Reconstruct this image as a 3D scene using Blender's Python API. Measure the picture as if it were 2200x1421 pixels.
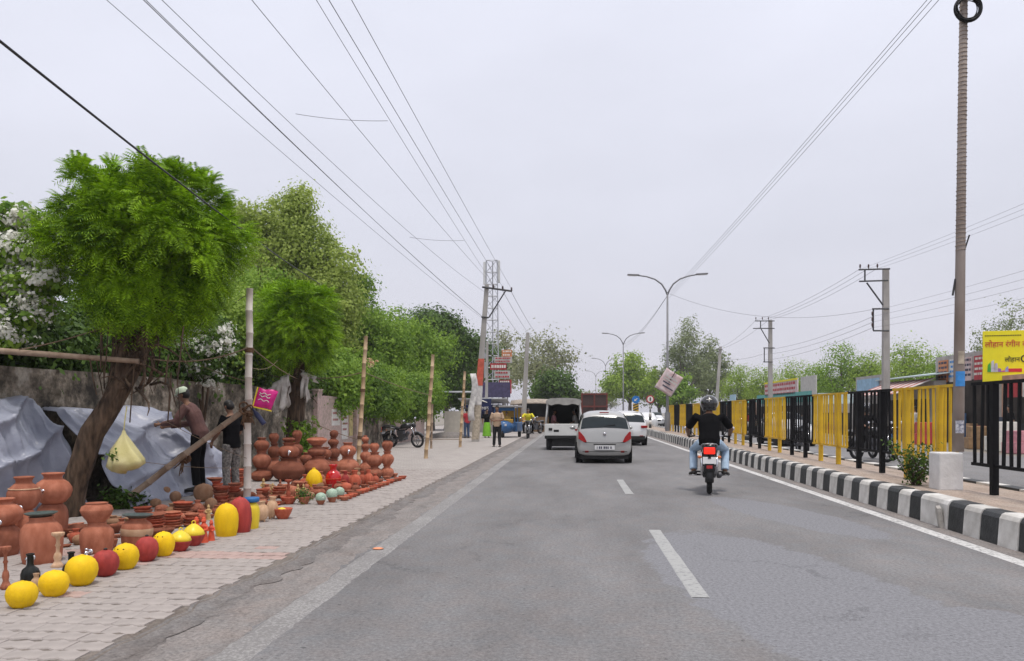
import bpy, bmesh, math, random
import numpy as np
from mathutils import Vector, Matrix, Euler, noise
R = math.radians
random.seed(7)
rng = np.random.default_rng(7)
scene = bpy.context.scene
C = scene.collection
for o in list(bpy.data.objects): bpy.data.objects.remove(o)

# ------------------------------------------------------------------ camera
F, CX, HOR, CAMH = 1650.0, 1100.0, 886.0, 1.45
YAW = math.atan(132 / 1650)
cam_data = bpy.data.cameras.new('camera'); cam = bpy.data.objects.new('camera', cam_data); C.objects.link(cam)
cam_data.sensor_width = 36; cam_data.lens = 36 * F / 2200
cam_data.shift_y = (HOR - 710.5) / 2200
cam_data.clip_start = 0.05; cam_data.clip_end = 6000
cam.location = (0, 0, CAMH); cam.rotation_euler = (R(90), 0, YAW)
scene.camera = cam
scene.render.resolution_x, scene.render.resolution_y = 1024, 661

# ------------------------------------------------------------------ sky, sun, exposure
SUN_EL, SUN_AZ = R(74), R(160)
world = bpy.data.worlds.new('World'); scene.world = world; world.use_nodes = True
wn, wl = world.node_tree.nodes, world.node_tree.links
wn.clear()
w_out = wn.new('ShaderNodeOutputWorld'); w_bg = wn.new('ShaderNodeBackground'); w_bg.inputs['Strength'].default_value = 0.1
sky = wn.new('ShaderNodeTexSky'); sky.sky_type = 'NISHITA'; sky.sun_disc = False
sky.sun_elevation = SUN_EL; sky.sun_rotation = SUN_AZ; sky.dust_density = 4.0; sky.air_density = 1.0
tc = wn.new('ShaderNodeTexCoord'); sep = wn.new('ShaderNodeSeparateXYZ'); wl.new(tc.outputs['Generated'], sep.inputs[0])
ramp = wn.new('ShaderNodeValToRGB')          # overcast: even cloud, a little brighter towards the zenith
ramp.color_ramp.elements[0].position = 0.0; ramp.color_ramp.elements[0].color = (.645, .63, .70, 1)
ramp.color_ramp.elements[1].position = 1.0; ramp.color_ramp.elements[1].color = (1.0, 1.0, 1.06, 1)
e = ramp.color_ramp.elements.new(.22); e.color = (.66, .668, .75, 1)
e = ramp.color_ramp.elements.new(.5); e.color = (.78, .795, .90, 1)
wl.new(sep.outputs['Z'], ramp.inputs[0])
mp = wn.new('ShaderNodeMapping'); mp.inputs['Scale'].default_value = (1.3, 1.3, 3.2); wl.new(tc.outputs['Generated'], mp.inputs[0])
cn = wn.new('ShaderNodeTexNoise'); cn.inputs['Scale'].default_value = 2.1; cn.inputs['Detail'].default_value = 5; cn.inputs['Roughness'].default_value = .5
wl.new(mp.outputs[0], cn.inputs['Vector'])
cr = wn.new('ShaderNodeMapRange'); cr.inputs[1].default_value = .3; cr.inputs[2].default_value = .7; cr.inputs[3].default_value = 7.75; cr.inputs[4].default_value = 8.55
wl.new(cn.outputs[0], cr.inputs[0])
vm = wn.new('ShaderNodeVectorMath'); vm.operation = 'SCALE'; wl.new(ramp.outputs[0], vm.inputs[0]); wl.new(cr.outputs[0], vm.inputs['Scale'])
mx = wn.new('ShaderNodeMix'); mx.data_type = 'RGBA'; mx.inputs[0].default_value = .93
wl.new(sky.outputs[0], mx.inputs[6]); wl.new(vm.outputs[0], mx.inputs[7])
wl.new(mx.outputs[2], w_bg.inputs['Color']); wl.new(w_bg.outputs[0], w_out.inputs[0])

sun_d = bpy.data.lights.new('sun', 'SUN'); sun_d.energy = 1.5; sun_d.angle = R(10); sun_d.color = (1, .95, .88)
sun = bpy.data.objects.new('sun', sun_d); C.objects.link(sun); sun.location = (0, 0, 30)
sdir = Vector((math.sin(SUN_AZ) * math.cos(SUN_EL), math.cos(SUN_AZ) * math.cos(SUN_EL), math.sin(SUN_EL)))
sun.rotation_euler = (-sdir).to_track_quat('-Z', 'Y').to_euler()
vs = scene.view_settings
vs.view_transform = 'Standard'; vs.look = 'None'; vs.exposure = 0.5; vs.gamma = 1; vs.use_curve_mapping = False

# ------------------------------------------------------------------ pixel to place
FWD = Vector((-math.sin(YAW), math.cos(YAW), 0)); RGT = Vector((math.cos(YAW), math.sin(YAW), 0))
def ray(px, py): return FWD + RGT * ((px - CX) / F) + Vector((0, 0, (HOR - py) / F))
def G(px, py, z=0.0):                      # where the ray meets the level z
    d = ray(px, py); t = (z - CAMH) / d.z
    return Vector((0, 0, CAMH)) + d * t
def D(px, py, dep): return Vector((0, 0, CAMH)) + ray(px, py) * dep
def onX(px, py, X):                        # where the ray meets the vertical plane x = X
    d = ray(px, py); return Vector((0, 0, CAMH)) + d * (X / d.x)
def dep(p): return p[0] * FWD.x + p[1] * FWD.y
def mpp(p): return dep(p) / F              # metres in one photo pixel there

# ------------------------------------------------------------------ materials
MATS = {}
def mat(name, col, rough=.8, var=.15, scale=6., bump=.0, metal=0., rnd=.0, spec=.35, col2=None, detail=5., coat=0., emit=None, bscale=None, obj=True, stretch=None):
    """noise-mottled principled material; rnd: brightness change from object to object"""
    if name in MATS: return MATS[name]
    m = bpy.data.materials.new(name); m.use_nodes = True; MATS[name] = m
    n, l = m.node_tree.nodes, m.node_tree.links
    b = n['Principled BSDF']
    b.inputs['Roughness'].default_value = rough; b.inputs['Metallic'].default_value = metal
    b.inputs['Specular IOR Level'].default_value = spec
    if coat: b.inputs['Coat Weight'].default_value = coat; b.inputs['Coat Roughness'].default_value = .08
    t = n.new('ShaderNodeTexCoord'); nz = n.new('ShaderNodeTexNoise')
    nz.inputs['Scale'].default_value = scale; nz.inputs['Detail'].default_value = detail
    src = t.outputs['Object' if obj else 'Generated']
    if stretch:
        mpn = n.new('ShaderNodeMapping'); mpn.inputs['Scale'].default_value = stretch; l.new(src, mpn.inputs[0]); src = mpn.outputs[0]
    l.new(src, nz.inputs['Vector'])
    rp = n.new('ShaderNodeValToRGB'); rp.color_ramp.elements[0].position = .3; rp.color_ramp.elements[1].position = .7
    c2 = col2 or tuple(min(1, c * (1 + var)) for c in col)
    rp.color_ramp.elements[0].color = (*[c * (1 - var) for c in col], 1) if not col2 else (*col, 1)
    rp.color_ramp.elements[1].color = (*c2, 1)
    l.new(nz.outputs[0], rp.inputs[0])
    out = rp.outputs[0]
    if rnd:
        oi = n.new('ShaderNodeObjectInfo'); mr = n.new('ShaderNodeMapRange'); mr.inputs[3].default_value = 1 - rnd; mr.inputs[4].default_value = 1 + rnd
        l.new(oi.outputs['Random'], mr.inputs[0])
        sc = n.new('ShaderNodeVectorMath'); sc.operation = 'SCALE'; l.new(out, sc.inputs[0]); l.new(mr.outputs[0], sc.inputs['Scale']); out = sc.outputs[0]
    l.new(out, b.inputs['Base Color'])
    if bump:
        nb = n.new('ShaderNodeTexNoise'); nb.inputs['Scale'].default_value = bscale or scale * 4; nb.inputs['Detail'].default_value = 6
        l.new(src, nb.inputs['Vector'])
        bp = n.new('ShaderNodeBump'); bp.inputs['Strength'].default_value = bump; bp.inputs['Distance'].default_value = .02
        l.new(nb.outputs[0], bp.inputs['Height']); l.new(bp.outputs[0], b.inputs['Normal'])
    if emit:
        b.inputs['Emission Color'].default_value = (*emit[0], 1); b.inputs['Emission Strength'].default_value = emit[1]
    return m

def leafmat(name, dark, light, trans=.3, patch=1.2):
    m = bpy.data.materials.new(name); m.use_nodes = True; MATS[name] = m
    n, l = m.node_tree.nodes, m.node_tree.links; n.clear()
    o = n.new('ShaderNodeOutputMaterial'); d = n.new('ShaderNodeBsdfPrincipled'); tr = n.new('ShaderNodeBsdfTranslucent'); ms = n.new('ShaderNodeMixShader')
    d.inputs['Roughness'].default_value = .55; d.inputs['Specular IOR Level'].default_value = .25
    g = n.new('ShaderNodeNewGeometry'); rp = n.new('ShaderNodeValToRGB')
    nz = n.new('ShaderNodeTexNoise'); nz.inputs['Scale'].default_value = patch; nz.inputs['Detail'].default_value = 3
    t = n.new('ShaderNodeTexCoord'); l.new(t.outputs['Object'], nz.inputs['Vector'])
    ad = n.new('ShaderNodeMath'); ad.operation = 'MULTIPLY_ADD'; ad.inputs[1].default_value = .55
    sb = n.new('ShaderNodeMath'); sb.operation = 'MULTIPLY_ADD'; sb.inputs[1].default_value = 1.5; sb.inputs[2].default_value = -.53
    l.new(nz.outputs[0], sb.inputs[0]); l.new(g.outputs['Random Per Island'], ad.inputs[0]); l.new(sb.outputs[0], ad.inputs[2])
    l.new(ad.outputs[0], rp.inputs[0])
    rp.color_ramp.elements[0].color = (*dark, 1); rp.color_ramp.elements[1].color = (*light, 1)
    l.new(rp.outputs[0], d.inputs['Base Color']); l.new(rp.outputs[0], tr.inputs[0])
    ms.inputs[0].default_value = trans; l.new(d.outputs[0], ms.inputs[1]); l.new(tr.outputs[0], ms.inputs[2]); l.new(ms.outputs[0], o.inputs[0])
    return m

# ------------------------------------------------------------------ objects
def link(o, parent=None):
    C.objects.link(o)
    if parent: o.parent = parent
    return o
def tag(o, label, cat, group=None):
    o['label'] = label; o['category'] = cat
    if group: o['group'] = group
    return o
def struct(o, kind='structure'): o['kind'] = kind; return o
def empty(name, loc=(0, 0, 0), rz=0):
    o = bpy.data.objects.new(name, None); o.empty_display_size = .1; o.location = loc; o.rotation_euler = (0, 0, rz); C.objects.link(o); return o
def thing(name, label, cat, loc=(0, 0, 0), rz=0, group=None): return tag(empty(name, loc, rz), label, cat, group)
def copy_tree(o, parent=None):
    c = o.copy(); C.objects.link(c); c.parent = parent
    for ch in list(o.children): copy_tree(ch, c)
    return c

class MB:
    def __init__(s): s.v = []; s.f = []
    def add(s, vs, fs, M=None):
        k = len(s.v)
        s.v += [tuple(M @ Vector(p)) if M else tuple(p) for p in vs]
        s.f += [tuple(i + k for i in f) for f in fs]; return s
    def box(s, c, d, rot=None):
        x, y, z = d[0] / 2, d[1] / 2, d[2] / 2
        vs = [(a * x, b * y, e * z) for e in (-1, 1) for b in (-1, 1) for a in (-1, 1)]
        M = Matrix.Translation(c) @ (Euler(rot).to_matrix().to_4x4() if rot else Matrix())
        return s.add(vs, [(0, 2, 3, 1), (4, 5, 7, 6), (0, 1, 5, 4), (2, 6, 7, 3), (0, 4, 6, 2), (1, 3, 7, 5)], M)
    def tube(s, pts, rad, n=8, cap=True, flat=1.0):
        pts = [Vector(p) for p in pts]; m = len(pts)
        if not isinstance(rad, (list, tuple)): rad = [rad] * m
        k = len(s.v); up = None
        for i, p in enumerate(pts):
            t = (pts[min(i + 1, m - 1)] - pts[max(i - 1, 0)]).normalized()
            if up is None: up = Vector((0, 0, 1)) if abs(t.z) < .9 else Vector((1, 0, 0))
            a = t.cross(up)
            if a.length < 1e-5: a = t.orthogonal()
            a.normalize(); b = a.cross(t).normalized(); up = b
            for j in range(n):
                th = 2 * math.pi * j / n
                s.v.append(tuple(p + (a * math.cos(th) + b * math.sin(th) * flat) * rad[i]))
        for i in range(m - 1):
            for j in range(n):
                q = (j + 1) % n
                s.f.append((k + i * n + j, k + i * n + q, k + (i + 1) * n + q, k + (i + 1) * n + j))
        if cap:
            s.f.append(tuple(k + j for j in range(n))[::-1]); s.f.append(tuple(k + (m - 1) * n + j for j in range(n)))
        return s
    def lathe(s, prof, n=24, M=None):
        vs = []; fs = []; rows = []
        for r, z in prof:
            if r < 1e-6: rows.append([len(vs)]); vs.append((0, 0, z))
            else:
                rows.append(list(range(len(vs), len(vs) + n)))
                vs += [(r * math.cos(2 * math.pi * j / n), r * math.sin(2 * math.pi * j / n), z) for j in range(n)]
        for a, b in zip(rows, rows[1:]):
            for j in range(n):
                q = (j + 1) % n
                if len(a) == 1 and len(b) == 1: continue
                if len(a) == 1: fs.append((a[0], b[q], b[j]))
                elif len(b) == 1: fs.append((a[j], a[q], b[0]))
                else: fs.append((a[j], a[q], b[q], b[j]))
        return s.add(vs, fs, M)
    def ball(s, c, r, n=12, rot=None):
        if not isinstance(r, (list, tuple)): r = (r, r, r)
        m = max(5, n // 2 + 1)
        M = Matrix.Translation(c) @ (Euler(rot).to_matrix().to_4x4() if rot else Matrix()) @ Matrix.Diagonal((*r, 1))
        return s.lathe([(math.sin(math.pi * i / m) if 0 < i < m else 0, -math.cos(math.pi * i / m)) for i in range(m + 1)], n, M)
    def prism(s, outline, depth, M=None):      # outline in xy, raised by depth along z
        n = len(outline)
        vs = [(x, y, 0) for x, y in outline] + [(x, y, depth) for x, y in outline]
        fs = [tuple(range(n))[::-1], tuple(range(n, 2 * n))] + [(i, (i + 1) % n, n + (i + 1) % n, n + i) for i in range(n)]
        return s.add(vs, fs, M)
    def torus(s, c, R_, r, n=24, m=8, M=None):
        vs = []; fs = []
        for i in range(n):
            a = 2 * math.pi * i / n
            for j in range(m):
                b = 2 * math.pi * j / m
                vs.append(((R_ + r * math.cos(b)) * math.cos(a), (R_ + r * math.cos(b)) * math.sin(a), r * math.sin(b)))
        for i in range(n):
            for j in range(m):
                fs.append((i * m + j, ((i + 1) % n) * m + j, ((i + 1) % n) * m + (j + 1) % m, i * m + (j + 1) % m))
        return s.add(vs, fs, Matrix.Translation(c) @ (M or Matrix()))
    def mesh(s, name, smooth=False):
        me = bpy.data.meshes.new(name); me.from_pydata(s.v, [], s.f)
        if smooth: me.polygons.foreach_set('use_smooth', [True] * len(me.polygons))
        me.update(); return me
    def build(s, name, m=None, parent=None, smooth=False, loc=None, bevel=0, sub=0, fix=True):
        me = s.mesh(name, smooth)
        if fix:
            bm = bmesh.new(); bm.from_mesh(me); bmesh.ops.recalc_face_normals(bm, faces=bm.faces[:]); bm.to_mesh(me); bm.free()
        if m: me.materials.append(m)
        o = bpy.data.objects.new(name, me); link(o, parent)
        if loc is not None: o.location = loc
        if bevel:
            b = o.modifiers.new('bevel', 'BEVEL'); b.width = bevel; b.segments = 2; b.limit_method = 'ANGLE'
        if sub:
            b = o.modifiers.new('sub', 'SUBSURF'); b.levels = sub; b.render_levels = sub
        return o
    def remesh(s, name, m, parent=None, vox=.012, it=5, loc=None):
        """one continuous skin grown over overlapping forms"""
        me = s.mesh(name); o = bpy.data.objects.new(name, me); C.objects.link(o)
        bm = bmesh.new(); bm.from_mesh(me); bmesh.ops.recalc_face_normals(bm, faces=bm.faces[:]); bm.to_mesh(me); bm.free()
        r = o.modifiers.new('r', 'REMESH'); r.mode = 'VOXEL'; r.voxel_size = vox
        k = o.modifiers.new('s', 'SMOOTH'); k.factor = .5; k.iterations = it
        dg = bpy.context.evaluated_depsgraph_get(); me2 = bpy.data.meshes.new_from_object(o.evaluated_get(dg))
        bpy.data.objects.remove(o); me2.name = name
        me2.polygons.foreach_set('use_smooth', [True] * len(me2.polygons))
        me2.materials.clear(); me2.materials.append(m)
        o = bpy.data.objects.new(name, me2); link(o, parent)
        if loc is not None: o.location = loc
        return o

def inst(name, me, parent=None, loc=(0, 0, 0), rot=(0, 0, 0), scale=(1, 1, 1)):
    o = bpy.data.objects.new(name, me); link(o, parent); o.location = loc; o.rotation_euler = rot; o.scale = scale; return o
def text_obj(body, size, m, parent, loc, rot, name='lettering', ext=.003, align='CENTER', sx=1.0):
    cu = bpy.data.curves.new(name, 'FONT'); cu.body = body; cu.size = size; cu.extrude = ext; cu.align_x = align; cu.align_y = 'CENTER'; cu.resolution_u = 3
    t = bpy.data.objects.new(name, cu); C.objects.link(t)
    dg = bpy.context.evaluated_depsgraph_get(); me = bpy.data.meshes.new_from_object(t.evaluated_get(dg))
    bpy.data.objects.remove(t); me.name = name; me.materials.clear(); me.materials.append(m)
    o = bpy.data.objects.new(name, me); link(o, parent); o.location = loc; o.rotation_euler = rot; o.scale = (sx, 1, 1); return o
def quad_mesh(name, V, m):
    """V: (n, 4, 3) corners of loose leaf faces"""
    n = len(V); me = bpy.data.meshes.new(name)
    me.vertices.add(n * 4); me.vertices.foreach_set('co', V.reshape(-1).astype(np.float32))
    me.loops.add(n * 4); me.loops.foreach_set('vertex_index', np.arange(n * 4, dtype=np.int32))
    me.polygons.add(n); me.polygons.foreach_set('loop_start', np.arange(0, n * 4, 4, dtype=np.int32))
    me.update(calc_edges=True)
    me.materials.append(m); return me
# ------------------------------------------------------------------ ground, roads, pavement
M_asph = None
def asphalt(name, a, b, bump=.5, big=.6, patches=(), pcol=None, tint=.5):
    """grey asphalt: aggregate speckle, dark pits, broad worn areas, optional smoother re-laid patches with ragged edges"""
    m = bpy.data.materials.new(name); m.use_nodes = True; MATS[name] = m
    n, l = m.node_tree.nodes, m.node_tree.links; bs = n['Principled BSDF']
    bs.inputs['Roughness'].default_value = .82; bs.inputs['Specular IOR Level'].default_value = .25
    t = n.new('ShaderNodeTexCoord'); P = t.outputs['Object']
    def nz(scale, det, rough, src=P):
        x = n.new('ShaderNodeTexNoise'); x.inputs['Scale'].default_value = scale; x.inputs['Detail'].default_value = det; x.inputs['Roughness'].default_value = rough; l.new(src, x.inputs['Vector']); return x
    def mr(src, i0, i1, o0, o1):
        x = n.new('ShaderNodeMapRange'); x.inputs[1].default_value = i0; x.inputs[2].default_value = i1; x.inputs[3].default_value = o0; x.inputs[4].default_value = o1; l.new(src, x.inputs[0]); return x.outputs[0]
    mpn = n.new('ShaderNodeMapping'); mpn.inputs['Scale'].default_value = (1.0, .35, 1); l.new(P, mpn.inputs[0])
    n1 = nz(big, 8, .66, mpn.outputs[0]); n2 = nz(34, 6, .85); n3 = nz(3.2, 5, .7); n4 = nz(19, 3, .6)
    r1 = n.new('ShaderNodeValToRGB'); r1.color_ramp.elements[0].position = .34; r1.color_ramp.elements[1].position = .66
    r1.color_ramp.elements[0].color = (*a, 1); r1.color_ramp.elements[1].color = (*b, 1); l.new(n1.outputs[0], r1.inputs[0]); col = r1.outputs[0]
    mxc = n.new('ShaderNodeMix'); mxc.data_type = 'RGBA'; mxc.blend_type = 'MULTIPLY'; mxc.inputs[0].default_value = tint
    r3 = n.new('ShaderNodeValToRGB'); r3.color_ramp.elements[0].position = .35; r3.color_ramp.elements[1].position = .65
    r3.color_ramp.elements[0].color = (1.05, .97, .93, 1); r3.color_ramp.elements[1].color = (.92, .98, 1.02, 1); l.new(n3.outputs[0], r3.inputs[0]); l.new(col, mxc.inputs[6]); l.new(r3.outputs[0], mxc.inputs[7]); col = mxc.outputs[2]
    sp = mr(n2.outputs[0], .32, .68, .50, 1.45)
    pit = mr(n4.outputs[0], .26, .36, .45, 1.0)
    for (cx, cy, rx, ry, rot) in patches:
        q = n.new('ShaderNodeMapping'); q.vector_type = 'TEXTURE'; q.inputs['Location'].default_value = (cx, cy, 0); q.inputs['Rotation'].default_value = (0, 0, rot); q.inputs['Scale'].default_value = (rx, ry, 1); l.new(P, q.inputs[0])
        ln = n.new('ShaderNodeVectorMath'); ln.operation = 'LENGTH'; l.new(q.outputs[0], ln.inputs[0])
        ad = n.new('ShaderNodeMath'); ad.operation = 'ADD'; l.new(ln.outputs['Value'], ad.inputs[0]); l.new(mr(n3.outputs[0], 0, 1, -.35, .35), ad.inputs[1])
        k = mr(ad.outputs[0], .96, 1.02, 1, 0)
        mx_ = n.new('ShaderNodeMix'); mx_.data_type = 'RGBA'; l.new(k, mx_.inputs[0]); l.new(col, mx_.inputs[6]); mx_.inputs[7].default_value = (*pcol, 1); col = mx_.outputs[2]
    # hairline cracks, only here and there
    wp = n.new('ShaderNodeVectorMath'); wp.operation = 'MULTIPLY_ADD'; l.new(n3.outputs['Color'], wp.inputs[0]); wp.inputs[1].default_value = (.9, .9, 0); l.new(P, wp.inputs[2])
    vo = n.new('ShaderNodeTexVoronoi'); vo.feature = 'DISTANCE_TO_EDGE'; vo.inputs['Scale'].default_value = .45; l.new(wp.outputs[0], vo.inputs['Vector'])
    ck = mr(vo.outputs['Distance'], .002, .012, 0, 1); cm = mr(n1.outputs[0], .40, .47, 0, 1)
    cx_ = n.new('ShaderNodeMath'); cx_.operation = 'MAXIMUM'; l.new(ck, cx_.inputs[0]); l.new(cm, cx_.inputs[1]); ckv = mr(cx_.outputs[0], 0, 1, .74, 1)
    m2_ = n.new('ShaderNodeMath'); m2_.operation = 'MULTIPLY'; l.new(pit, m2_.inputs[0]); l.new(ckv, m2_.inputs[1]); pit = m2_.outputs[0]
    mu = n.new('ShaderNodeMath'); mu.operation = 'MULTIPLY'; l.new(sp, mu.inputs[0]); l.new(pit, mu.inputs[1])
    sc = n.new('ShaderNodeVectorMath'); sc.operation = 'SCALE'; l.new(col, sc.inputs[0]); l.new(mu.outputs[0], sc.inputs['Scale'])
    l.new(sc.outputs[0], bs.inputs['Base Color'])
    bp = n.new('ShaderNodeBump'); bp.inputs['Strength'].default_value = bump; bp.inputs['Distance'].default_value = .006
    l.new(n2.outputs[0], bp.inputs['Height']); l.new(bp.outputs[0], bs.inputs['Normal'])
    return m
M_asph = asphalt('asphalt', (.143, .138, .138), (.220, .214, .214), patches=((1.75, 6.6, .95, 2.9, R(8)), (3.0, 11.2, .55, 2.2, R(14)), (2.6, 5.2, .8, .8, 0)), pcol=(.20, .20, .212))
M_asph2 = asphalt('asphalt_far', (.17, .165, .165), (.225, .22, .22))
M_broken = asphalt('broken_asphalt', (.145, .13, .122), (.215, .198, .188), bump=.9, big=6)
M_earth = asphalt('dust', (.19, .172, .162), (.26, .235, .22), bump=.7, big=5)
M_ground = asphalt('ground_earth', (.2, .18, .15), (.3, .27, .23), big=.1)

def worn_paint(name, paint, under, keep=.5, scale=18):
    m = bpy.data.materials.new(name); m.use_nodes = True; MATS[name] = m
    n, l = m.node_tree.nodes, m.node_tree.links; bs = n['Principled BSDF']; bs.inputs['Roughness'].default_value = .7
    t = n.new('ShaderNodeTexCoord'); nz = n.new('ShaderNodeTexNoise'); nz.inputs['Scale'].default_value = scale; nz.inputs['Detail'].default_value = 8; nz.inputs['Roughness'].default_value = .7
    l.new(t.outputs['Object'], nz.inputs['Vector'])
    n3 = n.new('ShaderNodeTexNoise'); n3.inputs['Scale'].default_value = 1.1; n3.inputs['Detail'].default_value = 3; l.new(t.outputs['Object'], n3.inputs['Vector'])
    av = n.new('ShaderNodeMath'); av.operation = 'MULTIPLY_ADD'; av.inputs[1].default_value = .22; l.new(n3.outputs[0], av.inputs[0])
    hf = n.new('ShaderNodeMath'); hf.operation = 'MULTIPLY'; hf.inputs[1].default_value = .78; l.new(nz.outputs[0], hf.inputs[0]); l.new(hf.outputs[0], av.inputs[2])
    rp = n.new('ShaderNodeValToRGB'); rp.color_ramp.elements[0].position = max(0, keep - .05); rp.color_ramp.elements[1].position = keep + .05
    rp.color_ramp.elements[0].color = (*under, 1); rp.color_ramp.elements[1].color = (*paint, 1)
    l.new(av.outputs[0], rp.inputs[0]); l.new(rp.outputs[0], bs.inputs['Base Color'])
    return m
M_line = worn_paint('line_paint', (.56, .55, .535), (.22, .215, .21), .455)
M_line_worn = worn_paint('line_paint_worn', (.30, .29, .28), (.185, .175, .17), .52, 44)
M_dash = worn_paint('dash_paint', (.35, .35, .34), (.22, .22, .22), .45)

def sheet(name, pts, z, m, thick=None):
    mb = MB(); mb.add([(x, y, z) for x, y in pts], [tuple(range(len(pts)))]); return struct(mb.build(name, m, fix=False))
def strip(name, ys, xl, xr, z, m, skirt=.03):
    """sheet along the road whose long edges slope down into the surface below"""
    mb = MB(); lo = min(z, 0) - .0006
    for y in ys: mb.v += [(xl(y) - skirt, y, lo), (xl(y), y, z), (xr(y), y, z), (xr(y) + skirt, y, lo)]
    for i in range(len(ys) - 1):
        for j in range(3): k = 4 * i + j; mb.f.append((k, k + 1, k + 5, k + 4))
    return struct(mb.build(name, m, fix=False))
def nz1(x, s=1.0, o=0.0): return noise.noise(Vector((x * s, o, 3.7)))
ys_near = [i * .08 - 2 for i in range(0, 320)] + [24 + i for i in range(0, 277)]
ys_far = [-6, 10, 30, 60, 100, 200, 320]
sheet('ground', [(-920, -110), (920, -110), (920, 1420), (-920, 1420)], -.02, M_ground)
def edge(y): return -2.66 + .10 * nz1(y, .9) + .05 * nz1(y, 3.1, 4) + .03 * nz1(y, 9, 2) - .004 * max(0, y - 8)
strip('road', ys_far, lambda y: -3.6, lambda y: 4.7, 0.0, M_asph)
strip('opposite_road', ys_far, lambda y: 6.5, lambda y: 14.5, -.004, M_asph2)
strip('road_shoulder', ys_near, lambda y: -3.4, lambda y: -2.16 + .07 * nz1(y, .8, 9) + .05 * nz1(y, 3, 1) + .05 * nz1(y, 11, 1), .004, M_earth)
strip('broken_edge', ys_near, lambda y: -3.4, lambda y: edge(y) + .12 + .13 * nz1(y, 1.1, 7) + .09 * nz1(y, 4.3, 7) + .07 * nz1(y, 13, 7), .008, M_broken)
strip('edge_line', ys_near, lambda y: -2.10 + .025 * nz1(y, 9), lambda y: -1.92 + .025 * nz1(y, 9, 3), .008, M_line_worn)
strip('edge_line', ys_far, lambda y: 4.24, lambda y: 4.36, .004, M_line)
strip('kerb_gutter', ys_near, lambda y: 4.44 + .05 * nz1(y, 1.7, 5), lambda y: 4.7, .004, M_earth)
for k, (y0, y1) in enumerate([(6.10, 9.55), (13.7, 16.6)] + [(22.2 + 7.6 * i, 25.2 + 7.6 * i) for i in range(5)]):
    strip('lane_dash', [y0 + (y1 - y0) * i / 12 for i in range(13)], lambda y: .93 + .008 * nz1(y, 6), lambda y: 1.055 + .008 * nz1(y, 6, 2), .004, M_dash, .01)
# bits lying on the road
M_orange = mat('orange_peel', (.75, .3, .16), .7)
o = MB().lathe([(0, .002), (.05, .003), (.062, .008), (.04, .016), (0, .02)], 12).build('flattened_cup', M_orange, smooth=True)
o.location = G(812, 1182) + Vector((0, 0, .008)); o.scale = (1, .8, 1)
tag(o, 'small flattened orange cup lying on the worn left edge line', 'litter')

# paved footpath: dusty bed, interlocking pavers, farther part as one surface
M_bed = asphalt('paver_bed', (.12, .10, .085), (.22, .19, .165), big=5)
def paver_mat(name, a, b):
    m = mat(name, a, .85, scale=9, col2=b, bump=.25, bscale=60, rnd=.02, spec=.2); return m
M_pav = paver_mat('paver', (.305, .272, .254), (.39, .348, .324))
M_pav_red = paver_mat('paver_red', (.36, .25, .225), (.46, .345, .31))
PW, PD = .23, .178
def paver_outline(sx, sy, w=.0):
    xs = [-.5, -.27, .02, .27, .5]; dy = [0, -.020, .014, -.016, 0]
    a = [(x * sx, -.5 * sy + d) for x, d in zip(xs, dy)]; b = [(x * sx, .5 * sy + d) for x, d in zip(xs, dy)]
    return a + b[::-1]
def paver_geo(mb, M=None):
    o1 = paver_outline(PW + .001, PD - .022); o2 = paver_outline(PW + .000, PD - .034); n = len(o1)
    vs = [(x, y, 0) for x, y in o1] + [(x, y, .025) for x, y in o1] + [(x, y, .034) for x, y in o2]
    fs = [(i, (i + 1) % n, n + (i + 1) % n, n + i) for i in range(n)] + [(n + i, n + (i + 1) % n, 2 * n + (i + 1) % n, 2 * n + i) for i in range(n)] + [tuple(range(2 * n, 3 * n))]
    mb.add(vs, fs, M)
foot = strip('footpath', ys_near, lambda y: -8.2, lambda y: edge(y) - .06, .030, M_bed); foot['kind'] = 'structure'
sk = MB()
for y in ys_near: sk.v += [(edge(y) - .10, y, .0315), (edge(y) - .02 + .03 * nz1(y, 7, 3), y, .026), (edge(y) + .10 + .09 * nz1(y, 4.3, 7) + .06 * nz1(y, 13, 7), y, .0095)]
for i in range(len(ys_near) - 1):
    for j in range(2): k = 3 * i + j; sk.f.append((k, k + 1, k + 4, k + 3))
struct(sk.build('footpath_edge', M_broken, None, True, fix=False))
pm = MB(); paver_geo(pm); pav_me = pm.mesh('paver'); pav_me.materials.append(M_pav)
pm2 = MB(); paver_geo(pm2); pav_red = pm2.mesh('paver'); pav_red.materials.append(M_pav_red)
cells = []
for j in range(0, 85):
    y = 3.9 + j * PD
    for i in range(0, 19):
        x = -2.5 - i * PW + (PW / 2 if j % 2 else 0) * .35
        if x + PW / 2 > edge(y) - .01: continue
        p = Vector((x, y, 0)); d = dep(p); sx = CX + (p.dot(RGT)) / d * F; sy = HOR + CAMH / d * F
        if sx < -60 or sy > 1470: continue
        cells.append((x, y, j, d))
cells.sort(key=lambda c: c[3] + .12 * max(0, -4.2 - c[0]) * 10)
rest = MB(); rest_r = MB()
for k, (x, y, j, d) in enumerate(cells):
    red = j in (19, 20) or (random.random() < .004)
    zz = .004 + random.uniform(-.003, .003) + .004 * noise.noise(Vector((x, y, 0)) * .8)
    rot = (random.gauss(0, .022), random.gauss(0, .005), random.gauss(0, .010))
    if k < 298: inst('paver', pav_red if red else pav_me, foot, (x, y, zz), rot)
    else: paver_geo(rest_r if red else rest, Matrix.Translation((x, y, zz)) @ Euler(rot).to_matrix().to_4x4())
for r_, m_ in ((rest, M_pav), (rest_r, M_pav_red)):
    if r_.v: struct(r_.build('paver_field', m_, foot, fix=False), 'stuff')
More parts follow.
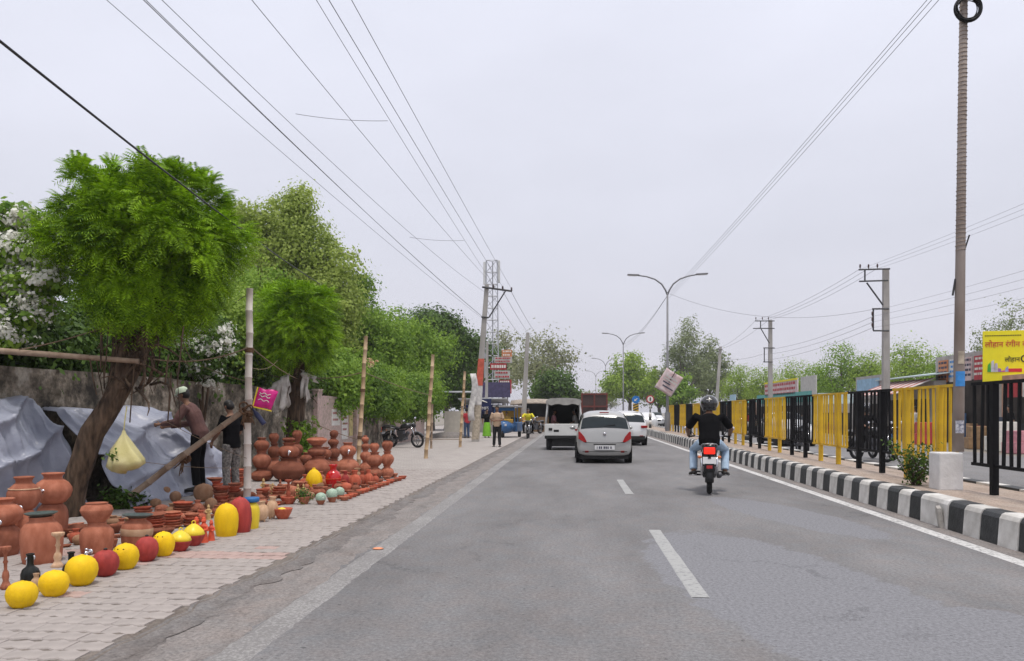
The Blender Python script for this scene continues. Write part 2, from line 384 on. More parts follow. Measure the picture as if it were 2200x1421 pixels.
def far_pav():
    m = bpy.data.materials.new('far_paving'); m.use_nodes = True
    n, l = m.node_tree.nodes, m.node_tree.links; bs = n['Principled BSDF']; bs.inputs['Roughness'].default_value = .9
    t = n.new('ShaderNodeTexCoord'); br = n.new('ShaderNodeTexBrick'); br.inputs['Scale'].default_value = 1
    br.inputs['Brick Width'].default_value = PW; br.inputs['Row Height'].default_value = PD; br.inputs['Mortar Size'].default_value = .008
    br.inputs['Color1'].default_value = (.335, .30, .28, 1); br.inputs['Color2'].default_value = (.40, .365, .34, 1); br.inputs['Mortar'].default_value = (.24, .21, .19, 1)
    l.new(t.outputs['Object'], br.inputs[0]); l.new(br.outputs[0], bs.inputs['Base Color']); return m
strip('footpath', [18.9, 30, 45, 60, 90, 140], lambda y: -8.2 if y < 40 else -14, lambda y: -2.75 - .004 * y, .034, far_pav())

# ------------------------------------------------------------------ median: kerb blocks and earth
M_kw = mat('kerb_white', (.46, .44, .405), .75, .12, 4.5, .35, rnd=.10, col2=(.74, .725, .69), detail=9)
M_kb = mat('kerb_black', (.022, .024, .025), .55, .4, 9, .3, rnd=.2, col2=(.045, .047, .048))
M_conc = mat('kerb_concrete', (.36, .34, .31), .85, .2, 8, .4)
def kerb_mesh(L, m):
    mb = MB(); pr = [(0, 0), (.02, .30), (.045, .345), (.08, .362), (.24, .362), (.26, .34), (.26, 0)]
    n = len(pr); mb.v = [(x, s * (L / 2 - .004), z) for s in (-1, 1) for x, z in pr]
    mb.f = [tuple(range(n))[::-1], tuple(range(n, 2 * n))] + [(i, i + 1, n + i + 1, n + i) for i in range(n - 1)]
    me = mb.mesh('kerb_block'); me.materials.append(m); return me
km = {('w', 0): kerb_mesh(.37, M_kw), ('b', 0): kerb_mesh(.37, M_kb), ('w', 1): kerb_mesh(.67, M_kw), ('w', 2): kerb_mesh(.77, M_kw)}
median = strip('median', [4, 8, 12, 20, 40, 80, 150, 320], lambda y: 4.80, lambda y: 6.45, .30, asphalt('median_earth', (.30, .235, .19), (.43, .35, .29), big=3))
def kx(y): return 4.60 + .0035 * max(0, y - 8)
y = 7.28; kind = 'b'; cnt = 0
while y < 62:
    L = .37; key = (kind, 0)
    if kind == 'w' and abs(y - 11.26) < .2: L = .67; key = ('w', 1)
    if kind == 'w' and abs(y - 9.8) < .19: L = .77; key = ('w', 2)
    inst('kerb_block', km[key], median, (kx(y) + random.gauss(0, .006), y + L / 2, random.gauss(0, .004)), (0, random.gauss(0, .012), random.gauss(0, .008)))
    y += L; kind = 'b' if kind == 'w' else 'w'; cnt += 1
kr = MB(); krb = MB()
for i in range(180):
    (kr if i % 2 else krb).box((4.95, 62 + i * .6, .17), (.24, .58, .36))
for i in range(260): (kr if i % 2 else krb).box((6.56, 6 + i * .6, .17), (.22, .59, .33))
struct(kr.build('far_kerb', M_kw, median), 'stuff'); struct(krb.build('far_kerb', M_kb, median), 'stuff')
# chunk broken out of one kerb block
o = MB().prism([(0, 0), (.09, .01), (.11, .2), (.06, .28), (.01, .25)], .05, Matrix.Rotation(R(90), 4, 'X')).build('concrete_shard', M_conc)
o.location = (4.55, 9.95, .0); o.rotation_euler = (R(-8), 0, R(80)); tag(o, 'broken concrete shard leaning on the wide white kerb block', 'rubble')

# ------------------------------------------------------------------ median railing
M_fy = mat('railing_yellow', (.48, .28, .02), .5, .08, 3.5, .05, rnd=.05, col2=(.72, .47, .016), detail=9)
M_fb = mat('railing_black', (.007, .007, .008), .7, .3, 6, .05, spec=.15)
BARN, PANEL = 13, 2.42
def bar_mesh(h, w, m):
    me = MB().box((0, 0, h / 2), (w, w, h)).mesh('bar'); me.materials.append(m); return me
BM = {c: (bar_mesh(1.18, .035, m), bar_mesh(1.56, .085, m), MB().box((0, 0, 0), (.05, PANEL - .04, .045)).mesh('rail')) for c, m in (('yellow', M_fy), ('black', M_fb))}
BM['yellow'][2].materials.append(M_fy); BM['black'][2].materials.append(M_fb)
FX = 5.82
ordw = ['first', 'second', 'third', 'fourth', 'fifth', 'sixth', 'seventh', 'eighth', 'ninth']
def railing(y0, col, label, x=FX, zb=.30):
    t = thing('railing_panel', label, 'railing', (x, y0 + PANEL / 2, zb), random.gauss(0, .006), 'painted railing panels along the median')
    bar, post, rail = BM[col]
    inst('top_rail', rail, t, (0, 0, 1.56)); inst('bottom_rail', rail, t, (0, 0, .40))
    for s in (-1, 1): inst('post', post, t, (-.006, s * .60, -.0))
    for k in range(BARN):
        yy = -PANEL / 2 + .08 + k * (PANEL - .16) / (BARN - 1)
        if min(abs(yy - .60), abs(yy + .60)) < .07: continue
        inst('bar', bar, t, (random.gauss(0, .004), yy, .39), (random.gauss(0, .010), random.gauss(0, .008), random.gauss(0, .1)))
    return t
railing(9.34, 'black', 'black steel railing panel nearest on the median, right of the tall concrete pole')
seqn = {'yellow': 0, 'black': 0}
for k in range(15):
    c = 'yellow' if k % 2 == 0 else 'black'
    railing(11.98 + k * 2.455 + (.14 if k == 0 else 0), c, f'{c} steel railing panel, {ordw[seqn[c]]} {c} one beyond the tall concrete pole', FX + .012 * k); seqn[c] += 1
# ------------------------------------------------------------------ boundary wall
def wall_material():
    m = bpy.data.materials.new('stained_shade_plaster'); m.use_nodes = True
    n, l = m.node_tree.nodes, m.node_tree.links; bs = n['Principled BSDF']; bs.inputs['Roughness'].default_value = .92
    t = n.new('ShaderNodeTexCoord'); a = n.new('ShaderNodeTexNoise'); a.inputs['Scale'].default_value = 2.4; a.inputs['Detail'].default_value = 9; a.inputs['Roughness'].default_value = .68
    mpn = n.new('ShaderNodeMapping'); mpn.inputs['Scale'].default_value = (1, 1.0, 1.0); l.new(t.outputs['Object'], mpn.inputs[0]); l.new(mpn.outputs[0], a.inputs['Vector'])
    b = n.new('ShaderNodeTexNoise'); b.inputs['Scale'].default_value = 14; b.inputs['Detail'].default_value = 6; b.inputs['Roughness'].default_value = .7; l.new(t.outputs['Object'], b.inputs['Vector'])
    r = n.new('ShaderNodeValToRGB'); el = r.color_ramp.elements
    el[0].position = .36; el[0].color = (.03, .024, .017, 1); el[1].position = .64; el[1].color = (.46, .41, .34, 1)  # stain tones lowered overall; deep shade is put into the wall colour
    q = el.new(.45); q.color = (.11, .09, .065, 1); q = el.new(.54); q.color = (.25, .205, .155, 1)
    l.new(a.outputs[0], r.inputs[0])
    mr = n.new('ShaderNodeMapRange'); mr.inputs[1].default_value = .35; mr.inputs[2].default_value = .65; mr.inputs[3].default_value = .62; mr.inputs[4].default_value = 1.15; l.new(b.outputs[0], mr.inputs[0])
    sc = n.new('ShaderNodeVectorMath'); sc.operation = 'SCALE'; l.new(r.outputs[0], sc.inputs[0]); l.new(mr.outputs[0], sc.inputs['Scale']); l.new(sc.outputs[0], bs.inputs['Base Color'])
    bp = n.new('ShaderNodeBump'); bp.inputs['Strength'].default_value = .6; bp.inputs['Distance'].default_value = .02; l.new(b.outputs[0], bp.inputs['Height']); l.new(bp.outputs[0], bs.inputs['Normal'])
    return m
M_wall = wall_material()
M_wall_pink = worn_paint('faded_pink_wall', (.50, .36, .33), (.34, .27, .23), .5, 9)
M_poster = mat('poster_paper', (.60, .58, .55), .8, .2, 14)
M_ink = mat('faded_ink', (.33, .12, .11), .8, .3, 20)
M_inkb = mat('dark_ink', (.06, .06, .09), .8)
M_ochre = mat('ochre_wall', (.45, .37, .17), .9, .25, 5, .4)
WX = -8.15
wall = thing('boundary_wall', 'long stained grey plaster boundary wall behind the pottery and the trees', 'wall', (WX, 0, 0))
def wall_seg(y0, y1, h, name, m, thick=.24, x=0):
    mb = MB(); n_ = max(2, int((y1 - y0) / .5))
    for i in range(n_ + 1):
        y = y0 + (y1 - y0) * i / n_; hh = h + .03 * nz1(y, 1.3, 8) + .02 * nz1(y, 5, 2)
        mb.v += [(x - thick / 2, y, 0), (x + thick / 2, y, 0), (x + thick / 2, y, hh), (x - thick / 2, y, hh)]
    for i in range(n_):
        k = i * 4
        mb.f += [(k + 1, k + 5, k + 6, k + 2), (k + 2, k + 6, k + 7, k + 3), (k, k + 3, k + 7, k + 4)]
    mb.f += [(0, 1, 2, 3), (n_ * 4 + 3, n_ * 4 + 2, n_ * 4 + 1, n_ * 4)]
    return mb.build(name, m, wall)
wall_seg(5, 23.2, 2.12, 'wall_body', M_wall); wall_seg(23.7, 27.5, 1.98, 'painted_bay', M_wall_pink); wall_seg(28.0, 34, 1.9, 'wall_body', M_wall); wall_seg(34, 41, 1.75, 'wall_body', M_wall_pink)
for y_ in (23.45, 27.75): MB().box((.05, y_, 1.05), (.42, .46, 2.1)).box((.05, y_, 2.13), (.5, .54, .08)).build('pillar', M_wall_pink, wall, bevel=.01)
for (y0, y1, z0, z1, m_) in ((25.0, 25.9, 1.0, 1.55, M_poster), (26.1, 26.8, .5, 1.6, M_poster), (27.0, 27.45, .6, 1.7, M_ochre)):
    MB().box((.13, (y0 + y1) / 2, (z0 + z1) / 2), (.012, y1 - y0, z1 - z0)).build('poster', m_, wall)
pm_ = MB()
for y0, z0 in ((26.2, 1.45), (26.2, 1.25), (26.2, 1.05), (26.2, .85), (25.1, 1.42), (25.1, 1.2)):
    x_ = y0
    while x_ < y0 + .48: w_ = random.uniform(.04, .1); pm_.box((.139, x_ + w_ / 2, z0), (.004, w_, .07)); x_ += w_ + .03
pm_.build('poster_print', M_ink, wall)

# ------------------------------------------------------------------ foliage
def leaf_quads(cen, nrm, L, W, jitter=.6):
    """rhombic leaves at cen facing roughly nrm"""
    n = len(cen)
    nn = nrm + rng.normal(0, jitter, (n, 3)); nn /= np.linalg.norm(nn, axis=1, keepdims=True) + 1e-9
    a = rng.normal(0, 1, (n, 3)); a[:, 2] -= .35; a -= nn * (a * nn).sum(1, keepdims=True); a /= np.linalg.norm(a, axis=1, keepdims=True) + 1e-9
    b = np.cross(nn, a); s = rng.uniform(.5, 1.0, (n, 1)) * rng.uniform(.8, 1.7, (n, 1))
    return np.stack([cen - a * L * s * .5, cen + b * W * s * .5 + a * L * .05, cen + a * L * s * .5, cen - b * W * s * .5 + a * L * .05], 1)
def crown_quads(lobes, clumps, per, cr, L, W, shell=.3, flat=.75):
    """lobes: (centre, radii, weight); leaves gather in clumps through each lobe, denser near its surface"""
    out = []; tot = sum(w for *_, w in lobes)
    for c, r, w in lobes:
        k = max(1, int(clumps * w / tot)); d = rng.normal(0, 1, (k, 3)); d /= np.linalg.norm(d, axis=1, keepdims=True)
        rad = rng.uniform(0, 1, (k, 1)) ** shell * rng.uniform(.85, 1.12, (k, 1))
        cc = np.array(c) + d * rad * np.array(r)
        cl = np.repeat(cc, per, 0); cs = np.repeat(rng.uniform(.55, 1.35, (k, 1)), per, 0)
        off = rng.normal(0, 1, (k * per, 3)) * np.array([1, 1, flat]) * cr * cs * .55
        nr = off / (np.linalg.norm(off, axis=1, keepdims=True) + 1e-9) + np.repeat(d, per, 0) * .6 + np.array([0, 0, .5])
        out.append(leaf_quads(cl + off, nr, L, W))
    return np.concatenate(out)
M_bark = mat('bark', (.022, .014, .009), .95, .35, 16, 1.0, col2=(.16, .105, .068), bscale=34, stretch=(1, 1, .22), detail=8)
M_bark_far = mat('pale_bark', (.16, .14, .12), .95, .3, 3)
def limb_pts(a, b, bend=.15, n=6):
    a, b = Vector(a), Vector(b); L = (b - a).length; o1 = Vector([random.uniform(-1, 1) for _ in range(3)]) * L * bend
    return [a.lerp(b, i / n) + o1 * math.sin(math.pi * i / n) + Vector((0, 0, L * bend * .6 * math.sin(math.pi * i / n))) for i in range(n + 1)]
def make_tree(name, label, cat, base, height, trunk_r, lobes, leaf, m_leaf, m_bark=None, group=None, forks=None, twigs=24):
    """lobes relative to the base; leaf = (clumps, per, clump radius, length, width, shell)"""
    t = thing(name, label, cat, base, 0, group)
    mb = MB(); fz = forks if forks else height * .38
    lean = Vector((random.uniform(-.04, .04) * height, random.uniform(-.04, .04) * height, fz))
    mb.tube([(0, 0, -.1), lean * .33 + Vector((trunk_r * .3, 0, 0)), lean * .7, lean], [trunk_r * 1.25, trunk_r, trunk_r * .85, trunk_r * .75], 10)
    for c, r, w in lobes:
        pts = limb_pts(lean, c, .1); mb.tube(pts, [trunk_r * (.6 - .5 * i / 6) for i in range(7)], 7)
        for _ in range(max(2, twigs // len(lobes))):
            d = Vector((random.gauss(0, 1), random.gauss(0, 1), random.gauss(.3, .8))).normalized()
            e_ = Vector(c) + Vector((d.x * r[0], d.y * r[1], d.z * r[2])) * .9
            mb.tube(limb_pts(pts[random.choice((4, 5, 6))], e_, .12, 4), [trunk_r * .16, trunk_r * .12, trunk_r * .09, trunk_r * .06, trunk_r * .03], 5)
    mb.build('trunk', m_bark or M_bark_far, t, smooth=True)
    k, per, cr, L, W, sh = leaf
    inst('crown', quad_mesh('crown', crown_quads(lobes, k, per, cr, L, W, sh), m_leaf), t)
    return t
L_neem = leafmat('neem_leaf', (.010, .065, .002), (.42, .68, .022), .24, 2.6)
L_mid = leafmat('mid_leaf', (.08, .18, .014), (.34, .50, .07), .45, .9)
L_mid2 = leafmat('mid_leaf_deep', (.04, .11, .012), (.24, .38, .05), .35, 1.3)
L_yel = leafmat('yellow_green_leaf', (.17, .25, .025), (.52, .62, .16), .5, .8)
L_dark = leafmat('dark_leaf', (.02, .05, .008), (.13, .23, .035), .3, .8)
L_haze = leafmat('haze_paled_leaf', (.17, .19, .09), (.38, .40, .22), .45, .5)  # distance haze put into the leaf colour of far trees
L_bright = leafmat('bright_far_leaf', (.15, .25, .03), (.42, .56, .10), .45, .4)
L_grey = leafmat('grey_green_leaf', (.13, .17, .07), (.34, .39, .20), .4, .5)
M_petal = leafmat('white_bract', (.80, .79, .70), (.93, .92, .87), .4, 3)
M_petal_o = leafmat('peach_petal', (.7, .42, .25), (.8, .6, .42), .3, 3)

# pruned street trees with feathery compound leaves
def fronds(tips, per, length, leaflet, droop=.35):
    """each frond: a drooping midrib with paired leaflets"""
    npair = 9; n = len(tips) * per
    tp = np.repeat(np.array([t[0] for t in tips]), per, 0); dr = np.repeat(np.array([t[1] for t in tips]), per, 0)
    a = dr * .75 + rng.normal(0, .62, (n, 3)); a /= np.linalg.norm(a, axis=1, keepdims=True) + 1e-9
    L = length * rng.uniform(.65, 1.15, (n, 1)); side = np.cross(a, [0, 0, 1.0]); side /= np.linalg.norm(side, axis=1, keepdims=True) + 1e-9
    th = rng.uniform(-.7, .7, (n, 1)); side = side * np.cos(th) + np.cross(side, a) * np.sin(th); dn = np.array([0, 0, -1.0]); V = []
    for i in range(npair):
        s = .18 + .82 * i / (npair - 1); p = tp + a * L * s + dn * L * droop * s * s
        tang = a + dn * 2 * droop * s; tang /= np.linalg.norm(tang, axis=1, keepdims=True); ll = leaflet * (1.05 - .55 * abs(s - .45)); wv = tang * .22
        for sg in (-1, 1):
            d = side * sg * .85 + tang * .5 + dn * .22; d /= np.linalg.norm(d, axis=1, keepdims=True)
            V.append(np.stack([p, p + d * ll * .45 + wv * ll * .55, p + d * ll, p + d * ll * .5 - wv * ll * .5], 1))
    return np.concatenate(V)
def feather_tree(name, label, base, trunk_pts, trunk_r, cc, cr, ntips, per, seed, flen=.34, leaflet=.085, burl=True):
    """cc, cr: crown dome centre and radii relative to base"""
    random.seed(seed); t = thing(name, label, 'tree', base)
    mb = MB(); tp_ = [Vector(p) for p in trunk_pts]; fine = []; fr_ = []
    for i in range(len(tp_) - 1):
        for j in range(8): fine.append(tp_[i].lerp(tp_[i + 1], j / 8)); fr_.append(trunk_r[i] + (trunk_r[i + 1] - trunk_r[i]) * j / 8)
    fine.append(tp_[-1]); fr_.append(trunk_r[-1]); mb.tube(fine, fr_, 30)
    for i, v in enumerate(mb.v):       # ridged, twisted bark and knots
        c_ = fine[min(i // 30, len(fine) - 1)]; v = Vector(v); d_ = v - c_; a_ = (i % 30) / 30 * 2 * math.pi
        k_ = .20 * abs(noise.noise(Vector((math.cos(a_) * 2.6, math.sin(a_) * 2.6, v.z * 1.1 + a_ * .2)))) - .08 + .30 * noise.noise(Vector((d_.x * 3, d_.y * 3, v.z * 1.9))) * .5
        mb.v[i] = tuple(c_ + d_ * (1 + k_ * 1.3))
    top = Vector(trunk_pts[-1]); tips = []
    for i in range(9):
        a = 2 * math.pi * i / 9 + random.uniform(-.2, .2)
        e_ = Vector(cc) + Vector((math.cos(a) * cr[0] * .6, math.sin(a) * cr[1] * .6, random.uniform(-.1, .4) * cr[2]))
        mb.tube(limb_pts(top - Vector((0, 0, .15)), e_, .12), [.075, .062, .05, .042, .034, .026, .018], 7)
    for i in range(46):   # suckers and knobbly stubs at the pollard head
        p = top + Vector((random.gauss(0, .14), random.gauss(0, .14), random.uniform(-1.0, .15)))
        q = p + Vector((random.gauss(0, .30), random.gauss(-.05, .26), random.uniform(-.45, .4)))
        mb.tube(limb_pts(p, q, .2, 4), [.024, .019, .014, .010, .005], 5)
    mb.ball(top - Vector((0, 0, .2)), (.19, .18, .24), 12)
    for i in range(5):      # crooked secondary stems leaving the trunk
        k0_ = random.uniform(.5, .8); p = fine[int(len(fine) * k0_)]; e_ = top + Vector((random.uniform(-.7, .7), random.uniform(-.4, .4), random.uniform(-.2, .45)))
        mb.tube(limb_pts(p, e_, .16), [.075, .07, .062, .055, .05, .04, .03], 9)
    mb.build('trunk', M_bark, t, smooth=True)
    for i in range(ntips):
        d = Vector((random.gauss(0, 1), random.gauss(0, 1), random.gauss(.25, .85))).normalized()
        if d.z < -.8: d.z *= -.5
        rr = random.random() ** .35
        bump = 1 + .42 * noise.noise(d * 2.4 + Vector((seed, 0, 0)))
        p = Vector(cc) + Vector((d.x * cr[0], d.y * cr[1], d.z * cr[2])) * rr * .86 * bump
        tips.append((tuple(p), tuple((d + Vector((0, 0, .25))).normalized())))
    for i in range(ntips // 4):
        d = Vector((random.gauss(0, 1), random.gauss(0, 1), random.gauss(-.3, .6))).normalized()
        p = Vector(cc) + Vector((d.x * cr[0] * .55, d.y * cr[1] * .55, -cr[2] * .62 + d.z * cr[2] * .40)); tips.append((tuple(p), tuple((d + Vector((0, 0, -.3))).normalized())))
    for i in range(22):   # shoots standing out of the top
        a_ = random.uniform(0, 6.28); r_ = random.uniform(.2, .85); p = Vector(cc) + Vector((math.cos(a_) * cr[0] * r_, math.sin(a_) * cr[1] * r_, cr[2] * (.90 - .35 * r_ * r_)))
        for k_ in range(3): tips.append((tuple(p + Vector((0, 0, .07 * k_))), (random.gauss(0, .2), random.gauss(0, .2), 1.0)))
    inst('crown', quad_mesh('crown', fronds(tips, per, flen, leaflet), L_neem), t)
    return t
TB = G(148, 1112)
def rel(px, py, d): return tuple(D(px, py, d) - TB)
feather_tree('pollard_tree', 'pollarded tree with bright feathery green crown and gnarled leaning trunk among the pots', TB,
    [(-.06, 0, -.1), rel(146, 1108, 10.42), rel(168, 1020, 10.42), rel(200, 930, 10.45), rel(240, 860, 10.5), rel(285, 790, 10.6), rel(305, 735, 10.6), rel(312, 690, 10.6)],
    [.21, .17, .155, .148, .14, .13, .13, .11], rel(320, 528, 10.75), (1.29, 1.22, 1.00), 820, 12, 3)
T2 = onX(636, 900, -6.9); T2.z = 0; d2 = dep(T2)
def rel2(px, py): return tuple(D(px, py, d2) - T2)
feather_tree('pollard_tree', 'smaller pollarded tree with rounded feathery crown and rag-hung dark trunk beyond the white bamboo pole', T2,
    [(0, 0, -.1), rel2(634, 960), rel2(636, 880), rel2(642, 820), rel2(634, 770)], [.26, .23, .21, .23, .2], rel2(640, 700), (1.12, 1.05, .90), 420, 9, 5, .36, .09)

# white-flowering creeper over the wall, left
def creeper(name, label, base, lobes, leaf, fl, m_leaf=None, m_fl=None, group=None):
    t = make_tree(name, label, 'shrub', base, 2.5, .06, lobes, leaf, m_leaf or L_dark, M_bark, group, forks=1.2, twigs=30)
    k, per, cr, L, W, sh = fl
    inst('blossom', quad_mesh('blossom', crown_quads(lobes, k, per, cr, L, W, sh, .5), m_fl or M_petal), t); return t
random.seed(11)
b = Vector((-9.5, 10.9, 0)); 
creeper('flowering_creeper', 'white-flowering bougainvillea heaped over the wall at the left edge of the photo', b,
    [((-.2, -.6, 3.9), (1.25, .9, .85), 3), ((.55, .2, 3.15), (.8, .9, .9), 2.4), ((.1, -.9, 2.9), (1.1, .8, .75), 2), ((.8, .5, 2.55), (.45, .6, .35), .8)], (520, 46, .28, .10, .065, .4), (60, 60, .2, .06, .055, .05))
fl_t = [o_ for o_ in bpy.data.objects if o_.get('label', '').startswith('white-flowering bougainvillea heaped')][0]; fl_b = b.copy(); fq = []; fg = []
for (px_, py_, d_, r_, n_) in ((20, 470, 10.7, (.42, .35, .22), 26), (75, 480, 10.6, (.34, .3, .16), 22), (20, 530, 10.5, (.36, .3, .2), 26), (80, 545, 10.5, (.3, .3, .2), 22), (45, 590, 10.4, (.3, .25, .14), 14), (100, 600, 10.4, (.26, .2, .12), 14), (25, 625, 10.4, (.26, .2, .12), 10), (85, 650, 10.4, (.22, .2, .10), 10), (60, 672, 10.4, (.12, .12, .10), 5), (10, 690, 10.4, (.14, .14, .16), 7), (20, 720, 10.4, (.08, .1, .08), 4)):
    fq.append(crown_quads([(tuple(D(px_, py_, d_) - fl_b), r_, 1)], max(3, int(n_ * .62)), 95, .13, .055, .05, .45, .6)); fg.append(crown_quads([(tuple(D(px_, py_ + 8, d_ + .05) - fl_b), tuple(1.15 * k for k in r_), 1)], n_, 36, .16, .10, .06, .5, .7))
inst('blossom_spray', quad_mesh('blossom_spray', np.concatenate(fq), M_petal), fl_t); inst('spray_leaves', quad_mesh('spray_leaves', np.concatenate(fg), L_mid), fl_t)
b = onX(432, 700, -8.0); b.z = 0
creeper('flowering_creeper', 'white-flowering bougainvillea spray hanging over the wall right of the gnarled trunk', b,
    [((0, 0, 3.05), (.75, .55, .5), 2), ((.15, -.1, 2.55), (.28, .3, .55), 1.2), ((-.5, .0, 2.6), (.4, .3, .55), 1)], (90, 34, .25, .09, .06, .3), (70, 50, .15, .07, .06, .3))

# dense dark trees close behind the wall
random.seed(5)
def tree_at(px, X, ytop, **k): pass
for i, (x, y, h, lab) in enumerate([(-10.6, 8.5, 3.4, 'dark dense evergreen shrub behind the wall, farthest left under the bougainvillea'), (-10.2, 12.3, 4.3, 'dark dense evergreen shrub behind the wall, behind the gnarled trunk'), (-10.0, 15.6, 4.6, 'dark dense evergreen shrub behind the wall, left of the white bamboo pole'), (-9.9, 19.0, 4.7, 'dark dense evergreen shrub behind the wall, left of the smaller pollarded tree'), (-9.9, 22.6, 4.6, 'dark dense evergreen shrub behind the wall, behind the smaller pollarded tree')]):
    make_tree('evergreen_shrub', lab, 'shrub', (x, y, 0), h, .14, [((0, 0, h * .62), (1.5, 2.2, h * .38), 3), ((.9, -.9, h * .52), (1.0, 1.3, h * .3), 1.6), ((.9, 1.1, h * .52), (1.0, 1.3, h * .3), 1.6), ((1.3, 0, 2.55), (.7, 2.0, .5), 1.2)], (760, 40, .36, .11, .07, .5), L_dark, group='dark shrubs behind the wall')
for px_, X, h, lf, lab in ((470, -9.2, 5.1, L_bright, 'bright green leafy tree filling the gap between the two pollarded trees'), (560, -10.0, 6.3, L_mid, 'mid green leafy tree behind the white bamboo pole')):
    b = onX(px_, 886, X); b.z = 0
    make_tree('roadside_tree', lab, 'tree', b, h, .15, [((0, 0, h * .78), (1.3, 1.5, h * .22), 2), ((.6, -.7, h * .62), (1.0, 1.1, h * .2), 1.5), ((.5, .9, h * .62), (1.0, 1.1, h * .2), 1.5), ((-.5, 0, h * .6), (1.3, 1.3, h * .24), 1.5)], (620, 44, .36, .10, .06, .45), lf, M_bark, forks=2.2)
# tall tree behind the first pollard
b = onX(640, 886, -11.8); b.z = 0
make_tree('tall_tree', 'tall airy yellow-green tree rising right of the pollarded tree behind the wall', 'tree', b, 11, .22,
    [((-.6, 0, 9.1), (1.7, 1.6, 1.5), 2.4), ((.45, .3, 7.6), (2.3, 1.9, 1.6), 3.4), ((1.4, 0, 6.1), (1.6, 1.5, 1.2), 2), ((-1.5, -.5, 6.8), (1.6, 1.5, 1.9), 2), ((.3, 0, 5.0), (2.4, 1.8, 1.3), 2.4), ((-.1, .1, 10.5), (.6, .7, .8), .5), ((-2.6, -.4, 9.6), (1.3, 1.1, .9), 1)], (1500, 50, .46, .14, .09, .5), L_yel, forks=4.5, twigs=60)
b = onX(745, 886, -11.5); b.z = 0
make_tree('roadside_tree', 'mid green leafy tree behind the wall, next to the tall airy tree', 'tree', b, 8, .2,
    [((0, 0, 6.2), (2.0, 1.8, 1.7), 3), ((1.3, .8, 5.0), (2.0, 1.8, 1.5), 3), ((-1.2, -.6, 5.0), (1.6, 1.6, 1.6), 2), ((.6, 0, 3.6), (2.6, 2.0, 1.4), 3), ((.9, 0, 7.8), (.5, .5, .6), .4)], (1000, 42, .5, .15, .095, .5), L_mid, forks=3)
b = onX(838, 886, -11.3); b.z = 0
make_tree('roadside_tree', 'broad mid green tree behind the wall with thin bare twigs on top', 'tree', b, 8, .25,
    [((0, 0, 6.0), (2.6, 2.2, 1.9), 3), ((1.9, 1, 5.2), (2.2, 2.2, 1.7), 2), ((-1.8, -.8, 5.0), (2.2, 2.0, 1.6), 2), ((.2, -.5, 3.6), (3.2, 2.2, 1.5), 3)], (950, 42, .6, .18, .11, .5), L_mid, forks=3.2)
b = onX(925, 886, -11.0); b.z = 0
make_tree('roadside_tree', 'dark green domed tree behind the wall left of the leaning power pole', 'tree', b, 10, .3,
    [((0, 0, 7.9), (2.6, 2.4, 1.6), 3), ((2.2, 1, 6.3), (2.2, 2.2, 1.8), 2), ((-2.4, 0, 6.4), (2.4, 2.2, 1.8), 2), ((0, -.5, 4.6), (3.6, 2.4, 1.8), 3)], (900, 40, .65, .22, .14, .5), L_dark, forks=4)
b = onX(1020, 886, -11.0); b.z = 0
make_tree('roadside_tree', 'dark green tree directly behind the leaning power pole', 'tree', b, 9, .3,
    [((0, 0, 7.6), (3.0, 2.4, 1.9), 3), ((-2.2, 1, 6.0), (2.6, 2.2, 2), 2), ((1.0, -.5, 5.2), (2.6, 2.4, 1.8), 3)], (420, 30, .9, .34, .2, .4), L_dark, forks=4)
# climbers spilling over the wall between the second pollard and the poles
random.seed(21)
for i, (px, X, top, lab) in enumerate([(700, -8.8, 3.9, 'leafy bush spilling over the wall right of the smaller pollarded tree'), (762, -8.7, 3.6, 'leafy bush with peach blossoms over the wall behind the second bamboo pole'), (812, -8.5, 3.5, 'leafy bush hanging over the wall above the parked black motorcycle'), (858, -8.4, 3.4, 'leafy bush over the wall between the second and third bamboo poles'), (900, -8.4, 3.6, 'leafy bush at the far end of the wall behind the third bamboo pole')]):
    b = onX(px, 886, X); b.z = 0
    t = make_tree('wall_bush', lab, 'shrub', b, top, .09, [((.1, 0, top * .72), (1.15, 1.9, top * .27), 3), ((.55, -.7, top * .55), (.7, 1.1, top * .24), 1.3), ((.55, .8, top * .58), (.7, 1.0, top * .25), 1.3)], (560, 40, .36, .12, .08, .4), [L_mid, L_mid2][i % 2], M_bark, 'bushes over the wall', forks=1.6)
    if i == 1: inst('blossom', quad_mesh('blossom', crown_quads([((.9, -.9, top * .93), (.3, .5, .22), 1)], 9, 14, .09, .08, .07, .5), M_petal_o), t)

# ------------------------------------------------------------------ far trees
def far_tree(px, ytop, d, wpx, label, m_leaf, ybot=None, leaf=None, trunk=.3, name='far_tree', cat='tree', seed=1):
    random.seed(seed); s = d / F
    base = D(px, HOR, d); base.z = 0; h = CAMH + (HOR - ytop) * s; w = wpx * s / 2
    b0 = h * .3 if ybot is None else CAMH + (HOR - ybot) * s
    ch = (h - b0) / 2; lobes = [((0, 0, b0 + ch * 1.45), (w * .62, w * .6, ch * .6), 2)]
    for i in range(6):
        a = i * 1.05 + random.uniform(-.3, .3); lobes.append(((math.cos(a) * w * .55, math.sin(a) * w * .5, b0 + ch * random.uniform(.45, 1.15)), (w * random.uniform(.38, .52), w * .45, ch * random.uniform(.38, .55)), 1.3))
    k = leaf or (300, 26, .14 * w + .35, .07 * w + .12, .045 * w + .08, .4)
    return make_tree(name, label, cat, base, h, trunk, lobes, k, m_leaf, None, 'trees along the far road', forks=b0 * .9 + .3)
far_tree(1165, 706, 95, 165, 'pale wiry half-bare tree beyond the auto rickshaw', L_haze, 850, (420, 13, 1.3, .34, .2, .5), .4, seed=2)
far_tree(1085, 700, 110, 90, 'pale thin-leaved tree behind the stacked red sign boards', L_haze, 830, (240, 14, 1.2, .36, .22, .5), .3, seed=3)
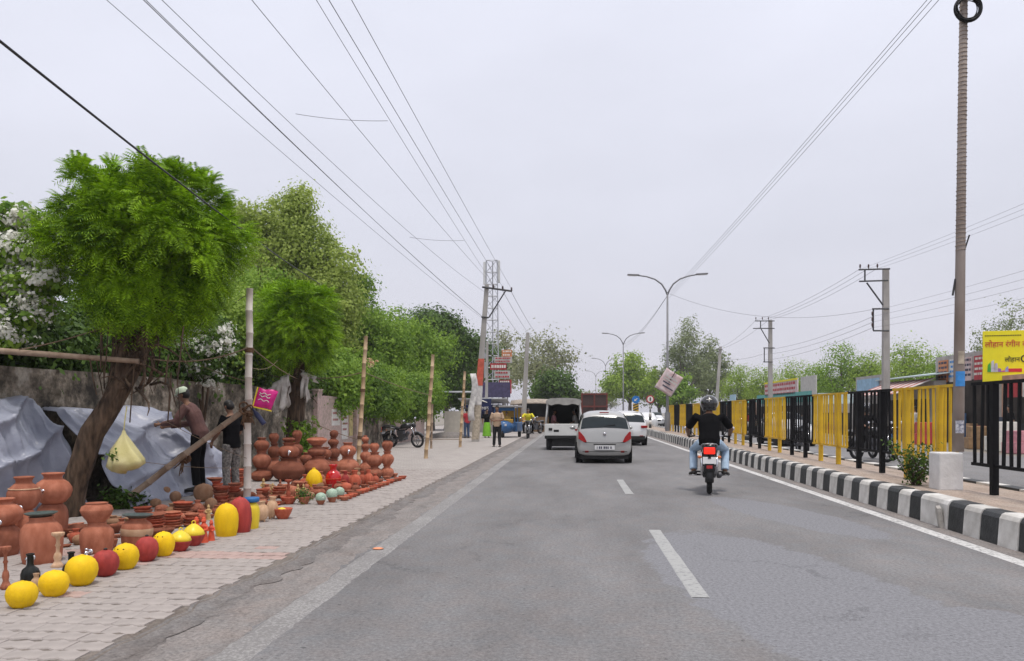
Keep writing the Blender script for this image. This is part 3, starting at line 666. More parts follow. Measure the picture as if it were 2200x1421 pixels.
far_tree(962, 806, 62, 120, 'dark undergrowth and bush behind the cream booth', L_dark, 884, seed=14)
far_tree(1190, 792, 78, 120, 'low dark rounded tree above the thatched stall', L_dark, 872, seed=4)
far_tree(1352, 757, 105, 120, 'bright green tree behind the second twin street lamp', L_bright, 868, seed=5)
far_tree(1420, 790, 110, 90, 'soft green tree behind the blue and red round road signs', L_grey, 880, seed=6)
far_tree(1478, 680, 105, 115, 'tall loose-leaved tree behind the nearest twin street lamp', L_grey, 850, (430, 22, .8, .26, .15, .45), .3, seed=7)
far_tree(1524, 722, 112, 95, 'grey-green tree behind the leaning right-hand power pole', L_grey, 870, seed=8)
far_tree(1455, 800, 98, 90, 'leafy low green tree under the tilted hoarding', L_mid, 885, seed=18)
for i, (px, yt, d, w, lf, lab) in enumerate([(1590, 785, 95, 90, L_bright, 'low round green tree right of the motorcyclist, behind the railings'), (1640, 788, 92, 95, L_bright, 'low green tree behind the middle right-hand power pole'), (1705, 778, 88, 110, L_bright, 'bright green tree above the pale shop boards'), (1752, 785, 84, 80, L_mid, 'mid green tree right of the pale shop boards'), (1808, 738, 72, 120, L_mid, 'large rounded green tree left of the near right-hand power pole'), (1870, 760, 70, 100, L_bright, 'green tree directly behind the near right-hand power pole'), (1955, 726, 66, 150, L_bright, 'broad green tree above the striped awning'), (2030, 760, 62, 110, L_mid, 'green tree left of the tall concrete pole, behind the stalls'), (2165, 648, 60, 150, L_grey, 'tall grey-green tree above the yellow billboard')]):
    far_tree(px, yt, d, w, lab, lf, 870, seed=30 + i, leaf=(330, 26, .13 * w * d / F + .1, .17, .11, .4))
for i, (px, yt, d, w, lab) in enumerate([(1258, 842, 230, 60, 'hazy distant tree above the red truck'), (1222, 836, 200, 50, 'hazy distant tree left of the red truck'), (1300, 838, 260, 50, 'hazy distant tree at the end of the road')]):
    far_tree(px, yt, d, w, lab, L_haze, 880, (120, 20, 1.4, .6, .4, .4), .3, seed=60 + i)
# scrubby plants on the median and among the pots
def sprig(name, label, base, n, h, m_leaf, spread=.3, leaf=(.06, .035), seed=1, cat='plant', group=None):
    random.seed(seed); t = thing(name, label, cat, base, 0, group); mb = MB(); cen = []
    for i in range(n):
        e_ = Vector((random.gauss(0, spread), random.gauss(0, spread), h * random.uniform(.55, 1.05))); p = limb_pts((random.gauss(0, .03), random.gauss(0, .03), -.02), e_, .12, 5)
        mb.tube(p, [.009, .008, .007, .005, .004, .002], 5)
        for q in p[1:]:
            for _ in range(12): cen.append(q + Vector((random.gauss(0, .05), random.gauss(0, .05), random.gauss(0, .05))))
    mb.build('stem', M_bark, t); cen = np.array([tuple(c) for c in cen])
    inst('foliage', quad_mesh('foliage', leaf_quads(cen, np.tile([0, 0, 1.0], (len(cen), 1)), leaf[0], leaf[1], 1.0), m_leaf), t); return t
sprig('median_shrub', 'scrubby green shrub on the median in front of the first yellow railing', G(1968, 1043, .30), 20, .66, L_dark, .15, (.055, .03), 3)
sprig('potted_sprig', 'dark green leafy sprig on the ground right of the trunk base', G(268, 1098), 14, .30, L_dark, .16, (.07, .045), 5)
sprig('weed', 'green climbing weed at the foot of the smaller pollarded tree', T2 + Vector((.25, -.35, 0)), 16, 1.3, L_mid, .22, (.11, .07), 6)
sprig('weed', 'small green weed behind the leftmost big water pots', G(52, 1062) , 6, .45, L_grey, .1, (.08, .05), 7)
# ------------------------------------------------------------------ bamboo poles
random.seed(9)
M_bam = mat('bamboo', (.40, .27, .15), .6, .2, 3, .1, col2=(.60, .44, .28))
M_bam_w = mat('limewashed_bamboo', (.60, .52, .45), .65, .15, 4, .15, col2=(.74, .68, .61))
M_rope = mat('jute_rope', (.16, .09, .05), .95, .3, 40, .5)
M_wood = mat('weathered_wood', (.22, .15, .10), .85, .3, 8, .5, col2=(.40, .30, .22), stretch=(1, 1, .25))
def bamboo_geo(a, b, r0, r1, seg=.33, n=10):
    a, b = Vector(a), Vector(b); L = (b - a).length; k = max(2, int(L / seg)); pts = []; rad = []
    for i in range(k + 1):
        t = i / k; p = a.lerp(b, t) + Vector((random.gauss(0, .006), random.gauss(0, .006), 0)); r = r0 + (r1 - r0) * t
        for dt, f in ((-.012, 1), (-.005, 1.13), (.005, 1.13), (.012, 1)):
            tt = t + dt / L
            if 0 <= tt <= 1: pts.append(p + (b - a) * (dt / L)); rad.append(r * f)
    return MB().tube(pts, rad, n)
def rope_ring(p, r, axis=Vector((0, 0, 1)), turns=4, w=.011):
    mb = MB(); q = Vector((0, 0, 1)).rotation_difference(axis).to_matrix().to_4x4()
    for i in range(turns): mb.torus(Vector(p) + axis * (i - turns / 2) * w * 1.7, r + w * .5, w, 14, 6, q)
    return mb
def bamboo_pole(label, a, b, r0, r1, m, ropes=()):
    t = thing('bamboo_pole', label, 'pole', a, 0, 'bamboo poles along the pavement'); a, b = Vector(a), Vector(b)
    bamboo_geo((0, 0, -.05), b - a, r0, r1).build('culm', m, t, smooth=True)
    for f in ropes: rope_ring((b - a) * f, r0 + (r1 - r0) * f, (b - a).normalized()).build('rope_binding', M_rope, t, smooth=True)
    return t
PA = G(529, 1090); dA = dep(PA)
PAt = D(538, 620, dA)
bamboo_pole('white limewashed bamboo pole standing in the pottery behind the blue-lidded jar', PA, PAt, .056, .05, M_bam_w, (.40, .43, .72))
PB = G(769, 1012); PBt = D(786, 722, dep(PB)); bamboo_pole('brown bamboo pole behind the stacked pots beside the pink painted wall', PB, PBt, .055, .046, M_bam, (.25, .6))
PC = G(915, 988); PCt = D(931, 762, dep(PC)); bamboo_pole('bare bamboo pole on the pavement, first beyond the pottery', PC, PCt, .06, .05, M_bam, ())
PD_ = G(926, 966); bamboo_pole('short grey bamboo stake behind the first bare pole', PD_, D(929, 868, dep(PD_)), .045, .04, M_wood)
PE = G(988, 963); PEt = D(999, 798, dep(PE)); bamboo_pole('bare bamboo pole on the pavement left of the leaning power pole', PE, PEt, .06, .05, M_bam, ())
o = bamboo_geo((0, 0, 0), D(300, 777, 10.35) - D(-30, 752, 10.0), .042, .036).build('bamboo_beam', M_wood, smooth=True); o.location = D(-30, 752, 10.0)
tag(o, 'horizontal bamboo beam tied to the gnarled trunk at the left', 'beam')
o = bamboo_geo((0, 0, 0), G(240, 1098) - D(523, 885, dA), .042, .05).build('bamboo_prop', M_wood, smooth=True); o.location = D(523, 885, dA) + Vector((0, -.07, 0))
tag(o, 'weathered slanting bamboo prop leaning from the white pole down to the pots', 'pole')
for px_, py_, lab in ((395, 985, 'knot of dark rope and rag tied round the slanting prop'), (528, 882, 'thick bundle of rope binding the slanting prop to the white pole')):
    mb = MB(); p = D(px_, py_, dA - .1)
    for i in range(7): mb.torus(p + Vector((random.gauss(0, .03), random.gauss(0, .02), random.gauss(0, .04))), .06, .014, 12, 5, Euler((random.uniform(0, 3), random.uniform(0, 3), 0)).to_matrix().to_4x4())
    for i in range(5): mb.tube(limb_pts(p, p + Vector((random.gauss(0, .06), -.03, -random.uniform(.15, .32))), .1, 4), [.016, .014, .012, .01, .006], 5)
    c0 = p.copy(); mb.v = [tuple(Vector(v) - c0) for v in mb.v]
    tag(mb.build('rope_knot', M_rope, None, True, c0), lab, 'rope')
# ropes and cords strung between tree, poles
M_cord = mat('cord', (.20, .14, .09), .9, .3, 30)
def cord(label, a, b, r=.006, sag=.08, n=14, m=None, name='cord', cat='rope', group='cords strung round the pottery'):
    a, b = Vector(a), Vector(b)
    mb = MB().tube([(b - a) * (i / n) - Vector((0, 0, sag * 4 * (i / n) * (1 - i / n))) for i in range(n + 1)], r, 5)
    o = mb.build(name, m or M_cord, None, True, a); return tag(o, label, cat, group)
TT = D(300, 760, 10.5)
cord('rope slung from the gnarled trunk up to the white bamboo pole binding', D(330, 772, 10.4), D(532, 747, dA - .06), .010, .10)
cord('thin cord from the tree crown down to the left end of the bamboo beam', D(232, 700, 10.5), D(40, 752, 10.0), .008, .03)
cord('lower cord from the trunk across the tarpaulin to the white pole', D(355, 905, 10.4), D(530, 985, dA - .07), .004, .03)
cord('cord across the blue tarpaulin below the yellow bag', D(262, 985, 10.4), D(528, 1005, dA - .07), .004, .05)
cord('thin rope from white pole top binding to the smaller pollarded tree', D(538, 745, dA), D(640, 815, d2 - .2), .010, .05)
cord('wire from white pole to the rag on the smaller tree', D(538, 790, dA), D(600, 770, d2 - .2), .006, .12)
cord('pale cord from the rag tree to the brown bamboo pole', D(668, 812, d2 - .2), D(779, 800, dep(PB)), .010, .06)
cord('pale cord from the brown bamboo pole to the first bare pole', D(782, 800, dep(PB)), D(926, 850, dep(PC)), .010, .05)
cord('dark cord sloping from the smaller tree to the foot of the brown pole', D(655, 900, d2 - .25), D(770, 945, dep(PB)), .008, .04)
cord('rail-like rope tied low between the two bare bamboo poles', D(917, 944, dep(PC)), D(989, 944, dep(PE)), .014, .0)
cord('pair of cords from behind the trunk to the white pole', D(430, 785, 12.0), D(532, 820, dA), .006, .02)
for i in range(30):
    a = D(random.uniform(190, 400), random.uniform(680, 800), random.uniform(10.2, 10.8)); l_ = random.uniform(.2, .9)
    cord('dry vine hanging from the gnarled tree', a, a + Vector((random.gauss(0, .14), random.gauss(0, .05), -l_)), random.uniform(.004, .011), random.uniform(-.08, .08), 8, M_bark, 'hanging_vine', 'vine', 'vines on the gnarled tree')

# ------------------------------------------------------------------ power poles, street lamps, mast
M_pcc = mat('pole_concrete', (.30, .28, .26), .85, .18, 3, .3, col2=(.42, .40, .38), stretch=(1, 1, .3))
M_pcc_b = mat('pole_concrete_brown', (.17, .125, .098), .88, .3, 2.2, .3, col2=(.33, .29, .265), stretch=(1, 1, .35))
M_iron = mat('painted_iron', (.05, .05, .055), .6, .3, 8)
M_insul = mat('insulator', (.07, .035, .03), .3)
M_galv = mat('galvanised_steel', (.42, .43, .45), .45, .12, 6, metal=.7)
M_lampgrey = mat('lamp_pole_grey', (.20, .20, .21), .5, .1, 4)
def taper_box(mb, a, b, w0, w1, t0, t1, n=1):
    a, b = Vector(a), Vector(b); mb.add([a + Vector((sx * w0 / 2, sy * t0 / 2, 0)) for sx, sy in ((-1, -1), (1, -1), (1, 1), (-1, 1))] + [b + Vector((sx * w1 / 2, sy * t1 / 2, 0)) for sx, sy in ((-1, -1), (1, -1), (1, 1), (-1, 1))],
        [(3, 2, 1, 0), (4, 5, 6, 7), (0, 1, 5, 4), (1, 2, 6, 5), (2, 3, 7, 6), (3, 0, 4, 7)])
def insulators(t, pts):
    for p in pts: MB().lathe([(0, 0), (.02, 0), (.02, .06), (.055, .08), (.03, .12), (.055, .15), (.03, .19), (.04, .22), (0, .24)], 8, Matrix.Translation(p)).build('insulator', M_insul, t, True)
# leaning pole on the left
P1 = G(1021, 951); P1t = D(1046, 612, dep(P1)); ax = (P1t - P1)
t = thing('power_pole', 'leaning concrete power pole with a bracketed crossarm on the left pavement, posters low down', 'pole', P1)
mb = MB(); taper_box(mb, (0, 0, -.1), ax, .34, .19, .30, .16); mb.build('shaft', M_pcc, t, bevel=.015)
s1 = dep(P1) / F
def q1(px, py): return D(px, py, dep(P1) - .14) - P1
MB().tube([q1(1036, 617), q1(1100, 626)], .05, 6).tube([q1(1034, 681), q1(1050, 683)], .045, 6).tube([q1(1050, 683), q1(1087, 624)], .035, 6).build('crossarm', M_iron, t)
insulators(t, [q1(1060, 622), q1(1080, 625), q1(1099, 628)])
M_red = mat('poster_red', (.50, .10, .06), .7, .25, 6); M_white_p = mat('poster_white', (.62, .60, .58), .8, .25, 6); M_tan = mat('pasted_paper', (.42, .36, .28), .85, .35, 9)
def pole_band(t, f0, f1, m, g, name='poster'):
    mb = MB(); taper_box(mb, ax * f0, ax * f1, .34 - .15 * f0 + g, .34 - .15 * f1 + g, .30 - .14 * f0 + g, .30 - .14 * f1 + g); mb.build(name, m, t)
pole_band(t, .36, .53, M_red, .015); pole_band(t, .24, .355, M_white_p, .015); pole_band(t, .02, .235, M_tan, .012)
# telecom mast behind it
d_m = 74.; b_m = D(1057, HOR, d_m); b_m.z = 0; sm = d_m / F
t = thing('telecom_mast', 'grey lattice telecom mast with pale antenna panels behind the leaning power pole', 'mast', b_m)
hm = CAMH + (HOR - 560) * sm; mb = MB(); w_ = .62
legs = [Vector((w_ * math.cos(a), w_ * math.sin(a), 0)) for a in (R(200), R(340), R(90))]
for a in legs: MB().tube([a * 1.25, a * .9 + Vector((0, 0, hm))], .06, 6).build('leg', M_galv, t)
k = int(hm / 1.1)
for i in range(k):
    for j in range(3):
        z0, z1 = i * hm / k, (i + 1) * hm / k; a, c_ = legs[j] * (1.25 - .35 * i / k), legs[(j + 1) % 3] * (1.25 - .35 * i / k)
        mb.tube([a + Vector((0, 0, z0)), c_ + Vector((0, 0, z1))], .028, 4).tube([a + Vector((0, 0, z1)), c_ + Vector((0, 0, z1))], .028, 4)
mb.build('bracing', M_galv, t)
M_ant = mat('antenna_panel', (.62, .63, .62), .5, .05)
for px_, y0_, y1_ in ((1042, 563, 612), (1071, 560, 608)):
    p = D(px_, (y0_ + y1_) / 2, d_m) - b_m; MB().box(p, (.32, .22, (y1_ - y0_) * sm)).build('antenna_panel', M_ant, t, bevel=.03)
# small poles on left
def plain_pole(label, px, ytop, ybase, r, m=M_pcc, pxt=None, band=None, z=0):
    b = G(px, ybase, z); tp = D(pxt or px, ytop, dep(b)) - b; t = thing('power_pole', label, 'pole', b)
    mb = MB(); taper_box(mb, (0, 0, -.1), tp, r * 2.3, r * 1.5, r * 2, r * 1.3); mb.build('shaft', m, t, bevel=.01)
    if band: mb = MB(); taper_box(mb, tp * band[0], tp * band[1], r * 2.35, r * 2.3, r * 2.1, r * 2.05); mb.build('painted_band', band[2], t)
    return t
M_bandy = mat('band_orange', (.55, .30, .08), .7)
plain_pole('slim pale pole beside the auto rickshaw with an orange painted foot', 1123, 715, 933, .15, pxt=1134, band=(.12, .2, M_bandy))
plain_pole('thin grey post behind the leaning power pole', 1044, 734, 930, .1, pxt=1047)

# tall wire-wrapped pole on the median standing in a white block
M_bw = mat('block_whitewash', (.66, .65, .64), .8, .1, 5, .3)
PBk = G(2046, 1054, .30) + Vector((0, .2, 0))
mb = MB().box((0, 0, .27), (.34, .36, .56)); blk = mb.build('concrete_plinth', M_bw, None, False, PBk, bevel=.02); tag(blk, 'whitewashed concrete plinth on the median holding the tall pole', 'plinth')
PT = Vector((D(2057, 960, dep(PBk) + .1).x, PBk.y + .1, .30 + .555))
t = thing('power_pole', 'tall weathered concrete pole wrapped with wire, rising out of the top right of the photo', 'pole', PT)
topP = D(2071, -60, dep(PBk) + .1) - PT
mb = MB(); mb.tube([(0, 0, 0), topP * .1, topP * .5, topP], [.080, .077, .064, .052], 16); mb.build('shaft', M_pcc_b, t, smooth=True)
mb = MB()
for i in range(64):
    f = .42 + .56 * i / 64; mb.torus(topP * f + Vector((random.gauss(0, .002), 0, 0)), (.080 - .028 * f) + .002, .0045, 16, 5, Euler((random.gauss(0, .07), random.gauss(0, .09), 0)).to_matrix().to_4x4())
mb.build('wire_wrap', mat('wrap_wire', (.30, .23, .18), .6, .2, 20), t, True)
mb = MB()
for i in range(16): mb.torus(topP * ((960 - 25) / 1020.) + Vector((random.gauss(.02, .012), -.09 + random.gauss(0, .02), random.gauss(0, .012))), random.uniform(.155, .20), .0085, 28, 5, Euler((R(90) + random.gauss(0, .08), 0, random.gauss(0, .1))).to_matrix().to_4x4())
o = mb.build('cable_coil', mat('black_cable', (.008, .008, .009), .5), None, True, PT); tag(o, 'coil of black cable hung near the top of the tall concrete pole', 'cable')
def sticker(z0, z1, m, a0=-2.6, a1=-.6, r=.0815, name='sticker'):
    mb = MB(); n_ = 8
    for i in range(n_ + 1):
        a = a0 + (a1 - a0) * i / n_
        for z in (z0, z1): q = topP * (z / topP.z); rr = r - .006 * z / topP.z * 2; mb.v.append((q.x + rr * math.cos(a), q.y + rr * math.sin(a), z))
    mb.f = [(2 * i, 2 * i + 2, 2 * i + 3, 2 * i + 1) for i in range(n_)]; return mb.build(name, m, t, True)
sp = (dep(PBk) + .1) / F
M_stb = mat('sticker_blue', (.05, .25, .60), .6, .15, 20); M_stw = mat('sticker_print', (.03, .04, .12), .7, .5, 26, col2=(.7, .7, .72))
sticker((960 - 820) * sp, (960 - 788) * sp, M_stb); sticker((960 - 920) * sp, (960 - 893) * sp, M_stw, -2.5, -.9); sticker((960 - 772) * sp, (960 - 745) * sp, M_tan, -2.2, -1.0)
MB().tube([topP * .42 + Vector((.06, 0, 0)), topP * .42 + Vector((.12, -.02, .22))], .012, 5).build('stub_bracket', M_iron, t); mb = MB().tube([topP * .36 + Vector((-.07, 0, 0)), topP * .36 + Vector((-.11, 0, -.25))], .016, 5); mb.build('stub_bracket', M_iron, t)

# right-hand power poles
def cross_pole(label, px, ytop, X, arms, seed, lean=0, ladder=None):
    random.seed(seed); b = onX(px, HOR, X); b.z = 0; d = dep(b); tp = D(px + lean, ytop, d) - b
    t = thing('power_pole', label, 'pole', b, 0, 'power poles across the road'); mb = MB(); taper_box(mb, (0, 0, -.1), tp, .36, .27, .30, .22); mb.build('shaft', M_pcc, t, bevel=.015)
    q = lambda x, y: D(x, y, d - .2) - b
    mb = MB()
    for (x0, y0, x1, y1) in arms: mb.tube([q(x0, y0), q(x1, y1)], .042, 5)
    mb.build('crossarm', M_iron, t); return t, q
t, q = cross_pole('near right-hand concrete power pole with bracketed double crossarm, left of the tall pole', 1903, 577, 15.6, [(1845, 580, 1912, 578), (1846, 605, 1908, 603), (1858, 580, 1858, 606), (1862, 608, 1897, 656), (1874, 664, 1910, 664), (1876, 664, 1876, 710), (1876, 711, 1910, 711)], 1)
insulators(t, [q(1848, 578), q(1866, 578), q(1885, 577)]); insulators(t, [q(1874, 680), q(1874, 692), q(1874, 704)])
t, q = cross_pole('middle right-hand concrete power pole with crossarm above the pale shop boards', 1655, 688, 15.6, [(1622, 690, 1664, 690), (1618, 706, 1664, 706), (1634, 690, 1634, 706), (1635, 707, 1653, 738), (1640, 748, 1664, 748), (1640, 778, 1660, 778), (1642, 748, 1642, 778)], 2)
insulators(t, [q(1624, 688), q(1638, 688), q(1651, 688)])
cross_pole('leaning right-hand power pole with a bare top, farthest of the three', 1536, 745, 15.4, [(1541, 752, 1553, 752)], 3, 12)

def street_lamp(px, yarm, d, label, arm=2.32):
    b = D(px, HOR, d); b.z = 0.3; h = CAMH + (HOR - yarm) * d / F - .3
    t = thing('street_lamp', label, 'street lamp', b, 0, 'twin street lamps along the median')
    MB().lathe([(0, 0), (.16, 0), (.16, .02), (.10, .03), (.095, 1.2), (.08, 2), (.055, h * .88), (0, h * .88)], 12).build('pole', M_lampgrey, t, True)
    MB().lathe([(.13, .0), (.17, .3), (.17, 1.1), (.12, 1.15)], 10).build('base_box', M_lampgrey, t, True)
    for s in (-1, 1):
        pts = [(s * .0, 0, h * .87), (s * .12, 0, h * .90), (s * .34, 0, h * .938), (s * .75, 0, h * .97), (s * 1.25, 0, h * .988), (s * 1.75, 0, h * .996)]
        MB().tube(pts, [.055, .052, .05, .046, .042, .04], 8).build('arm', M_lampgrey, t, True)
        o = MB().box((s * 2.05, 0, h * 1.0), (.72, .26, .085), (0, -s * .04, 0)).build('lamp_head', M_lampgrey, t, bevel=.03)
        MB().box((s * 2.1, 0, h * 1.0 - .05), (.5, .2, .02), (0, -s * .04, 0)).build('lens', mat('lamp_lens', (.5, .5, .5), .2), o)
    return t
street_lamp(1434, 590, 46.5, 'nearest and tallest twin-armed grey street lamp on the median')
street_lamp(1339, 716, 87, 'second twin-armed street lamp on the median, above the signs')
street_lamp(1301, 770, 132, 'third twin-armed street lamp, above the red truck')
street_lamp(1280, 797, 176, 'farthest tiny twin-armed street lamp above the red truck')

# ------------------------------------------------------------------ overhead wires
M_wire = mat('wire', (.17, .17, .19), .5); M_wire_k = mat('black_wire', (.02, .02, .022), .5)
def wire(a, b, label, r=.008, sag=.3, ext=.5, m=None, group='overhead wires'):
    """span hung from b (pole) towards and past a (over the camera)"""
    a, b = Vector(a), Vector(b); a2 = a + (a - b) * ext; n = 26
    mb = MB().tube([(b - a2) * (i / n) - Vector((0, 0, sag * 4 * (i / n) * (1 - i / n))) for i in range(n + 1)], r * (.72 if m is None else 1), 5)
    return tag(mb.build('overhead_wire', m or M_wire, None, True, a2), label, 'wire', group)
ZW = 7.6
def topz(px, py, z=ZW): d = ray(px, py); return Vector((0, 0, CAMH)) + d * ((z - CAMH) / d.z)
def onp(px, py): return D(px, py, dep(P1) - .2)
LWN = iter(('leftmost', 'second', 'third', 'fourth', 'fifth', 'sixth', 'rightmost'))
for (x0, x1, y1, sg, r_) in ((248, 1036, 684, .28, .007), (328, 1038, 682, .30, .010), (338, 1040, 684, .34, .008), (548, 1062, 616, .22, .008), (680, 1064, 618, .16, .007), (704, 1082, 620, .12, .009), (750, 1100, 623, .08, .008)):
    wire(topz(x0, -20), onp(x1, y1), f'{next(LWN)} of seven overhead wires from the top left to the leaning power pole', r_, sg)
wire(topz(415, -20, 7.3), onp(1060, 640), 'sagging overhead wire with a loop dropping below the others at upper left', .007, .62)
for (x0, y0, x1, y1) in ((635, 245, 833, 260), (880, 510, 997, 517)):
    cord('short spacer wire bridging the overhead wires, ' + ('upper' if y0 < 300 else 'lower') + ' one', D(x0, y0, 17 if y0 < 300 else 26), D(x1, y1, 17 if y0 < 300 else 26), .006, .05, 10, M_wire, 'spacer_wire', 'wire', 'overhead wires')
kb = D(690, 612, d2 + .3); wire(D(-20, 62, 5.0), kb, 'thick black cable crossing in front of the pollarded tree crown', .011, .10, .1, M_wire_k)
for (x0, y0, x1, y1) in ((1099, 628, 1180, 745), (1080, 625, 1165, 745), (1062, 640, 1145, 740)):
    cord('faint wire running on from the leaning pole to the far trees', D(x0, y0, dep(P1) - .2), D(x1, y1, 90), .010, .5, 14, M_wire, 'overhead_wire', 'wire', 'overhead wires')
for (x0, x1, y1, d_) in ((1985, 1440, 628, 46.), (2010, 1438, 640, 46.), (1995, 1439, 634, 46.)):
    wire(topz(x0, -20, 8.6), D(x1, y1, d_), {1985: 'lowest', 2010: 'highest', 1995: 'middle'}[x0] + ' of three wires from the top right to the nearest street lamp', .008, .25)
for (x1, y1) in ((1340, 740), (1342, 745)):
    cord('faint wire from the nearest to the second twin street lamp', D(1436, 632, 46.4), D(x1, y1, 87), .011, .5, 14, M_wire, 'overhead_wire', 'wire', 'overhead wires')
pA = lambda x, y: onX(x, y, 15.45)
for i, (ya, xb, yb) in enumerate(((430, 1850, 578), (442, 1868, 577), (455, 1887, 577), (578, 1876, 668), (597, 1876, 680), (615, 1876, 692), (640, 1876, 704))):
    a = onX(2230, ya - 12, 15.45)
    wire(a, onX(xb, yb, 15.2), f'wire reaching the near right-hand power pole from the right edge, {ordw[i]} from the top', .007, .12)
for i, (xa, ya, xb, yb) in enumerate(((1848, 578, 1624, 688), (1866, 577, 1638, 688), (1885, 577, 1651, 688), (1876, 680, 1642, 752), (1876, 692, 1642, 762), (1876, 704, 1642, 774))):
    cord(f'wire between the near and the middle right-hand power poles, {ordw[i]} from the top', onX(xa, ya, 15.3), onX(xb, yb, 15.3), .009, .3, 14, M_wire, 'overhead_wire', 'wire', 'overhead wires')
for i, (xa, ya, xb, yb) in enumerate(((1624, 688, 1545, 748), (1651, 688, 1548, 750), (1642, 760, 1543, 770))):
    cord(f'wire between the middle and the farthest right-hand power poles, {ordw[i]} from the top', onX(xa, ya, 15.3), onX(xb, yb, 15.3), .010, .3, 14, M_wire, 'overhead_wire', 'wire', 'overhead wires')
cord('single faint wire from the street lamp across to the near right-hand pole', D(1440, 632, 46.3), onX(1890, 662, 15.3), .008, .9, 18, M_wire, 'overhead_wire', 'wire', 'overhead wires')
# ------------------------------------------------------------------ pottery
random.seed(31)
def clay(name, a, b, rough=.8, rnd=.24):
    return mat(name, a, rough, scale=2.2, col2=b, bump=.2, bscale=18, rnd=rnd, spec=.25, detail=9)
M_terra = clay('terracotta', (.27, .085, .045), (.43, .165, .10))
M_terra_d = clay('terracotta_dark', (.17, .052, .028), (.30, .105, .06))
M_terra_r = clay('terracotta_red', (.34, .07, .035), (.48, .13, .075))
M_beige = clay('beige_clay', (.47, .29, .17), (.60, .40, .26))
M_brown = clay('brown_gourd', (.27, .14, .075), (.38, .22, .13))
M_yel = mat('yellow_paint', (.76, .47, .008), .6, .05, 2.2, .25, rnd=.06, spec=.25, bscale=12, col2=(.90, .58, .008), detail=9)
M_yel2 = mat('lemon_glaze', (.80, .60, .035), .35, .06, 3)
M_redp = mat('red_paint', (.28, .03, .026), .66, .12, 2.2, .25, rnd=.10, bscale=12, col2=(.44, .055, .045), detail=9)
M_redg = mat('red_gloss', (.55, .012, .012), .18, .08, 3, coat=.6)
M_org = mat('orange_red_paint', (.62, .09, .04), .5, .15, 6)
M_blk = mat('black_glaze', (.012, .013, .011), .3, .3, 6)
M_dgreen = mat('dark_lid', (.035, .045, .042), .4, .3, 6, col2=(.10, .13, .12))
M_bluelid = mat('blue_lid', (.03, .14, .35), .45, .1, 5)
M_chrome = mat('tap_metal', (.75, .76, .8), .2, .05, metal=.9)
M_whitep = mat('white_paint', (.68, .66, .60), .6, .1, 8)
M_gold = mat('gold_paint', (.50, .33, .14), .45, .25, 14)
M_hole = mat('dark_slot', (.02, .012, .008), .9)
def stripes(name, cols, scale, axis=0):
    m = bpy.data.materials.new(name); m.use_nodes = True; n, l = m.node_tree.nodes, m.node_tree.links; bs = n['Principled BSDF']; bs.inputs['Roughness'].default_value = .5
    t = n.new('ShaderNodeTexCoord'); w = n.new('ShaderNodeTexWave'); w.bands_direction = ['X', 'Y', 'Z'][axis]; w.inputs['Scale'].default_value = scale; w.inputs['Distortion'].default_value = 2.5; w.inputs['Detail'].default_value = 1
    l.new(t.outputs['Object'], w.inputs['Vector']); r = n.new('ShaderNodeValToRGB'); r.color_ramp.interpolation = 'CONSTANT'
    r.color_ramp.elements[0].color = (*cols[0], 1); r.color_ramp.elements[1].color = (*cols[1], 1); r.color_ramp.elements[1].position = .5
    l.new(w.outputs[0], r.inputs[0]); l.new(r.outputs[0], bs.inputs['Base Color']); return m
M_gstripe = stripes('green_white_glaze', ((.10, .30, .16), (.62, .66, .58)), 5, 0)
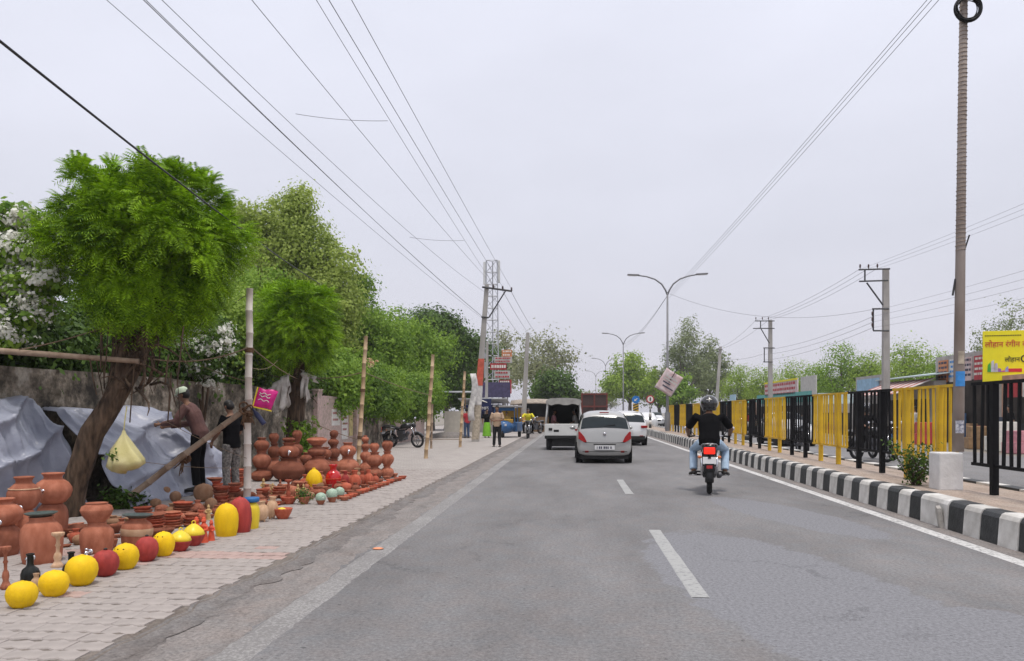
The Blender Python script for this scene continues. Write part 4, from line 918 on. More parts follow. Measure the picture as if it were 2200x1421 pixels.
PROF = dict(
 bank=[(0, 0), (.42, 0), (.52, .02), (.72, .12), (.92, .30), (1, .50), (.95, .68), (.80, .82), (.55, .92), (.30, .965), (.14, .975), (.12, 1), (0, 1.005)],
 matka=[(0, 0), (.34, 0), (.66, .10), (.90, .26), (1, .44), (.97, .56), (.80, .70), (.60, .78), (.49, .82), (.47, .88), (.53, .94), (.60, .97), (.60, 1), (.50, 1), (.43, .93), (.40, .80), (0, .5)],
 wide=[(0, 0), (.42, 0), (.75, .12), (.96, .34), (1, .50), (.99, .52), (.90, .66), (.84, .68), (.66, .80), (.50, .86), (.44, .92), (.50, .98), (.50, 1), (.40, 1), (.36, .86), (0, .5)],
 jarlow=[(0, 0), (.80, 0), (.84, .03), (.93, .25), (1, .55), (.97, .74), (.84, .87), (.64, .95), (.56, 1), (0, 1)],
 bowl=[(0, 0), (.48, 0), (.52, .06), (.84, .55), (1, .94), (1, 1), (.93, 1), (.78, .55), (.45, .16), (0, .12)],
 plate=[(0, 0), (.55, 0), (.60, .10), (.95, .78), (1, 1), (.93, 1), (.60, .32), (0, .25)],
 barrel=[(0, 0), (.74, 0), (.82, .03), (.95, .26), (1, .50), (.97, .66), (.82, .82), (.55, .925), (.30, .97), (.13, .98), (.11, 1), (0, 1)],
 gourd=[(0, 0), (.55, 0), (.8, .10), (1, .36), (.95, .55), (.74, .74), (.45, .87), (.22, .93), (.16, .97), (.17, 1), (0, 1)],
 vase=[(0, 0), (.58, 0), (.80, .10), (.98, .32), (1, .46), (.90, .60), (.62, .72), (.42, .77), (.40, .86), (.55, .96), (.55, 1), (.44, 1), (.33, .88), (0, .6)],
 camper=[(0, 0), (.86, 0), (.88, .02), (.93, .12), (1, .45), (1, .62), (.93, .76), (.72, .87), (.56, .91), (.54, .96), (.58, 1), (.50, 1), (0, .9)],
 toppot=[(0, 0), (.45, 0), (.48, .06), (.86, .42), (1, .66), (.97, .70), (.90, .84), (.68, .92), (.64, .96), (.70, 1), (.58, 1), (.5, .85), (0, .5)],
 lid=[(0, 0), (.98, 0), (1, .3), (.9, .5), (.3, .75), (.16, .8), (.16, 1), (0, 1)],
 bottle=[(0, 0), (.82, 0), (1, .06), (1, .30), (.82, .46), (.42, .56), (.34, .64), (.34, .93), (.44, .96), (.44, 1), (.3, 1), (.26, .8), (0, .5)],
 turned=[(0, 0), (.9, 0), (1, .05), (.7, .12), (.45, .2), (.62, .3), (.5, .4), (.26, .46), (.3, .6), (.45, .64), (.3, .68), (.26, .8), (.4, .86), (.95, .93), (1, 1), (.8, 1), (.3, .93), (0, .92)],
 dome=[(0, 0), (.92, 0), (1, .08), (.88, .36), (.62, .62), (.36, .8), (.22, .86), (.2, .9), (0, .9)],
)
PM = {}
def pot_mesh(kind, m, seg=26):
    if (kind, m.name) not in PM:
        me = MB().lathe(PROF[kind], seg).mesh('pot_' + kind, True); me.materials.append(m); PM[kind, m.name] = me
    return PM[kind, m.name]
def pot(name, kind, m, px, py, w, h, label, cat='pot', group=None, z=0.03, tilt=.015, z0=None, seg=26):
    """px, py: middle of the foot in the photo; w, h: its size in photo pixels"""
    p = G(px, py, z); s = mpp(p); p = p + FWD * (w * s * .35)      # the foot's front edge is what the photo shows
    if z0 is not None: p.z = z0
    o = inst(name, pot_mesh(kind, m, seg), None, p, (random.gauss(0, tilt * 2), random.gauss(0, tilt * 2), random.uniform(0, 6)), (w * s / 2 * random.uniform(.97, 1.03), w * s / 2 * random.uniform(.97, 1.03), h * s))
    if label: tag(o, label, cat, group)
    return o, p, s
def on_top(base, s, name, kind, m, w, h, label, zoff, dx=0, cat='pot', group=None):
    o = inst(name, pot_mesh(kind, m), None, base + RGT * dx * s + Vector((0, 0, zoff * s)), (random.gauss(0, .015), random.gauss(0, .015), random.uniform(0, 6)), (w * s / 2, w * s / 2, h * s))
    return tag(o, label, cat, group)
TAPM = MB().tube([(0, 0, 0), (0, -.035, 0), (0, -.07, .002)], .009, 8).tube([(0, -.055, .004), (0, -.062, -.04)], .008, 8).box((0, -.05, .022), (.012, .03, .012)).lathe([(0, 0), (.016, 0), (.016, .006), (0, .006)], 10, Matrix.Rotation(R(90), 4, 'X')).mesh('tap', True); TAPM.materials.append(M_chrome)
def tap(o, p, s, dxpx, zpx, wpx):
    """a metal tap on the front of a vessel (kept at its true size)"""
    off = -FWD * (wpx * s / 2 * .93) + RGT * dxpx * s + Vector((0, 0, zpx * s))
    t = inst('tap', TAPM); t.parent = o
    t.matrix_parent_inverse = (Matrix.LocRotScale(o.location, o.rotation_euler, o.scale)).inverted(); t.location = p + off; t.rotation_euler = (0, 0, YAW); t.scale = (1.6, 1.4, 1.6)
fr = 'painted pots in the front row'
# front row, near to far
Y1 = [('nearest yellow round clay coin bank at the left end of the front row', 32, 1312, 65, 59), ('second yellow round coin bank from the left end of the front row', 104, 1287, 61, 58), ('largest yellow round coin bank, third from the left end of the front row', 162, 1263, 66, 67)]
for lab, x, y, w, h in Y1: pot('coin_bank', 'bank', M_yel, x, y, w, h, lab, 'coin bank', fr)
for lab, x, y, w, h in (('red round coin bank between the largest yellow one and the slotted yellow one', 217, 1242, 54, 58), ('red round coin bank between the two slotted yellow ones', 307, 1210, 49, 55)):
    o, p, s = pot('coin_bank', 'bank', M_redp, x, y, w, h, lab, 'coin bank', fr)
    inst('knob', pot_mesh('lid', M_blk), o, (0, 0, 1.0), (0, 0, 0), (.16, .16, .07))
for lab, x, y, w, h in (('yellow slotted coin bank between two red ones', 260, 1228, 54, 58), ('yellow slotted coin bank left of the two lidded yellow-and-red pots', 344, 1199, 46, 55)):
    o, p, s = pot('coin_bank', 'bank', M_yel, x, y, w, h, lab, 'coin bank', fr); o.rotation_euler = (0, 0, 0)
    for a in (-2.2, -1.75, -1.2): inst('coin_slot', MB().box((0, 0, 0), (.10, .03, .05)).mesh('coin_slot'), o, (.80 * math.cos(a), .80 * math.sin(a), .815), (0, 0, a + 1.57)).data.materials.append(M_hole)
def lidded(x, y, w, h, lab):
    o, p, s = pot('lidded_pot', 'bowl', M_redp, x, y, w, h * .48, lab, 'pot', fr)
    l_ = inst('lid', pot_mesh('dome', M_yel2), o, (0, 0, .98), (0, 0, 0), (1.0, 1.0, 1.05)); 
    rg = MB().torus((0, 0, 0), .16, .045, 14, 6, Matrix.Rotation(R(90), 4, 'X')).build('ring_handle', M_yel2, l_, True); rg.location = (0, 0, 1.0); rg.scale = (1, 1, .9)
lidded(378, 1188, 48, 49, 'left of two yellow-lidded red clay pots with ring handles'); lidded(408, 1177, 48, 53, 'right of two yellow-lidded red clay pots with ring handles')
# small painted figurines
def figurine_mesh(seed, m, vox=.006):
    random.seed(seed); mb = MB(); mb.lathe([(0, 0), (.055, 0), (.05, .03), (.042, .10), (.032, .15), (.036, .19), (.04, .22), (.025, .25), (0, .255)], 14)
    mb.ball((0, 0, .285), (.03, .03, .036), 10); mb.ball((0, .0, .315), (.022, .022, .025), 8)
    for s_ in (-1, 1): mb.tube([(s_ * .038, 0, .225), (s_ * .058, -.012, .18), (s_ * .03, -.042, .165)], [.014, .013, .011], 8)
    mb.ball((0, -.03, .28), (.008, .012, .008), 6)
    o = mb.remesh('figurine', m, None, vox, 2); me = o.data; bpy.data.objects.remove(o); return me
FIG = {'org': figurine_mesh(1, M_org), 'gold': figurine_mesh(2, M_gold), 'terra': figurine_mesh(3, M_terra)}
random.seed(32)
def figurine(key, px, py, h, label, group='small figurines', z0=None):
    p = G(px, py, .03); s = mpp(p)
    if z0 is not None: p.z = z0
    k = h * s / .34; o = inst('figurine', FIG[key], None, p, (0, 0, YAW + random.uniform(-.5, .5)), (k * 1.1, k * 1.1, k)); return tag(o, label, 'figurine', group)
figurine('org', 422, 1168, 58, 'orange-red doll figurine right behind the lidded yellow pots'); figurine('org', 438, 1167, 57, 'orange-red doll figurine, middle of the three'); figurine('org', 454, 1163, 46, 'shorter orange-red doll figurine touching the big yellow jar')
pot('tall_jar', 'barrel', M_yel, 480, 1156, 51, 73, 'big yellow barrel-shaped clay jar beside the red one', 'jar', fr)
pot('tall_jar', 'barrel', M_redp, 512, 1147, 47, 78, 'big red barrel-shaped clay jar between the yellow one and the blue-lidded jar', 'jar', fr)
o, p, s = pot('lidded_jar', 'jarlow', M_yel2, 537, 1138, 34, 58, 'pale yellow painted jar with a wide blue lid at the white pole', 'jar', fr); o.rotation_euler = (0, 0, YAW)
inst('lid', MB().lathe([(0, 0), (.94, 0), (1, .2), (1, .75), (.94, 1), (0, 1)], 24).mesh('lid', True), o, (0, 0, 1.0), (0, 0, 0), (.96, .96, .17)).data.materials.append(M_bluelid)
for rr, mm, zz in ((.36, M_inkb, .0), (.27, M_whitep, .01), (.13, M_stb, .02)): 
    q_ = MB().lathe([(0, .0), (rr, .0), (rr * .9, .05), (0, .06)], 16, Matrix.Rotation(R(90), 4, 'X')).build('painted_emblem', mm, o, True); q_.location = (0, -.95 - zz * 1.2, .42); q_.scale = (1, .5, .62)
def footed(x, y, w, h, lab):
    o, p, s = pot('footed_pot', 'matka', M_beige, x, y - 5, w, h, lab, 'pot', fr, z=.03); o.location.z += 4 * s
    for a in (0, 2.1, 4.2): q_ = MB().lathe([(0, 0), (.5, 0), (.8, 1), (0, 1)], 8).build('foot', M_beige, o, True); q_.location = (.45 * math.cos(a), .45 * math.sin(a), -.12); q_.scale = (.2, .2, .25)
footed(561, 1129, 29, 42, 'left of two beige footed clay pots right of the blue-lidded jar'); footed(580, 1123, 26, 46, 'right of two beige footed clay pots right of the blue-lidded jar')
o, p, s = pot('clay_bowl', 'bowl', M_terra_r, 603, 1118, 42, 24, 'terracotta bowl holding a small yellow pot at the end of the near row', 'bowl', fr)
on_top(p, s, 'small_pot', 'bank', M_yel2, 20, 18, 'small yellow pot sitting inside the end bowl of the near row', 8, -2)
# second stretch of front row
o, p, s = pot('clay_bowl', 'bowl', M_terra_r, 616, 1086, 35, 17, 'terracotta bowl with a pointed clay bottle standing in it', 'bowl', fr)
on_top(p, s, 'clay_bottle', 'turned', M_terra_r, 17, 44, 'pointed slim terracotta bottle standing in a bowl', 10)
o, p, s = pot('clay_bowl', 'bowl', M_terra, 652, 1086, 27, 18, 'terracotta bowl planted with a tiny green sprig', 'bowl', fr)
sprig('small_plant', 'tiny green sprig growing in a terracotta bowl', p + Vector((0, 0, 10 * s)), 6, .13, L_dark, .03, (.035, .025), 8)
for x, y, w, h, lab in ((687, 1086, 24, 29, 'green-and-white striped clay pot, nearest of the three'), (712, 1081, 25, 33, 'green-and-white striped clay pot, middle of the three'), (728, 1075, 22, 30, 'green-and-white striped clay pot, farthest of the three')):
    o, p, s = pot('striped_pot', 'bowl', M_terra, x, y, w * .92, h * .5, lab, 'pot', fr); inst('glazed_top', pot_mesh('bank', M_gstripe), o, (0, 0, .35), (0, 0, 0), (1.05, 1.05, 1.5))
n_ = 15
for i in range(n_):
    f = i / (n_ - 1); pot('clay_saucer', 'bowl', M_terra_r if i % 3 else M_terra, 738 + 126 * f, 1077 - 46 * f + random.uniform(-1, 1), 23 - 5 * f, 10 - 2 * f, 'shallow terracotta saucer in the front line ending at the far tip of the pottery', 'saucer', 'line of saucers along the far front edge', seg=18)
    if i % 2: pot('clay_saucer', 'bowl', M_terra, 742 + 112 * f, 1066 - 42 * f, 21 - 5 * f, 9, 'terracotta saucer in the second line behind the far front edge', 'saucer', 'second line of saucers', seg=18)
pot('gourd_jar', 'gourd', M_yel, 672, 1054, 36, 48, 'yellow onion-shaped jar in front of the tall pot stacks', 'jar'); o, p, s = pot('red_vase', 'vase', M_redg, 714, 1052, 34, 53, 'glossy red vase in front of the tall pot stacks', 'vase')
inst('pale_band', MB().torus((0, 0, .44), 1.0, .02, 26, 6).mesh('pale_band', True), o).data.materials.append(M_org)
pot('small_vase', 'vase', M_redp, 740, 1047, 18, 34, 'small red vase with yellow neck right of the glossy red one', 'vase'); o, p, s = pot('small_vase', 'vase', M_terra_r, 761, 1051, 26, 40, 'squat terracotta vase with yellow rim near the far saucers', 'vase'); inst('yellow_rim', MB().torus((0, 0, .97), .52, .06, 20, 6).mesh('yellow_rim', True), o, scale=(1, 1, .6)).data.materials.append(M_yel2)
for x, y, w, h, lab in ((777, 1043, 19, 30, 'slim terracotta vase, left of two before the far stacks'), (792, 1043, 19, 33, 'slim terracotta vase, right of two before the far stacks'), (806, 1040, 16, 22, 'small terracotta vase next to the far stacks')): pot('small_vase', 'vase', M_terra_r, x, y, w, h, lab, 'vase')
# stacks of round water pots
def stack(x, y, specs, where, m=None, z=.03, tapi=None):
    """specs bottom-up: (kind, w, h)"""
    p0 = None; zz = 0; pos = ['bottom', 'second', 'third', 'fourth', 'top']
    for i, (kind, w, h) in enumerate(specs):
        nm = 'topmost' if i == len(specs) - 1 and i else pos[i]
        lab = f'{nm} terracotta water pot of the stack {where}' if len(specs) > 1 else f'terracotta water pot {where}'
        mm = m or random.choice((M_terra, M_terra, M_terra_d))
        if i == 0: o, p0, s = pot('water_pot', kind, mm, x, y, w, h, lab, 'pot', 'stacked terracotta water pots', z)
        else: o = on_top(p0, s, 'water_pot', kind, mm, w, h, lab, zz, random.uniform(-1, 1), 'pot', 'stacked terracotta water pots')
        if tapi is not None and i == tapi: tap(o, o.location.copy(), s, w * .18, h * .45, w)
        zz += h * (.955 if kind != 'bowl' else .6)
    return p0, s
stack(557, 1036, [('wide', 50, 28), ('matka', 40, 40), ('matka', 33, 30)], 'just right of the white pole')
stack(585, 1024, [('matka', 38, 40), ('matka', 28, 32), ('toppot', 22, 24)], 'behind and right of the white pole')
stack(612, 1036, [('wide', 75, 50), ('matka', 46, 36), ('toppot', 28, 13)], 'with the widest shiny pot at its foot', M_terra_d, tapi=1)
stack(634, 1020, [('matka', 40, 42), ('matka', 30, 30), ('toppot', 22, 26)], 'behind the widest pot', M_terra_d)
stack(676, 1033, [('wide', 62, 52), ('matka', 40, 26), ('toppot', 45, 18)], 'behind the yellow onion-shaped jar')
stack(714, 1012, [('matka', 36, 26), ('matka', 27, 29), ('matka', 24, 19), ('bank', 19, 17)], 'topped by a small ball pot', M_terra_d)
stack(743, 1024, [('wide', 52, 42), ('matka', 37, 32)], 'behind the glossy red vase', M_terra, tapi=1)
stack(783, 1021, [('wide', 30, 30), ('matka', 24, 26), ('matka', 19, 17), ('matka', 16, 15)], 'behind the foot of the brown bamboo pole', M_terra)
stack(803, 1030, [('wide', 36, 27), ('matka', 36, 32), ('toppot', 22, 21)], 'second from the far end', M_terra)
stack(830, 1029, [('matka', 30, 29), ('matka', 29, 31), ('toppot', 25, 24)], 'at the far end of the pottery', M_terra)
stack(696, 1016, [('wide', 36, 30), ('matka', 26, 26)], 'half hidden left of the ball-topped stack')
stack(655, 1024, [('wide', 34, 28), ('matka', 28, 24)], 'half hidden between the two biggest stacks', M_terra_d)
# near left: big water dispensers
o, p, s = pot('water_pot', 'jarlow', M_terra, -14, 1198, 74, 66, 'lower terracotta dispenser cut by the left edge of the photo'); u = on_top(p, s, 'water_pot', 'matka', M_terra, 84, 62, 'upper terracotta pot cut by the left edge of the photo', 62); tap(u, u.location.copy(), s, 22, 15, 84)
o, p, s = pot('water_pot', 'jarlow', M_terra, 38, 1182, 60, 84, 'lower terracotta dispenser of the second stack from the left edge'); u = on_top(p, s, 'water_pot', 'matka', M_terra, 66, 76, 'upper banded terracotta pot of the second stack from the left edge', 80); tap(u, u.location.copy(), s, 12, 12, 66)
inst('pale_band', MB().torus((0, 0, .66), .90, .02, 26, 6).mesh('pale_band', True), u).data.materials.append(M_beige)
o, p, s = pot('water_pot', 'jarlow', M_terra, 100, 1160, 64, 78, 'lower terracotta dispenser standing against the trunk'); u = on_top(p, s, 'water_pot', 'matka', M_terra, 75, 70, 'upper round terracotta pot with a tap beside the trunk', 72); tap(u, u.location.copy(), s, 0, 33, 75)
o, p, s = pot('water_dispenser', 'camper', M_terra, 73, 1214, 82, 100, 'stout terracotta water dispenser with a dark flat lid and a tap', 'water dispenser'); tap(o, o.location.copy(), s, 4, 18, 82); inst('lid', pot_mesh('plate', M_dgreen), o, (0, 0, 1.0), (0, 0, 0), (.78, .78, .09))
o, p, s = pot('water_dispenser', 'camper', M_terra, 195, 1192, 66, 66, 'terracotta water dispenser carrying an upturned pot right of the trunk', 'water dispenser'); tap(o, o.location.copy(), s, 4, 8, 66)
on_top(p, s, 'water_pot', 'toppot', M_terra, 66, 47, 'wide-mouthed terracotta pot on top of the dispenser right of the trunk', 62)
o, p, s = pot('water_dispenser', 'camper', M_terra, 282, 1176, 63, 60, 'terracotta dispenser with a pale band and green-grey lid behind the red banks', 'water dispenser'); inst('lid', pot_mesh('plate', M_dgreen), o, (0, 0, 1.0), (0, 0, 0), (.98, .98, .13)); inst('pale_band', MB().lathe([(.985, .38), (1.012, .40), (1.022, .60), (1.0, .63)], 26).mesh('pale_band', True), o).data.materials.append(M_beige)
pot('turned_stand', 'turned', M_beige, 118, 1222, 26, 76, 'slim beige turned clay candle stand beside the stout dispenser', 'stand')
pot('bottle_vase', 'bottle', M_blk, 57, 1254, 38, 62, 'black glazed bottle vase behind the nearest yellow banks', 'vase'); pot('bottle_vase', 'bottle', M_blk, 146, 1240, 34, 52, 'black glazed bottle vase half hidden behind the largest yellow bank', 'vase')
pot('small_cup', 'vase', M_beige, 72, 1276, 24, 42, 'small beige-rimmed clay cup between the first two yellow banks', 'cup'); pot('turned_stand', 'turned', M_terra, 7, 1268, 24, 92, 'tall terracotta turned stand at the left edge behind the nearest bank', 'stand'); pot('small_cup', 'vase', M_blk, 118, 1252, 22, 24, 'small dark brown cup in front of the beige turned stand', 'cup')
pot('small_cup', 'bowl', M_terra, 239, 1180, 20, 20, 'small terracotta cup between the two right-hand dispensers', 'cup'); pot('small_cup', 'bowl', M_beige, 186, 1216, 26, 18, 'small beige clay cup behind the first red bank', 'cup')
# plates, pans, gourds spread behind the front row
for x, y, w, h, lab in ((152, 1156, 58, 22, 'large shallow dark terracotta pan leaning by the trunk foot'), (232, 1150, 44, 20, 'shallow terracotta pan behind the right dispensers'), (335, 1158, 60, 18, 'widest stacked terracotta plate, lowest of the plate pile'), ):
    pot('clay_pan', 'plate', M_terra_d, x, y, w, h, lab, 'pan')
def plate_pile(x, y, n, w, where):
    o, p, s = pot('clay_plate', 'plate', M_terra, x, y, w, 9, f'bottom terracotta plate of the pile {where}', 'plate', 'piles of clay plates'); z_ = 5
    for i in range(1, n):
        ww = w * random.uniform(.8, 1.0); hh = random.uniform(8, 12)
        on_top(p, s, 'clay_plate', random.choice(('plate', 'bowl')), random.choice((M_terra, M_terra_d, M_terra_r)), ww, hh, f'{["second", "third", "fourth", "fifth", "sixth", "seventh"][i - 1]} terracotta plate up the pile {where}', z_, random.uniform(-2, 2), 'plate', 'piles of clay plates'); z_ += hh * .62
plate_pile(318, 1150, 7, 56, 'behind the second red bank'); plate_pile(362, 1138, 6, 46, 'behind the lidded yellow pots'); plate_pile(300, 1118, 4, 40, 'right of the leafy sprig'); plate_pile(386, 1114, 5, 46, 'below the round brown gourds'); plate_pile(405, 1134, 4, 38, 'behind the orange-red dolls')
plate_pile(470, 1088, 6, 36, 'behind the big yellow jar'); plate_pile(500, 1078, 6, 34, 'just left of the white pole'); plate_pile(455, 1060, 5, 40, 'at the foot of the tarpaulin'); plate_pile(505, 1050, 6, 36, 'behind the white pole, by the boy'); plate_pile(560, 1080, 4, 30, 'behind the beige footed pots'); plate_pile(596, 1072, 4, 34, 'behind the pointed clay bottle'); plate_pile(640, 1058, 3, 30, 'left of the yellow onion-shaped jar')
for x, y, w, h, lab in ((350, 1075, 29, 30, 'round brown gourd-like pot at the foot of the slanting prop'), (374, 1080, 24, 24, 'small brown ball pot right of the slanting prop foot'), (432, 1080, 42, 40, 'large round brown ball pot in front of the tarpaulin'), (240, 1092, 22, 20, 'small brown ball pot left of the leafy sprig'), (330, 1092, 24, 20, 'brown ball pot below the slanting prop'), (450, 1100, 26, 30, 'tan ball pot behind the big yellow jar')):
    pot('ball_pot', 'bank', M_brown, x, y, w, h, lab, 'pot', 'round brown pots')
for i, (k_, x, y, h, lab) in enumerate((('gold', 448, 1118, 34, 'gold-brown figurine behind the dolls'), ('gold', 566, 1062, 34, 'gold-brown figurine right of the white pole'), ('terra', 471, 1044, 40, 'terracotta figurine standing on plates near the tarpaulin'), ('gold', 586, 1066, 28, 'small gold-brown figurine behind the footed pots'), ('terra', 602, 1062, 32, 'terracotta figurine behind the pointed bottle'), ('gold', 652, 1066, 26, 'gold-brown figurine behind the planted bowl'), ('terra', 668, 1070, 24, 'small terracotta figurine before the yellow onion-shaped jar'), ('gold', 640, 1070, 30, 'gold figurine left of the planted bowl'), ('terra', 492, 1068, 26, 'terracotta figurine left of the white pole foot'))): figurine(k_, x, y, h, lab)
# crowded small wares filling the rows in between
FILL = []
for i in range(520):
    f = random.random(); px_ = 130 + 640 * f; py_ = 1186 - 122 * f - random.uniform(4, 46 - 20 * f) - 14 * (f > .5) * random.random()
    p = G(px_, py_, .03)
    if any((p - q).length < .15 for q in FILL): continue
    FILL.append(p); k_ = random.choice(('bowl', 'plate', 'bowl', 'matka', 'vase', 'bank')); w = random.uniform(18, 30)
    fm = random.choice((M_terra, M_terra_d, M_terra_r, M_terra, M_brown)); pot('clay_ware', k_, fm, px_, py_, w, w * dict(bowl=.42, plate=.25, matka=.8, vase=1.1, bank=.8)[k_], f'small {dict(terracotta="terracotta", terracotta_dark="dark brown-red", terracotta_red="bright red-clay", brown_gourd="brown")[fm.name]} clay {dict(bowl="bowl", plate="plate", matka="round pot", vase="vase", bank="ball pot")[k_]} crowded {"behind the near banks" if px_ < 300 else "behind the lidded yellow pots" if px_ < 430 else "around the white pole" if px_ < 580 else "before the tall pot stacks"}', 'pot', 'small wares crowded behind the front pots', seg=18)
# bag shaped wrapper on the wide pot
# ------------------------------------------------------------------ tarpaulins, bag, rags
M_tarp = mat('blue_grey_tarpaulin', (.22, .235, .30), .33, .12, 2, .6, col2=(.37, .385, .455), bscale=14, spec=.4)
def tri(x): return abs((x % 1.0) * 2 - 1)
def tarp(label, X0, X1, y0, y1, topf, seed, n=150, name='tarpaulin'):
    """thin sheet slung from the wall side over the stock: taut planes broken by sharp pleats running down and across"""
    mb = MB(); m_ = 56; L_ = y1 - y0
    for i in range(n + 1):
        u = i / n; y = y0 + L_ * u
        for j in range(m_ + 1):
            v = j / m_; P = Vector((u * L_ * .8 + seed, v * 1.3, seed))
            top = topf(u) - .10 * abs(math.sin(u * L_ * 1.5 + seed)) ** .7
            bulge = .28 * math.sin(min(1, v * 1.15) * math.pi) * (.6 + .8 * noise.noise(Vector((u * L_ * .9, seed, 2))))
            x = X0 + (X1 - X0) * (.18 + .82 * v) * (v > 0) + bulge; z = top * (1 - v) ** .85
            ph = u * L_ * 1.15 + .55 * noise.noise(Vector((u * L_ * .7, v * .9, seed))) - .35 * v          # pleats fanning downward
            ph2 = (u * .8 + v * 1.7) * 1.4 + .5 * noise.noise(Vector((u * 2.2, v * 1.5, seed + 4)))              # slanting pulls
            k = .20 * (tri(ph) ** 2.2) * (.35 + v) * (.5 + abs(noise.noise(P * 1.3)) * 1.6) + .12 * tri(ph2) ** 5 + .05 * tri(ph * 3.1 + v) ** 3 * (.4 + abs(noise.noise(P * 3)) * 2) + .05 * noise.noise(P * .9)
            mb.v.append((x + k, y + .05 * noise.noise(P * 2), max(.015 + .01 * tri(ph), z + k * .5)))
    for i in range(n):
        for j in range(m_): a = i * (m_ + 1) + j; mb.f.append((a, a + 1, a + m_ + 2, a + m_ + 1))
    o = mb.build(name, M_tarp, None, True); s_ = o.modifiers.new('t', 'SOLIDIFY'); s_.thickness = .005; return tag(o, label, 'tarpaulin', 'tarpaulins over the stock by the wall')
tarp('blue-grey tarpaulin heaped over stock at the left edge, left of the trunk', -8.0, -7.2, 8.0, 10.7, lambda u: 1.80 - .12 * u - .25 * max(0, u - .85) * 4, 2.3)
tarp('blue-grey tarpaulin over stock between the trunk and the man in the cap', -8.0, -6.55, 10.75, 14.5, lambda u: 1.50 + .10 * math.sin(u * 3.1) - .75 * max(0, u - .62) ** 1.2 * 1.6, 5.7)
o = MB().box((0, 0, .02), (.5, .4, .04)).build('folded_sheet', mat('blue_sheet', (.04, .10, .32), .5, .2, 6), None, False, G(395, 1062), bevel=.02); tag(o, 'folded bright blue plastic sheet under the edge of the tarpaulin', 'sheet')
# plastic bag hanging on the tree
M_bag = mat('yellow_plastic_bag', (.50, .44, .16), .35, .2, 4, .5, col2=(.66, .60, .32), bscale=10)
bp_ = D(266, 925, 10.15); mb = MB(); prof = [(.015, 0), (.03, -.05), (.09, -.15), (.16, -.26), (.21, -.38), (.22, -.44), (.17, -.50), (.08, -.53), (0, -.535)]
n_ = 26; rows = []
for r_, z in prof:
    k = len(mb.v)
    for j in range(n_): a = 2 * math.pi * j / n_; q = r_ * (1 + .16 * math.sin(a * 5 + z * 6) * (1 if z > -.45 else .3) + .1 * noise.noise(Vector((math.cos(a) * 2, math.sin(a) * 2, z * 6)))); mb.v.append((q * math.cos(a) * 1.05 + .03 * (z < -.3), q * math.sin(a) * .8, z - .04 * (math.cos(a) < -.2) * (z < -.3)))
    rows.append(k)
for a, b_ in zip(rows, rows[1:]):
    for j in range(n_): mb.f.append((a + j, a + (j + 1) % n_, b_ + (j + 1) % n_, b_ + j))
bag = mb.build('plastic_bag', M_bag, None, True, bp_); tag(bag, 'yellow plastic carrier bag hanging from the gnarled tree in front of the tarpaulin', 'bag')
MB().tube([(0, 0, 0), (.015, 0, .14), (.03, .02, .32)], .008, 5).build('strap', M_bag, bag)
ll = np.array([[random.gauss(-.05, .04), -.19 + random.gauss(0, .01), -.33 + random.gauss(0, .04)] for _ in range(40)]); inst('greens', quad_mesh('greens', leaf_quads(ll, np.tile([0, -1.0, .2], (40, 1)), .05, .03), L_dark), bag)
# rags on the smaller tree
M_rag = mat('dirty_white_cloth', (.38, .34, .31), .9, .3, 6, .3, col2=(.66, .62, .58))
def rag(label, px0, py0, px1, py1, d, wid, seed):
    a, b_ = D(px0, py0, d), D(px1, py1, d); mb = MB(); n_ = 22; m_ = 8
    for i in range(n_ + 1):
        u = i / n_; c_ = a.lerp(b_, u)
        for j in range(m_ + 1): v = j / m_; mb.v.append(tuple(c_ - a + Vector((.04 * math.sin(u * 17 + v * 2), .12 * math.sin(u * 11 + seed) * v + .05 * math.sin(v * 6 + u * 9), -wid * v * (.75 + .5 * noise.noise(Vector((u * 4, seed, 0))))))))
    for i in range(n_):
        for j in range(m_): k = i * (m_ + 1) + j; mb.f.append((k, k + 1, k + m_ + 2, k + m_ + 1))
    o = mb.build('rag', M_rag, None, True, a); s_ = o.modifiers.new('t', 'SOLIDIFY'); s_.thickness = .012; return tag(o, label, 'cloth', 'rags tied to the smaller tree')
rag('dirty white rag stretched from the smaller tree towards the white pole', 575, 835, 626, 796, d2 - .3, .7, 1); rag('torn white rag hanging on the right side of the smaller tree', 645, 795, 682, 812, d2 - .25, .18, 2)
rag('long narrow white rag strip hanging down the right of the smaller tree', 650, 800, 662, 806, d2 - .28, .78, 3); rag('grey rag drooping behind the pink packet', 590, 825, 620, 806, d2 - .5, .95, 4)
# pink packet and dark bottle tied to the white pole
M_pink = mat('magenta_foil', (.62, .02, .22), .35, .15, 8); mb = MB(); nn = 12
for sd in (-1, 1):
    for i in range(nn + 1):
        for j in range(nn + 1): u, v = i / nn * 2 - 1, j / nn * 2 - 1; mb.v.append((u * .14 + .02 * v, sd * .045 * (1 - u ** 4) * (1 - v ** 4) + .012 * noise.noise(Vector((u * 2.5, v * 2.5, sd))), v * .15 + .015 * math.sin(u * 3)))
for sd in range(2):
    for i in range(nn):
        for j in range(nn): k = sd * (nn + 1) ** 2 + i * (nn + 1) + j; mb.f.append((k, k + 1, k + nn + 2, k + nn + 1))
o = mb.build('snack_packet', M_pink, None, True, D(570, 857, dA - .15)); o.rotation_euler = (0, R(14), R(12)); tag(o, 'magenta packet with yellow trim hanging right of the white pole', 'packet')
MB().box((0, -.012, -.158), (.27, .02, .018)).build('yellow_trim', M_yel2, o); MB().box((-.145, -.012, .0), (.018, .02, .29)).build('yellow_trim', M_yel2, o)
for z_ in (.07, .03, -.03): MB().tube([(-.09 + .018 * i, -.052, z_ + .012 * math.sin(i * 1.3 + z_ * 40)) for i in range(10)], .006, 4).build('white_script', M_whitep, o)
